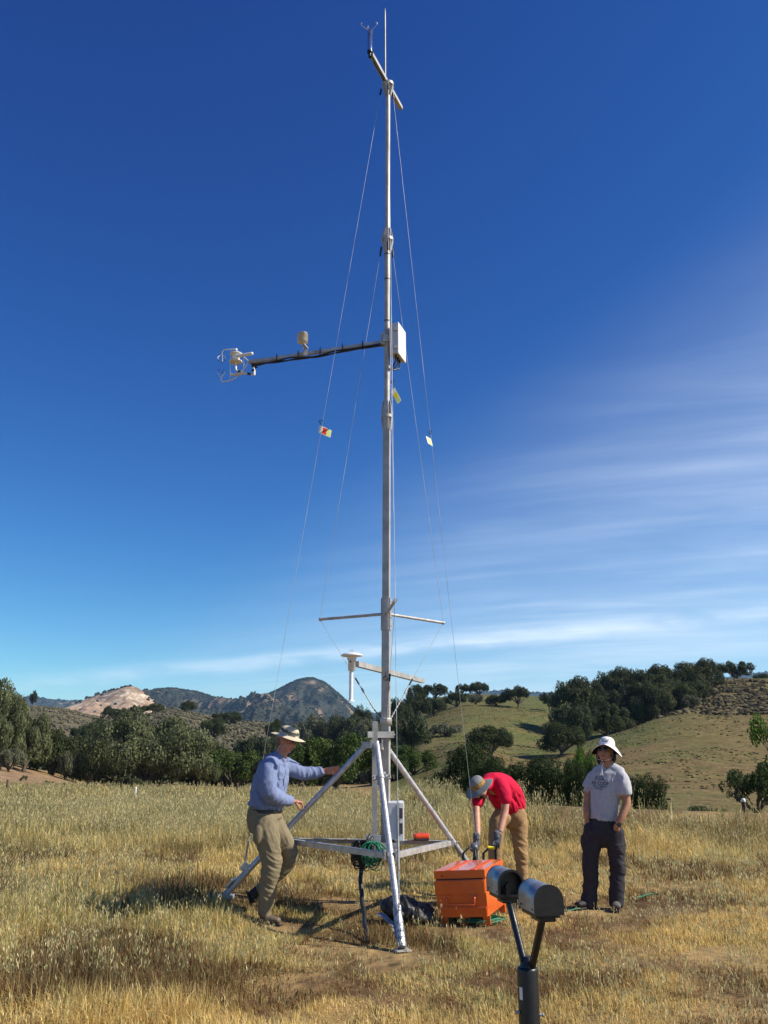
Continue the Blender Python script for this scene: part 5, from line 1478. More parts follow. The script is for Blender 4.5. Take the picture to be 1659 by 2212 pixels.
# ------------------------------------------------------------------ forked weather sensor in the foreground
M_hood = mat('brushed_hood', (0.37, 0.38, 0.40), rough=0.40, metal=0.7, var=0.05, vscale=30, bump=.08, bscale=200)
M_bk = mat('black_powder_coat', (0.012, 0.012, 0.014), rough=0.38, var=0.2, vscale=30, bump=.1, bscale=120)
Yp = 4.0
pt = P(1139, 2088, Yp); rad_p = 22.5 / FPX * (Yp * CP + (pt.z - CAMZ) * SP)
dis = thing('disdrometer', (pt.x, pt.y, 0), 'black pole with two silver hooded sensor heads on a fork, in the foreground', 'weather sensor')
mb = MB(); mb.lathe((pt.x, pt.y, -.02), (0, 0, 1), [(0, rad_p), (pt.z - .012 + .02, rad_p), (pt.z - .003 + .02, rad_p * .95), (pt.z + .02, rad_p * .8)], n=40); pole = mb.build('pole', M_bk, dis)
mb = MB(); q = P(1120.5, 2148, Yp - rad_p * .9)
aq = math.atan2(q.y - pt.y, q.x - pt.x)
for h0_, h1_, a0_, a1_, rr_, m2 in ((-.024, .024, -.26, .14, 1.006, None),):
    vs = []; K = 8
    for k in range(K + 1):
        a = aq + a0_ + (a1_ - a0_) * k / K
        for z_ in (h0_, h1_): vs.append(Vector((pt.x + math.cos(a) * rad_p * rr_, pt.y + math.sin(a) * rad_p * rr_, q.z + z_)))
    mb.add(vs, [(2 * k, 2 * k + 2, 2 * k + 3, 2 * k + 1) for k in range(K)])
mb.build('sticker', M_white, pole)
for s_ in (-1, 1):
    mb = MB(); zb3 = CAMZ + slope_y(2188 + 3 * s_) * Yp; mb.cyl((pt.x + s_ * rad_p * .95, pt.y - .01, zb3), (pt.x + s_ * (rad_p + .010), pt.y - .012, zb3), .006, n=10); mb.cyl((pt.x + s_ * (rad_p + .010), pt.y - .012, zb3), (pt.x + s_ * (rad_p + .016), pt.y - .012, zb3), .009, n=6); mb.build('bolt', M_alu, pole)
zh = 1.02
hl, hr = PZ(1090, 1904, zh), PZ(1166, 1938, zh)
ax_ = (hr - hl); ax_.z = 0; ax_.normalize(); sd = Vector((-ax_.y, ax_.x, 0))
if sd.x < 0: sd = -sd
def head(c, L, openend, nm):
    """c: middle of the head at arch centre height; arch of radius R over straight sides"""
    R, S = .0590, .047
    h = bpy.data.objects.new('sensor_head', None); col.objects.link(h); h.parent = dis; WORLD0[h.name] = base_of(dis)
    def profpts(r, s_, z0=0):
        pr = [(r, -s_)] + [(r * math.cos(math.pi * k / 24), r * math.sin(math.pi * k / 24)) for k in range(25)] + [(-r, -s_)]
        return pr
    def pos(a, u_, w_): return c + ax_ * a + sd * u_ + Vector((0, 0, w_))
    # hood sheet: outer and inner skins
    mb = MB(); po, pi_ = profpts(R, S), profpts(R - .004, S)
    k = len(po); a0, a1 = -L / 2, L / 2
    vs = [pos(a0, *q_) for q_ in po] + [pos(a1, *q_) for q_ in po] + [pos(a0, *q_) for q_ in pi_] + [pos(a1, *q_) for q_ in pi_]
    fs = []
    for i in range(k - 1):
        fs += [(i, i + 1, k + i + 1, k + i), (2 * k + i, 3 * k + i, 3 * k + i + 1, 2 * k + i + 1), (k + i, k + i + 1, 3 * k + i + 1, 3 * k + i), (i, 2 * k + i, 2 * k + i + 1, i + 1)]
    mb.add(vs, fs, True)
    hood = mb.build('hood', M_hood, h)
    # black end faces, slightly proud and overhanging below
    for end, rr_, th in ((a1, R + .0035, .008), (a0, R + .0005, .006)):
        mb = MB()
        s_ = 1 if end > 0 else -1
        pr = profpts(rr_, S + .006)
        if openend and end == a1:   # open mouth: rim ring, dark tunnel inside
            pin = profpts(rr_ - .010, S - .004); n_ = len(pr)
            V1 = [pos(end, *q_) for q_ in pr] + [pos(end + th, *q_) for q_ in pr] + [pos(end, *q_) for q_ in pin] + [pos(end + th, *q_) for q_ in pin]
            F1 = []
            for i in range(n_):
                j = (i + 1) % n_
                F1 += [(i, j, n_ + j, n_ + i), (2 * n_ + i, 3 * n_ + i, 3 * n_ + j, 2 * n_ + j), (n_ + i, n_ + j, 3 * n_ + j, 3 * n_ + i), (i, 2 * n_ + i, 2 * n_ + j, j)]
            mb.add(V1, F1)
            pin = profpts(R - .005, S - .002); V1 = [pos(end - .035, *q_) for q_ in pin]; mb.add(V1, [tuple(range(len(pin)))])
            pin = profpts(R - .006, S - .002); n_ = len(pin); mb.add([pos(end - .035, *q_) for q_ in pin] + [pos(end, *q_) for q_ in pin], [(i, (i + 1) % n_, n_ + (i + 1) % n_, n_ + i) for i in range(n_)])
            cc = pos(end - .035, .0, -.012); mb.cyl(cc, cc + ax_ * .012, .016, n=20)
            mb.box(pos(end + .004, -.015, -.03), (.02, .02, .04))
        else:
            n_ = len(pr); V1 = [pos(end, *q_) for q_ in pr] + [pos(end + s_ * th, *q_) for q_ in pr]
            mb.add(V1, [tuple(range(n_)), tuple(range(2 * n_ - 1, n_ - 1, -1))] + [(i, (i + 1) % n_, n_ + (i + 1) % n_, n_ + i) for i in range(n_)])
        mb.build('end_cap', M_bk, h)
    RA = Matrix((ax_, sd, Vector((0, 0, 1)))).transposed()
    mb = MB(); mb.box(pos(0.0, 0, -S - .008), (L * .92, R * 1.75, .022), RA, bev=.004); mb.box(pos(.03, 0, -S - .026), (L * .5, R * 1.2, .018), RA, bev=.004); mb.build('base', M_bk, h)
    mb = MB()
    for a in (-.35, .36): q_ = pos(a * L, -R - .0015, -.034); mb.cyl(q_ + sd * .002, q_ - sd * .002, .004, n=10)
    mb.build('screw', M_dark, h)
    return h
head(hl, .165, True, 'l'); head(hr, .185, False, 'r')
for a, b in ((hl + Vector((0.0, 0, -.07)) + ax_ * .045, pt + Vector((-.016, .01, .035))), (hr + Vector((0.0, 0, -.075)) + ax_ * .02, pt + Vector((.018, -.014, .0)))):
    mb = MB(); mb.tube([a + Vector((0, 0, .02)), a, a.lerp(b, .5), b, b + (b - a).normalized() * .02], .0155, n=18); mb.build('fork_arm', M_bk, dis)
mb = MB(); mb.lathe((pt.x, pt.y, pt.z - .004), (0, 0, 1), [(0, rad_p * .78), (.012, rad_p * .72), (.03, .022), (.045, .018)], n=28); mb.build('fork_hub', M_bk, dis)
# ------------------------------------------------------------------ tool bag behind the chest
tb = PZ(1032, 1900, .03); tb = Vector((P(1032, 1870, 9.95).x, 9.95, .02))
tbt = thing('tool_bag', tb, 'black tool bag with a yellow handle grip behind the orange chest', 'bag')
lump('bag_body', [ell(tb + Vector((0, 0, .10)), (.21, .14, .12)), ell(tb + Vector((-.12, 0, .12)), (.10, .12, .13)), ell(tb + Vector((.13, 0, .12)), (.10, .12, .13))], .012, 3, mat('tool_bag_black', (.02, .02, .022), rough=.6, var=.3, vscale=20), parent=tbt)
zhb = P(1032, 1850, 9.95).z
for s_, x0_, x1_ in ((0, -.17, -.02), (1, .05, .20)):
    mb = MB(); pts = [tb + Vector((x0_, -.06, .18)), tb + Vector((x0_ + .01, -.06, zhb + .02)), tb + Vector(((x0_ + x1_) / 2, -.06, zhb + .075)), tb + Vector((x1_ - .01, -.06, zhb + .06)), tb + Vector((x1_, -.06, .18))]
    mb.tube(pts, .013, n=8); mb.build('handle', M_black, tbt)
mb = MB(); mb.tube([tb + Vector((.11, -.062, zhb + .078)), tb + Vector((.18, -.062, zhb + .07))], .017, n=10); mb.build('handle_grip', mat('yellow_grip', (.85, .70, .02), rough=.5, var=.05), tbt)
# ------------------------------------------------------------------ fence posts and pipes
M_post = mat('rusty_pipe', (0.10, 0.06, 0.045), rough=.8, var=.3, vscale=20)
M_wood = mat('old_wood_post', (0.16, 0.115, 0.08), rough=.9, var=.3, vscale=15)
def post(name, x, yb, ytop, Y, r, m_, label, cap=None, cat='post'):
    X = tan_x(x) * Y; z0 = tz(X, Y); z1 = max(CAMZ + slope_y(ytop) * Y, z0 + .5)
    t = thing(name, (X, Y, z0), label, cat)
    mb = MB(); mb.cyl((X, Y, z0 - .3), (X, Y, z1), r, n=10); mb.build('post_shaft', m_, t)
    mb = MB(); mb.lathe((X, Y, z1 - .02), (0, 0, 1), [(0, r * 1.08), (.05, r * 1.08), (.08, r * .7), (.09, r * .1)], n=12); mb.build('post_cap', cap or m_, t)
    return t
post('pipe_post', 1592, 1760, 1730, 24, .055, M_post, 'rusty pipe post with a white tip by the small oak at the right', M_white)
post('fence_post', 27, 1702, 1686, 50, .07, M_wood, 'dark wooden fence post at the far left of the field')
post('marker_stake', 301, 1716, 1706, 44, .045, M_white, 'short white marker stake far out in the field on the left')
post('fence_post', 505, 1712, 1700, 56, .05, M_wood, 'thin fence post just left of the man in blue')
post('fence_post', 517, 1714, 1699, 54, .06, M_wood, 'thicker fence post nearest to the man in blue')
# ------------------------------------------------------------------ people
M_skin1 = mat('skin_fair', (0.50, 0.245, 0.165), rough=0.5, var=0.08, vscale=25, color2=(0.42, 0.17, 0.11), spec=0.35)
M_skin2 = mat('skin_tan', (0.42, 0.215, 0.13), rough=0.5, var=0.06, vscale=25, color2=(0.36, 0.16, 0.09), spec=0.35)
M_skin3 = mat('skin_pale', (0.52, 0.285, 0.19), rough=0.5, var=0.06, vscale=25, color2=(0.45, 0.21, 0.13), spec=0.35)
M_hair = mat('dark_hair', (0.018, 0.013, 0.010), rough=0.5, var=0.3, vscale=60, bump=.6, bscale=90)
M_lens = mat('dark_lens', (0.006, 0.007, 0.010), rough=0.08, var=0.0)
M_lip = mat('lips', (0.33, 0.12, 0.10), rough=0.5, var=0.05)
M_blue = mat('blue_shirt_cloth', (0.195, 0.24, 0.40), rough=0.85, var=0.05, vscale=30, bump=.25, bscale=160, spec=.15)
M_khaki = mat('olive_trousers_cloth', (0.225, 0.185, 0.115), rough=0.85, var=0.06, vscale=20, bump=.25, bscale=160, spec=.15)
M_red = mat('red_shirt_cloth', (0.60, 0.012, 0.050), rough=0.85, var=0.05, vscale=30, bump=.2, bscale=160, spec=.15)
M_tan = mat('tan_trousers_cloth', (0.34, 0.215, 0.105), rough=0.85, var=0.06, vscale=20, bump=.25, bscale=160, spec=.15)
M_gshirt = mat('grey_shirt_cloth', (0.44, 0.44, 0.47), rough=0.85, var=0.06, vscale=35, bump=.2, bscale=160, spec=.15)
M_char = mat('charcoal_trousers_cloth', (0.042, 0.038, 0.045), rough=0.8, var=0.1, vscale=20, bump=.25, bscale=160, spec=.2)
M_boot = mat('brown_boot_leather', (0.17, 0.125, 0.085), rough=0.75, var=0.2, vscale=30, bump=.5, bscale=80)
M_bootd = mat('dark_boot_leather', (0.022, 0.02, 0.02), rough=0.7, var=0.2, vscale=30, bump=.5, bscale=80)
M_glove = mat('grey_glove_knit', (0.105, 0.115, 0.14), rough=0.85, var=0.15, vscale=60, bump=.5, bscale=200)
M_glovep = mat('black_glove_palm', (0.015, 0.016, 0.02), rough=0.5, var=0.2, vscale=60)
def hand(w, k, tdir, ac, th, curl=0.5, s=1.0, r=.0088, fan=0.12):
    """w wrist, k middle of the knuckles, tdir where fingertips point, ac index->little finger, th thumb tip"""
    w, k, tdir, ac, th = Vector(w), Vector(k), Vector(tdir).normalized(), Vector(ac).normalized(), Vector(th)
    pd = (k - w).normalized(); pr = []
    pr.append(limb([w - pd * .03, w, w.lerp(k, .45), k], [.026 * s, (.030 * s, .021 * s), (.040 * s, .016 * s), (.042 * s, .0135 * s)], side=ac, n=16))
    for i, (o_, L) in enumerate(((-.031, .070), (-.011, .078), (.010, .073), (.030, .058))):
        b = k + ac * o_ * s - pd * .006
        d1 = (pd * (1 - curl) + tdir * curl + ac * (o_ * fan * 10)).normalized(); d2 = (pd * (1 - curl) * .3 + tdir).normalized(); 
        p1 = b + d1 * L * .45 * s; p2 = p1 + d2 * L * .33 * s; p3 = p2 + (d2 + tdir * .4).normalized() * L * .24 * s
        pr.append(limb([b, p1, p2, p3], [r * 1.12 * s, r * s, r * .9 * s, r * .72 * s], n=10, sub=3))
    tb = w.lerp(k, .28) - ac * .030 * s
    pr.append(limb([tb + ac * .014, tb.lerp(th, .45) - ac * .008, th], [.0145 * s, .0115 * s, .0085 * s], n=10, sub=3))
    return pr
def headprims(c, f, up, w=.076, d=.096, h=.118, nose=1.0):
    """c centre of the skull, f facing direction, up head's own up"""
    f = Vector(f).normalized(); up = Vector(up); up = (up - f * up.dot(f)).normalized(); s = f.cross(up)
    R = Matrix((f, s, up)).transposed(); q = lambda a, b, e: c + f * a + s * b + up * e
    pr = [ell(q(-.012, 0, .022), (d, w, h * .80), R), ell(q(.018, 0, -.035), (.070, w * .84, .082), R),
          ell(q(.045, 0, -.085), (.036, .034, .028), R), ell(q(.052, 0, .015), (.040, .058, .030), R),
          limb([q(.078, 0, .012), q(.100, 0, -.018), q(.108, 0, -.034)], [.010, .0125 * nose, .0150 * nose], n=10, sub=3),
          ell(q(.094, .011, -.036), (.011, .009, .008), R), ell(q(.094, -.011, -.036), (.011, .009, .008), R),
          ell(q(.077, 0, -.058), (.018, .027, .007), R), ell(q(.074, 0, -.069), (.018, .023, .008), R),
          ell(q(.050, .042, -.028), (.026, .022, .022), R), ell(q(.050, -.042, -.028), (.026, .022, .022), R),
          ell(q(.000, .0, -.062), (.055, w * .80, .035), R)]
    for sg in (-1, 1):
        pr += [ell(q(-.008, sg * (w + .002), -.010), (.018, .008, .030), R), ell(q(-.006, sg * (w - .006), -.028), (.012, .010, .014), R)]
    return pr, q, R
def folds(items, base=.004, seed=1, fine=.5):
    """wrinkles: items = (centre, direction along the limb, radius of effect, wavelength, depth)"""
    def fn(c, n):
        d = n3(c, .09, seed) * base * 1.4 + n3(c, .035, seed + 3) * base * fine
        for (ce, ax_d, rad, wl, dep) in items:
            ce = np.array(ce[:]); a = np.array(Vector(ax_d).normalized()[:])
            rel = c - ce; dist = np.linalg.norm(rel, axis=1); w_ = np.exp(-(dist / rad) ** 2)
            t = rel @ a; perp = rel - t[:, None] * a
            sh_ = perp @ np.roll(a, 1) * .8
            qq = perp / (wl * 2.6) + a * ((t + sh_) / (wl * .8))[:, None]
            nz_ = n3(qq, 1.0, seed + 11)
            rdg = (1 - np.clip(np.abs(nz_) * 3.4, 0, 1)) * 1.5 - .35
            d = d + w_ * dep * rdg
        return c + n * d[:, None]
    return fn
def hat(name, c, axis, fwd, ra, rb, hc, ba, bb, droop, mats, parent, dent=0.0, wav=0.0, th=.003, nseg=56, crown_pow=2.6, side_up=0.0, band=None):
    """crown half axes ra (fwd) rb (side), height hc; brim half axes ba, bb; droop(angle, t) lowers the brim"""
    axis = Vector(axis).normalized(); fwd = Vector(fwd); fwd = (fwd - axis * fwd.dot(axis)).normalized(); s = axis.cross(fwd)
    rows = []
    for i in range(15):
        t = i / 14; a = t * math.pi / 2
        r_ = math.sin(a) ** (2 / crown_pow); z_ = math.cos(a) ** (2 / crown_pow) * hc
        rows.append((r_, z_, 0))
    for i in range(1, 11): rows.append((1, 0, i / 10))
    vs = []
    for (r_, z_, b_) in rows:
        for k in range(nseg):
            a = 2 * math.pi * k / nseg
            x_ = math.cos(a) * (ra * r_ * (1 + .0) if not b_ else ra + (ba - ra) * b_); y_ = math.sin(a) * (rb * r_ if not b_ else rb + (bb - rb) * b_)
            zz_ = z_ - (droop(a, b_) if b_ else 0) + (wav * b_ * math.sin(a * 3 + 1))
            if not b_ and r_ < .75: zz_ -= dent * (1 - (r_ / .75) ** 2) 
            vs.append(c + fwd * x_ + s * y_ + axis * zz_)
    nr_ = len(rows); fs, mi = [], []
    for i in range(nr_ - 1):
        for k in range(nseg):
            fs.append((i * nseg + k, (i + 1) * nseg + k, (i + 1) * nseg + (k + 1) % nseg, i * nseg + (k + 1) % nseg)); 
            mi.append(2 if (band and band(i, k / nseg * 2 * math.pi)) else 0)
    o_ = len(vs)
    vs2 = [v_ - axis * th - (v_ - c).normalized() * th * .4 for v_ in vs]
    for i in range(nr_ - 1):
        for k in range(nseg):
            fs.append((o_ + i * nseg + k, o_ + i * nseg + (k + 1) % nseg, o_ + (i + 1) * nseg + (k + 1) % nseg, o_ + (i + 1) * nseg + k)); mi.append(1)
    e = (nr_ - 1) * nseg
    for k in range(nseg): fs.append((e + k, o_ + e + k, o_ + e + (k + 1) % nseg, e + (k + 1) % nseg)); mi.append(0)
    me_ = bpy.data.meshes.new(name); me_.from_pydata([tuple(v_) for v_ in vs + vs2], [], fs); me_.update()
    me_.polygons.foreach_set('material_index', mi); me_.polygons.foreach_set('use_smooth', [True] * len(fs))
    return link_mesh(name, me_, mats, parent)
def text_on(name, txt, target, origin, right, up, height, m_, parent, shear=0.0, off=.0022, cast=.12, stretch=1.0, bold=0.0):
    """lettering laid onto a surface: font outline -> mesh -> each vertex dropped on the target"""
    cu = bpy.data.curves.new('tmp_text', 'FONT'); cu.body = txt; cu.align_x = 'CENTER'; cu.align_y = 'CENTER'; cu.size = 1; cu.shear = shear; cu.offset = bold
    cu.resolution_u = 3
    to = bpy.data.objects.new('tmp_text', cu); col.objects.link(to)
    dg = bpy.context.evaluated_depsgraph_get(); dg.update()
    me_ = bpy.data.meshes.new_from_object(to.evaluated_get(dg))
    bpy.data.objects.remove(to)
    b_ = bmesh.new(); b_.from_mesh(me_); bmesh.ops.triangulate(b_, faces=b_.faces)
    bmesh.ops.subdivide_edges(b_, edges=[e for e in b_.edges if e.calc_length() > .25], cuts=2)
    b_.to_mesh(me_); b_.free()
    drop(me_, target, origin, right, up, height, off, cast, stretch)
    me_.name = name; me_.materials.clear()
    return link_mesh(name, me_, m_, parent)
def drop(me_, target, origin, right, up, height, off, cast, stretch=1.0):
    right, up = Vector(right).normalized(), Vector(up).normalized(); up = (up - right * up.dot(right)).normalized(); nn_ = right.cross(up)
    org = base_of(target)
    bt = BVHTree.FromPolygons([q.co + org for q in target.data.vertices], [tuple(p.vertices) for p in target.data.polygons])
    for q in me_.vertices:
        p = origin + right * q.co.x * height * stretch + up * q.co.y * height
        hit = bt.ray_cast(p + nn_ * cast, -nn_, cast * 2)
        q.co = (hit[0] + nn_ * off) if hit[0] is not None else p
# ============================ the man in blue
def L(cx, cy_, Y): return P(438.9 + cx * .2232, 1536 + cy_ * .2232, Y)
Y1 = 8.93
f1 = Vector((.92, -.39, 0)); r1_ = Vector((-.39, -.92, 0))
p1t = thing('person', (L(600, 2000, 8.85).x, 8.85, 0), 'man in a cream sun hat and blue shirt with both hands at the mast leg', 'person')
hc_ = L(800, 290, Y1 - .02)
hp, q1, RH1 = headprims(hc_, (.93, -.22, -.22), (.22, 0, .97))
leg_a = on_row(top_l, foot_l, 1668); leg_b = on_row(top_l, foot_l, 1747)
ld_ = (foot_l - top_l).normalized()
wn = L(868, 872, leg_b.y - .10); kn_ = L(952, 885, leg_b.y - .052)
wf = L(1172, 583, leg_a.y - .03); kf = L(1255, 572, leg_a.y - .048)
body = hp + [limb([L(735, 470, Y1), L(752, 420, Y1), L(792, 345, Y1 - .01)], [.075, .062, .060]),
    limb([L(620, 960, Y1), L(665, 700, Y1), L(700, 530, Y1), L(725, 470, Y1)], [(.14, .11), (.16, .12), (.17, .11), (.11, .08)], side=r1_),
    limb([L(655, 515, Y1 - .20), L(632, 650, Y1 - .255), L(650, 785, Y1 - .27), L(750, 850, Y1 - .10), wn], [.05, .046, .042, .038, .029]),
    limb([L(800, 530, Y1 + .16), L(960, 600, Y1 + .20), L(1080, 598, Y1 + .23), wf], [.05, .045, .040, .028]),
    limb([L(600, 1000, Y1 - .06), L(618, 1230, Y1 - .10), L(655, 1420, Y1 - .10), L(622, 1750, Y1 - .09), L(592, 1960, Y1 - .08)], [.08, .07, .055, .045, .04]),
    limb([L(650, 1060, Y1 + .05), L(745, 1210, Y1 + .07), L(832, 1360, Y1 + .08), L(800, 1480, Y1 + .1), L(545, 1735, Y1 + .12)], [.07, .06, .05, .045, .04])]
body += hand(wn, kn_, L(975, 985, leg_b.y - .045) - kn_, L(950, 885, leg_b.y + .05) - kn_, L(940, 960, leg_b.y - .07), curl=.75, s=1.03)
body += hand(wf, kf, (leg_a - kf) + Vector((.09, .02, .045)), Vector((.15, -.35, .9)) * -1, L(1268, 628, leg_a.y - .04), curl=.35, s=.98)
b1 = blob('skin', body, .0052, 2, M_skin1, p1t)
# lips
for (qq, par, nm) in ((q1, p1t, 'x'),): pass
mb = MB(); e_ = ell(q1(.0875, 0, -.0635), (.0085, .021, .0065), RH1, 8); mb.add(e_[0], e_[1], True); mb.build('lips', M_lip, p1t)
tors = limb([L(612, 925, Y1), L(628, 800, Y1), L(655, 680, Y1), L(682, 570, Y1), L(712, 485, Y1), L(738, 440, Y1)], [(.165, .168), (.175, .178), (.185, .172), (.19, .150), (.165, .11), (.085, .075)], side=r1_)
sh = [tors,
    limb([L(668, 500, Y1 - .17), L(628, 610, Y1 - .25), L(640, 775, Y1 - .28), L(735, 848, Y1 - .13), L(825, 868, wn.y - .05), wn + Vector((-.014, -.01, 0))], [.084, .086, .080, .066, .053, .045]),
    limb([L(790, 525, Y1 + .14), L(880, 570, Y1 + .18), L(965, 600, Y1 + .20), L(1075, 598, Y1 + .23), L(1150, 585, wf.y + .0), wf + Vector((-.02, 0, 0))], [.088, .078, .066, .058, .045, .040]),
    limb([L(722, 425, Y1 - .055), L(752, 455, Y1 - .075), L(790, 480, Y1 - .045)], [.020, .018, .016], n=10),
    limb([L(715, 400, Y1 - .02), L(712, 398, Y1 + .03), L(760, 440, Y1 + .07), L(800, 480, Y1 - .01)], [.022, .022, .018, .014], n=10),
    limb([L(440, 895, Y1 + .02), L(600, 945, Y1 - .15)], [.022, .022], n=10)]
fl = folds([(L(640, 780, Y1 - .2), L(840, 872, Y1) - L(620, 700, Y1), .16, .055, .016), (L(740, 850, wn.y), (1, 0, -.3), .10, .035, .009),
            (L(1050, 600, wf.y), (1, 0, .1), .18, .045, .008), (L(560, 880, Y1 - .1), (.4, 0, 1), .16, .06, .014), (L(720, 600, Y1 - .1), (1, 0, .45), .18, .07, .010),
            (L(600, 640, Y1 - .15), (.3, 0, 1), .12, .06, .008)], .005, 21)
shirt1 = blob('shirt', sh, .0085, 3, M_blue, p1t, disp=fl)
# shirt details: placket, chest pocket, small label
mb = MB()
bt1 = BVHTree.FromPolygons([q.co + base_of(shirt1) for q in shirt1.data.vertices], [tuple(p.vertices) for p in shirt1.data.polygons])
def surf(pt_, cam_off=.003):
    d_ = (pt_ - Vector((0, 0, CAMZ))).normalized(); h_ = bt1.ray_cast(Vector((0, 0, CAMZ)), d_)
    return (h_[0] - d_ * cam_off) if h_[0] is not None else pt_
mb = MB(); mb.tube([surf(L(792 + 12 * math.sin(k), 500 + k * 42, Y1)) for k in range(10)], .0045, n=6); mb.build('placket', M_blue, shirt1)
mb = MB(); mb.tube([surf(L(735 + k * 9, 655 + (k == 5) * 6 + (k == 6) * 12, Y1)) for k in range(7)], .004, n=6); mb.build('pocket_flap', M_blue, shirt1)
mb = MB(); c_ = surf(L(817, 636, Y1), .004); mb.box(c_, (.022, .006, .012), bev=.001); mb.build('label', M_wplas, shirt1)
for k in range(5):
    mb = MB(); c_ = surf(L(790, 520 + k * 80, Y1), .006); mb.cyl(c_ - Vector((.0, .002, 0)), c_ + Vector((0, .002, 0)), .0055, n=10, up=Vector((0, 0, 1))); mb.build('button', M_wplas, shirt1)
tr = [limb([L(600, 945, Y1), L(592, 1000, Y1), L(600, 1080, Y1), L(630, 1150, Y1)], [(.165, .155), (.175, .175), (.170, .178), (.12, .12)], side=r1_),
      limb([L(590, 1060, Y1 - .07), L(618, 1230, Y1 - .10), L(655, 1420, Y1 - .10), L(650, 1560, Y1 - .10), L(622, 1750, Y1 - .09), L(592, 1960, Y1 - .08)], [.134, .118, .097, .088, .076, .066]),
      limb([L(650, 1060, Y1 + .05), L(745, 1210, Y1 + .07), L(838, 1360, Y1 + .08), L(810, 1480, Y1 + .1), L(660, 1630, Y1 + .11), L(545, 1735, Y1 + .12)], [.126, .102, .082, .077, .068, .058]),
      ell(L(530, 1200, Y1 - .2), (.045, .03, .09), Matrix.Rotation(.1, 3, 'Y')), ell(L(440, 1045, Y1 - .04), (.02, .06, .05))]
fl = folds([(L(655, 1480, Y1 - .1), (.15, 0, -1), .14, .06, .013), (L(620, 1800, Y1 - .1), (.2, 0, -1), .2, .075, .010), (L(840, 1400, Y1), (.8, 0, -.6), .12, .05, .010),
            (L(600, 1120, Y1 - .1), (1, 0, -.6), .14, .07, .009), (L(700, 1250, Y1 - .1), (.6, 0, .8), .15, .06, .008)], .005, 31)
trou1 = blob('trousers', tr, .0085, 3, M_khaki, p1t, disp=fl)
mb = MB(); R_b = [L(602, 962, Y1) + f1 * math.cos(a) * .166 + r1_ * math.sin(a) * .172 for a in [k * math.pi / 20 for k in range(40)]]
vs = []
for p in R_b: vs += [p + Vector((0, 0, -.018)), p + Vector((0, 0, .018))]
mb.add(vs, [(2 * k, (2 * k + 2) % 80, (2 * k + 3) % 80, 2 * k + 1) for k in range(40)], True); mb.build('belt', M_bk, trou1)
def boot(name, ank, heel, toe, m_, par, s=1.0, sole=True):
    ank, heel, toe = Vector(ank), Vector(heel), Vector(toe); d = (toe - heel).normalized(); sd_ = d.cross((ank - heel).normalized()).normalized(); up_ = sd_.cross(d)
    pr = [limb([ank, heel.lerp(ank, .45) + d * .03, heel + d * .035], [.052 * s, .050 * s, .045 * s]), limb([heel + d * .03, heel.lerp(toe, .55), toe - d * .035], [(.037 * s, .042 * s), (.046 * s, .036 * s), (.042 * s, .027 * s)], side=sd_)]
    o_ = blob(name, pr, .006, 2, m_, par)
    R_ = Matrix((d, sd_, up_)).transposed()
    mb = MB(); mb.box(heel.lerp(toe, .5) - up_ * .038 * s, ((toe - heel).length, .088 * s, .020), R_, bev=.009); mb.build('sole', M_bootd, o_)
    return o_
gz1 = tz(-.98, 8.85)
boot('boot', L(592, 1960, Y1 - .08), Vector((L(560, 2030, 8.85).x, 8.85, gz1 + .05)), Vector((L(765, 2060, 8.80).x, 8.78, gz1 + .045)), M_boot, p1t)
boot('boot', L(530, 1735, Y1 + .12), L(462, 1730, Y1 + .12), L(510, 1870, Y1 + .10), M_bootd, p1t)
M_hatb = mat('cream_hat_cloth', (0.54, 0.475, 0.345), rough=.85, var=.05, bump=.3, bscale=200, spec=.1)
M_hatu = mat('tan_hat_underside', (0.50, 0.30, 0.175), rough=.85, var=.05, spec=.1)
M_hatd = mat('dark_hat_band', (0.125, 0.125, 0.10), rough=.9, var=.1, spec=.1)  # darker olive band slanting round the crown
ax1 = Vector((.27, -.03, .96)).normalized()
hat1 = hat('sun_hat', L(828, 236, Y1 - .01), ax1, (.93, -.25, -.2), .108, .088, .098, .186, .165, lambda a, t: .016 * t * t + .010 * t * abs(math.sin(a)), [M_hatb, M_hatu, M_hatd], p1t, dent=.006, wav=.004, crown_pow=2.5,
    band=lambda i, a: (i < 15) and (3.2 + 2.6 * math.sin(a + 2.6) + 4.5 < i < 8.6 + 2.6 * math.sin(a + 2.6) + 2.0))
mb = MB()
for sg in (-1, 1):
    e_ = ell(q1(.088, sg * .030, .012), (.007, .024, .019), RH1, 8); mb.add(e_[0], e_[1], True)
mb.tube([q1(.092, -.012, .018), q1(.097, 0, .020), q1(.092, .012, .018)], .002, n=6)
for sg in (-1, 1): mb.tube([q1(.082, sg * .052, .016), q1(.04, sg * .078, .012), q1(-.01, sg * .082, .004)], .0022, n=6)
mb.build('sunglasses', M_lens, p1t)
mb = MB(); e_ = ell(q1(-.055, 0, -.012), (.052, .076, .055), RH1, 12); mb.add(e_[0], e_[1], True); mb.build('hair', mat('grey_hair', (.22, .17, .14), rough=.8, var=.3, vscale=60, bump=.6, bscale=90), p1t)
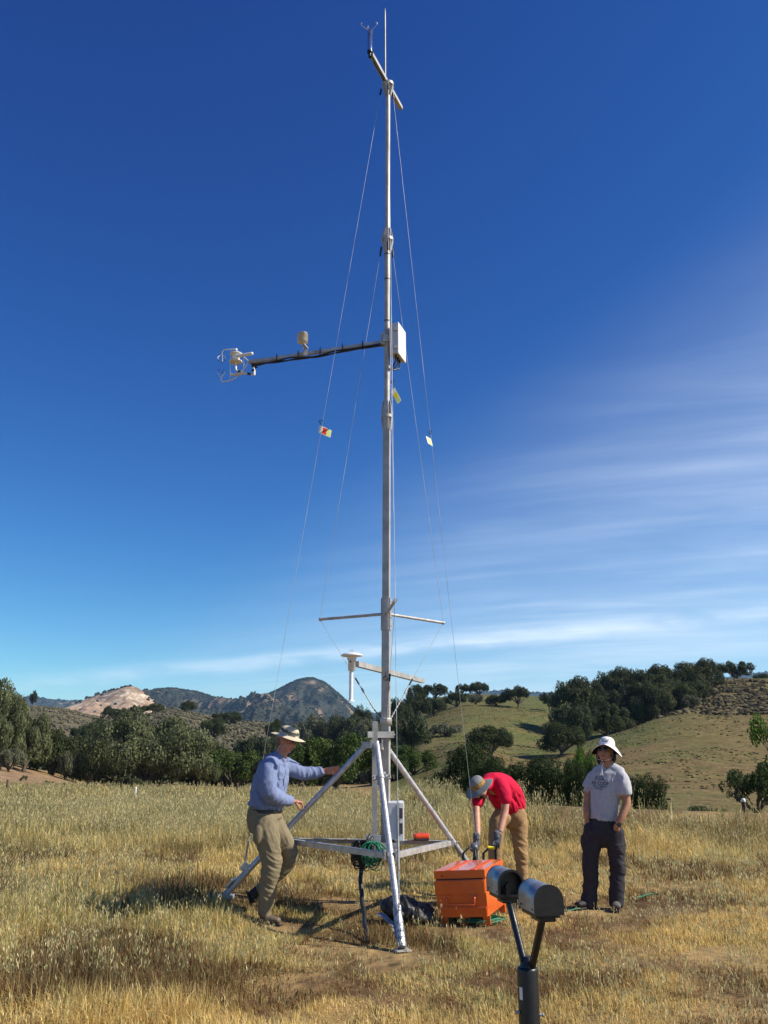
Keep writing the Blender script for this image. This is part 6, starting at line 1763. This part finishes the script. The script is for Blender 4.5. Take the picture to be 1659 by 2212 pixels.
# ============================ the man in red, bending
def B(cx, cy_, Y): return P(932.6 + cx * .186, 1618.4 + cy_ * .186, Y)
f2 = Vector((-.78, -.62, 0)).normalized(); r2_ = Vector((f2.y, -f2.x, 0))      # his right
p2t = thing('person', (B(960, 1560, 11.0).x, 11.0, 0), 'man in a red shirt, tan trousers and grey hat bending over the black tool bag', 'person')
hc2 = B(552, 452, 10.45); up2 = Vector((-.52, -.28, .80)).normalized(); fc2 = Vector((-.55, -.50, -.66)).normalized()
hp2, q2, RH2 = headprims(hc2, fc2, up2)
wr, wl2 = B(530, 1035, 10.25), B(785, 985, 10.30)
kr, kl = B(520, 1105, 10.22), B(752, 1085, 10.28)
body = hp2 + [limb([B(660, 420, 10.62), B(600, 440, 10.52), hc2 - up2 * .04], [.075, .06, .058]),
    limb([B(930, 740, 11.0), B(880, 560, 10.95), B(790, 450, 10.82), B(690, 420, 10.66)], [(.14, .10), (.15, .11), (.17, .11), (.12, .09)], side=r2_),
    limb([B(575, 500, 10.62), B(522, 640, 10.52), B(522, 800, 10.42), B(530, 930, 10.32), wr], [.050, .044, .042, .037, .030]),
    limb([B(820, 470, 10.52), B(852, 600, 10.46), B(845, 740, 10.42), B(812, 880, 10.35), wl2], [.054, .048, .045, .038, .031]),
    limb([B(800, 780, 10.9), B(735, 1250, 10.8)], [.08, .05]), limb([B(990, 780, 11.1), B(1050, 1500, 11.05)], [.08, .05])]
blob('skin', body, .006, 2, M_skin3, p2t)
cm_ = [0]
hr_ = hand(wr, kr, Vector((-.15, -.1, -1)), Vector((.8, .5, 0)), B(480, 1130, 10.18), curl=.6, s=1.12)
hl_ = hand(wl2, kl, Vector((-.12, -.05, -1)), Vector((-.95, -.25, 0)) * -1, B(705, 1125, 10.25), curl=.45, s=1.15, fan=.25)
for nm_, hp_, kk in (('r', hr_, kr), ('l', hl_, kl)):
    g_ = blob('glove', hp_ + [limb([kk + Vector((0, 0, .11)), kk + Vector((0, 0, .06))], [.036, .036])], .0048, 1, [M_glove, M_glovep], p2t)
    org = base_of(g_)
    for pl_ in g_.data.polygons:
        c_ = g_.data.vertices[pl_.vertices[0]].co + org
        if c_.z < kk.z - .018: pl_.material_index = 1
sh = [limb([B(935, 690, 11.0), B(930, 600, 11.0), B(880, 500, 10.95), B(800, 420, 10.84), B(715, 385, 10.7), B(650, 400, 10.6)], [(.16, .145), (.17, .150), (.18, .155), (.185, .145), (.165, .115), (.09, .085)], side=r2_),
      limb([B(900, 700, 10.98), B(840, 620, 10.9), B(760, 540, 10.78)], [(.155, .12), (.15, .12), (.13, .10)], side=r2_),
      limb([B(600, 460, 10.66), B(560, 530, 10.6), B(527, 630, 10.53), B(524, 650, 10.52)], [.082, .076, .068, .064]),
      limb([B(790, 420, 10.60), B(835, 500, 10.5), B(852, 575, 10.46), B(853, 590, 10.46)], [.105, .09, .078, .074]),
      limb([B(640, 410, 10.56), B(610, 420, 10.50)], [.078, .070]),
      limb([B(1010, 690, 11.02), B(905, 722, 10.85)], [.028, .028], n=10)]
fl = folds([(B(960, 640, 10.85), (.5, 0, 1), .16, .055, .014), (B(880, 520, 10.7), (.8, 0, .6), .16, .07, .008), (B(760, 560, 10.7), (.5, 0, -.8), .15, .06, .008)], .005, 41)
blob('shirt', sh, .0095, 3, M_red, p2t, disp=fl)
tr = [limb([B(945, 700, 11.0), B(930, 780, 10.99), B(900, 850, 10.98)], [(.165, .135), (.17, .14), (.13, .11)], side=r2_),
      limb([B(820, 770, 10.88), B(770, 860, 10.84), B(745, 1020, 10.82), B(738, 1200, 10.82), B(735, 1400, 10.85), B(732, 1540, 10.86)], [.115, .105, .092, .082, .074, .070]),
      limb([B(985, 770, 11.06), B(1008, 880, 11.06), B(1022, 1050, 11.04), B(1035, 1200, 11.02), B(1045, 1360, 11.02), B(1050, 1540, 11.02)], [.125, .110, .092, .084, .074, .068])]
fl = folds([(B(1030, 1200, 11), (.2, 0, -1), .22, .07, .010), (B(1000, 900, 11), (.8, 0, -.7), .18, .07, .009)], .0045, 51)
blob('trousers', tr, .0095, 3, M_tan, p2t, disp=fl)
gz2 = tz(B(1050, 1560, 11).x, 11)
for (cx, yy) in ((1050, 11.02), (732, 10.86)):
    a_ = B(cx, 1540, yy); g_ = Vector((a_.x, a_.y, gz2 + .05)); boot('boot', Vector((a_.x, a_.y, gz2 + .14)), g_ - f2 * .07, g_ + f2 * .2, M_bootd, p2t)
M_hatg = mat('grey_hat_cloth', (0.225, 0.235, 0.235), rough=.85, var=.08, vscale=20, bump=.3, bscale=200, spec=.1)
M_hatgb = mat('ochre_hat_band', (0.42, 0.25, 0.085), rough=.85, var=.3, vscale=40, spec=.1)
hat('bucket_hat', B(540, 425, 10.42), up2, fc2, .098, .088, .118, .185, .180, lambda a, t: .030 * t ** 1.5 + .01 * t * math.cos(2 * a), [M_hatg, M_hatg, M_hatgb], p2t, dent=.004, wav=.006, band=lambda i, a: 11 <= i <= 13)
mb = MB(); e_ = ell(q2(.04, 0, -.07), (.052, .060, .045), RH2, 12); mb.add(e_[0], e_[1], True); mb.build('beard', mat('brown_beard', (.055, .032, .018), rough=.8, var=.3, vscale=80, bump=.7, bscale=120), p2t)
# drill in his right hand
dc = P(1025.5, 1831, 10.17)
dt = thing('power_drill', dc, 'grey and black hand drill held in the gloved hand above the tool bag', 'drill')
M_dg = mat('drill_grey', (.12, .12, .14), rough=.35, var=.1, vscale=20)
mb = MB(); mb.lathe(dc + Vector((.0, .02, .03)), Vector((-.15, -.75, -.65)), [(0, .02), (.008, .042), (.05, .050), (.075, .046), (.085, .030), (.088, .01)], n=24); mb.build('motor_housing', M_dg, dt)
mb = MB(); mb.tube([dc + Vector((0, 0, -.03)), dc + Vector((-.004, .0, -.09)), dc + Vector((-.008, 0, -.15))], [.022, .020, .026], n=12); mb.build('grip', M_black, dt)
mb = MB(); mb.cyl(dc + Vector((-.004, -.07, -.04)), dc + Vector((-.006, -.085, -.20)), .006, n=8); mb.build('bit', M_alu, dt)
# ============================ the man in grey
def R3(cx, cy_, Y): return P(1207 + cx * .1984, 1563.5 + cy_ * .1984, Y)
Y3 = 9.6
f3 = Vector((-.40, -.915, 0)).normalized(); r3_ = Vector((f3.y, -f3.x, 0))
p3t = thing('person', (R3(470, 1980, Y3).x, Y3, 0), 'man in a white hat and printed grey shirt standing with hands in his pockets', 'person')
hc3 = R3(502, 296, Y3 - .03)
hp3, q3, RH3 = headprims(hc3, (-.47, -.87, .12), (-.02, .10, .99), w=.076)
wl3 = R3(630, 1112, Y3 - .165); wr3 = R3(307, 1045, Y3 + .02)
body = hp3 + [limb([R3(538, 480, Y3), R3(530, 440, Y3 - .005), R3(515, 350, Y3 - .01)], [.075, .062, .058]),
    limb([R3(490, 1060, Y3), R3(510, 750, Y3), R3(530, 570, Y3), R3(535, 500, Y3)], [(.12, .09), (.13, .095), (.145, .085), (.085, .060)], side=r3_),
    limb([R3(400, 580, Y3 + .08), R3(330, 700, Y3 + .09), R3(312, 860, Y3 + .07), R3(302, 960, Y3 + .02), wr3, R3(335, 1110, Y3 + .02)], [.044, .046, .042, .036, .028, .032]),
    limb([R3(678, 580, Y3 - .08), R3(714, 740, Y3 - .11), R3(738, 870, Y3 - .13), R3(690, 1000, Y3 - .165), wl3, R3(636, 1165, Y3 - .10)], [.045, .048, .045, .039, .030, .034]),
    limb([R3(385, 1180, Y3 + .02), R3(345, 1500, Y3 + .02), R3(325, 1935, Y3 + .02)], [.07, .05, .045]), limb([R3(590, 1180, Y3 - .04), R3(636, 1500, Y3 - .05), R3(628, 1940, Y3 - .05)], [.07, .05, .045])]
body += hand(R3(330, 1085, Y3 + .03), R3(355, 1165, Y3 + .02), (.1, .1, -1), (.6, .75, 0), R3(375, 1150, Y3 + .0), curl=.4)
body += hand(R3(634, 1130, Y3 - .14), R3(630, 1215, Y3 - .06), (0, .1, -1), (.7, .6, 0), R3(610, 1200, Y3 - .07), curl=.4)
blob('skin', body, .0055, 2, M_skin2, p3t)
mb = MB(); e_ = ell(q3(.0875, 0, -.0635), (.0085, .024, .0075), RH3, 8); mb.add(e_[0], e_[1], True); mb.build('lips', M_lip, p3t)
sh = [limb([R3(488, 1035, Y3), R3(495, 900, Y3), R3(508, 750, Y3), R3(525, 640, Y3), R3(538, 550, Y3), R3(540, 500, Y3), R3(537, 482, Y3)], [(.150, .116), (.150, .118), (.155, .122), (.168, .120), (.176, .104), (.125, .078), (.085, .064)], side=r3_),
      limb([R3(445, 540, Y3 + .05), R3(378, 590, Y3 + .09), R3(326, 690, Y3 + .095), R3(321, 702, Y3 + .095)], [.064, .070, .072, .070]),
      limb([R3(640, 540, Y3 - .05), R3(692, 610, Y3 - .09), R3(714, 745, Y3 - .115), R3(715, 757, Y3 - .115)], [.066, .076, .080, .078]),
      limb([R3(415, 535, Y3 + .055), R3(480, 496, Y3 + .025), R3(540, 484, Y3), R3(600, 498, Y3 - .03), R3(668, 540, Y3 - .06)], [.062, .064, .060, .064, .066]),
      limb([R3(360, 1010, Y3 + .02), R3(480, 1040, Y3 - .105), R3(610, 1015, Y3 - .04)], [.014, .014, .014], n=10)]
fl = folds([(R3(490, 980, Y3 - .1), (.15, 0, 1), .12, .05, .010), (R3(640, 640, Y3 - .1), (.8, 0, -.5), .12, .06, .008), (R3(600, 850, Y3 - .1), (.9, 0, .3), .16, .08, .007)], .005, 61)
shirt3 = blob('shirt', sh, .0085, 3, M_gshirt, p3t, disp=fl)
tr = [limb([R3(490, 1050, Y3), R3(490, 1110, Y3), R3(490, 1200, Y3), R3(495, 1290, Y3)], [(.148, .120), (.164, .125), (.168, .128), (.10, .09)], side=r3_),
      limb([R3(385, 1180, Y3 + .02), R3(360, 1350, Y3 + .02), R3(345, 1500, Y3 + .02), R3(345, 1680, Y3 + .03), R3(338, 1850, Y3 + .03), R3(325, 1935, Y3 + .02), R3(322, 1965, Y3 + .02)], [.114, .093, .082, .077, .075, .084, .088]),
      limb([R3(590, 1180, Y3 - .04), R3(622, 1350, Y3 - .05), R3(636, 1500, Y3 - .05), R3(638, 1680, Y3 - .05), R3(630, 1850, Y3 - .05), R3(628, 1960, Y3 - .05)], [.116, .092, .080, .076, .075, .074]),
      ell(R3(690, 1290, Y3 - .05), (.035, .06, .09)), ell(R3(272, 1300, Y3 + .04), (.03, .06, .09)), ell(R3(640, 1185, Y3 - .09), (.065, .06, .075)), ell(R3(330, 1150, Y3 + .01), (.06, .07, .075))]
fl = folds([(R3(640, 1560, Y3), (.1, 0, -1), .22, .07, .010), (R3(345, 1700, Y3), (.1, 0, -1), .25, .09, .008), (R3(640, 1380, Y3 - .1), (.5, 0, -.9), .12, .06, .008)], .005, 71)
blob('trousers', tr, .0085, 3, M_char, p3t, disp=fl)
for (cx, yy, m_, dx) in ((322, Y3 + .02, M_bootd, Vector((-.75, -.66, 0))), (625, Y3 - .05, mat('grey_shoe', (.12, .11, .095), rough=.8, var=.2, vscale=30), Vector((-.25, -.97, 0)))):
    a_ = R3(cx, 1940, yy); gz3 = tz(a_.x, a_.y); g_ = Vector((a_.x, a_.y, gz3 + .055)); boot('shoe', Vector((a_.x, a_.y, gz3 + .13)), g_ - dx * .06, g_ + dx * .22, m_, p3t)
M_hatw = mat('white_hat_cloth', (0.80, 0.80, 0.80), rough=.8, var=.03, bump=.3, bscale=200, spec=.1)
M_hatk = mat('black_hat_underside', (0.012, 0.012, 0.014), rough=.85, var=.1, spec=.1)
ax3 = Vector((.13, .12, .98)).normalized()
hat3 = hat('bucket_hat', R3(525, 240, Y3 - .035), ax3, (-.47, -.87, .05), .094, .084, .098, .158, .160, lambda a, t: (.045 + .055 * abs(math.sin(a)) ** 1.5 - .030 * max(math.cos(a), 0)) * t ** 1.25, [M_hatw, M_hatk], p3t, dent=.003, wav=.006)
M_navy = mat('navy_print', (0.018, 0.022, 0.06), rough=.7, var=.1); M_teal = mat('teal_print', (0.02, 0.17, 0.16), rough=.7, var=.1)
fr = Vector((-f3.y, f3.x, 0)) * 1.0
rt3 = Vector((-f3.y, f3.x, 0)); rt3 = rt3 if rt3.x > 0 else -rt3
rtt = (rt3 + Vector((0, 0, -.05))).normalized()
text_on('lettering', 'Cal', hat3, R3(500, 182, Y3 - .10), rt3 + Vector((0, 0, -.12)), (.08, .2, .97), .050, M_navy, hat3, shear=.35, cast=.10, bold=.012, stretch=.95)
tc3 = lambda x_, y_: R3(x_, y_, Y3 - .12)
text_on('lettering', 'REI COOP', shirt3, tc3(437, 652), rtt, (0, 0, 1), .046, M_navy, shirt3, bold=.012, stretch=.92, off=.003)
text_on('lettering', 'HIKE SUMMERS', shirt3, tc3(434, 685), rtt, (0, 0, 1), .027, M_teal, shirt3, bold=.01, stretch=.86, off=.003)
text_on('lettering', '- FOR ALL -', shirt3, tc3(430, 708), rtt, (0, 0, 1), .025, M_navy, shirt3, bold=.01, stretch=.95, off=.003)
def stroke(name, segs, w, m_):
    mb = MB()
    for a, b in segs:
        a, b = Vector((a[0], a[1], 0)), Vector((b[0], b[1], 0)); d = (b - a).normalized(); nn_ = Vector((-d.y, d.x, 0)) * w / 2
        K = 6
        vs = []
        for k in range(K + 1): p = a.lerp(b, k / K); vs += [p + nn_, p - nn_]
        mb.add(vs, [(2 * k, 2 * k + 1, 2 * k + 3, 2 * k + 2) for k in range(K)])
    me_ = bpy.data.meshes.new(name); me_.from_pydata(mb.v, [], mb.f); me_.update()
    drop(me_, shirt3, tc3(440, 603), rtt, Vector((0, 0, 1)), .00095, .003, .12)
    link_mesh(name, me_, m_, shirt3)
stroke('mountain_print', [((-66, -20), (-42, 32)), ((-42, 32), (-20, -4)), ((-30, 8), (8, 36)), ((8, 36), (32, 8)), ((22, 30), (62, -30)), ((-8, -18), (6, 4)), ((6, 4), (18, -10)), ((18, -10), (26, 2)), ((26, 2), (40, -22))], 4.5, M_navy)
stroke('mountain_print', [((-56, -22), (-42, 12)), ((-42, 12), (-30, -6)), ((-26, -22), (6, 16)), ((16, 12), (30, -6)), ((30, -2), (46, -26))], 4, M_teal)
mb = MB()
for sg in (-1, 1):
    e_ = ell(q3(.090, sg * .031, .010), (.007, .026, .021), RH3, 8); mb.add(e_[0], e_[1], True)
mb.tube([q3(.094, -.012, .018), q3(.100, 0, .021), q3(.094, .012, .018)], .0025, n=6)
for sg in (-1, 1): mb.tube([q3(.082, sg * .054, .016), q3(.04, sg * .080, .014), q3(-.01, sg * .084, .006)], .0028, n=6)
mb.build('sunglasses', M_lens, p3t)
hw = [ell(q3(-.045, 0, -.01), (.062, .080, .075), RH3), limb([q3(-.03, .072, -.02), q3(-.03, .082, -.08), q3(-.015, .084, -.125)], [.03, .028, .016]), limb([q3(-.03, -.072, -.02), q3(-.03, -.084, -.08), q3(-.02, -.082, -.120)], [.03, .026, .014]), limb([q3(-.06, 0, -.05), q3(-.07, 0, -.12)], [(.07, .04), (.065, .03)], side=r3_)]
blob('hair', hw, .007, 1, M_hair, p3t, disp=lambda c, n: c + n * (n3(c, .018, 5) * .010)[:, None])
mb = MB(); ch_ = q3(.075, 0, -.115)
mb.tube([q3(.0, .084, -.03), q3(.03, .075, -.085), ch_], .0022, n=6); mb.tube([q3(.0, -.084, -.03), q3(.03, -.075, -.085), ch_], .0022, n=6)
mb.tube([ch_, R3(470, 470, Y3 - .13), R3(472, 510, Y3 - .145), R3(478, 562, Y3 - .150)], .0035, n=6); mb.tube([R3(470, 500, Y3 - .140), R3(455, 560, Y3 - .150)], .0035, n=6)
mb.build('hat_cord', M_wplas, hat3)
mb = MB(); mb.box(ch_ + Vector((0, 0, -.008)), (.018, .018, .022), bev=.004); mb.build('cord_toggle', M_black, hat3)
mb = MB(); d = (wl3 - R3(690, 1000, Y3 - .165)).normalized(); mb.cyl(wl3 - d * .030, wl3 - d * .006, .0355, n=24); wq = wl3 - d * .018; mb.box(wq + Vector((.012, -.034, .0)), (.038, .012, .042), Matrix.Rotation(.3, 3, 'Y'), bev=.004); mb.build('wristwatch', M_black, p3t)
# a length of green rope in the grass beside him
g0 = PZ(1400, 1905 + 40, .02)
mb = MB(); mb.tube([PZ(1367 + k * 8, 1938 - k * 1.1 + 2 * math.sin(k), .05) for k in range(8)], .007, n=6)
o = mb.build('rope_piece', M_green, None, origin=g0); tag(o, 'short piece of green rope in the grass right of the standing man', 'rope')
mb = MB(); mb.tube([PZ(1205 + k * 8, 1965 + 3 * math.sin(k * .8), .06) for k in range(7)], .006, n=6)
o = mb.build('rope_piece', M_green, None, origin=PZ(1225, 1965, 0)); tag(o, 'short piece of green rope in the grass between the sensor and the standing man', 'rope')
# ------------------------------------------------------------------ the air: one closed box of thin even haze round camera and land, the sky outside
zlo, zhi = 0.0, 0.0
for ob in scene.objects:
    if ob.type == 'MESH' and ob.get('kind') == 'structure':
        zs_ = np.empty(len(ob.data.vertices) * 3, np.float32); ob.data.vertices.foreach_get('co', zs_); zs_ = zs_[2::3]
        zlo, zhi = min(zlo, float(zs_.min())), max(zhi, float(zs_.max()))
mb = MB()
Hx = 10000.0
mb.box((0, 0, (zlo - 1 + zhi + 45) / 2), (2 * Hx, 2 * Hx, zhi + 45 - (zlo - 1)))
M_haze = bpy.data.materials.new('haze_air'); M_haze.use_nodes = True
nt = M_haze.node_tree; nt.nodes.clear()
mo = nt.nodes.new('ShaderNodeOutputMaterial'); pv = nt.nodes.new('ShaderNodeVolumePrincipled')
pv.inputs['Color'].default_value = (0.40, 0.68, 1.0, 1)
pv.inputs['Density'].default_value = 0.000055
pv.inputs['Anisotropy'].default_value = 0.1
nt.links.new(pv.outputs[0], mo.inputs['Volume'])
hz = mb.build('haze', M_haze); tag(hz, 'thin blue haze between the viewer and the far mountains', kind='stuff')
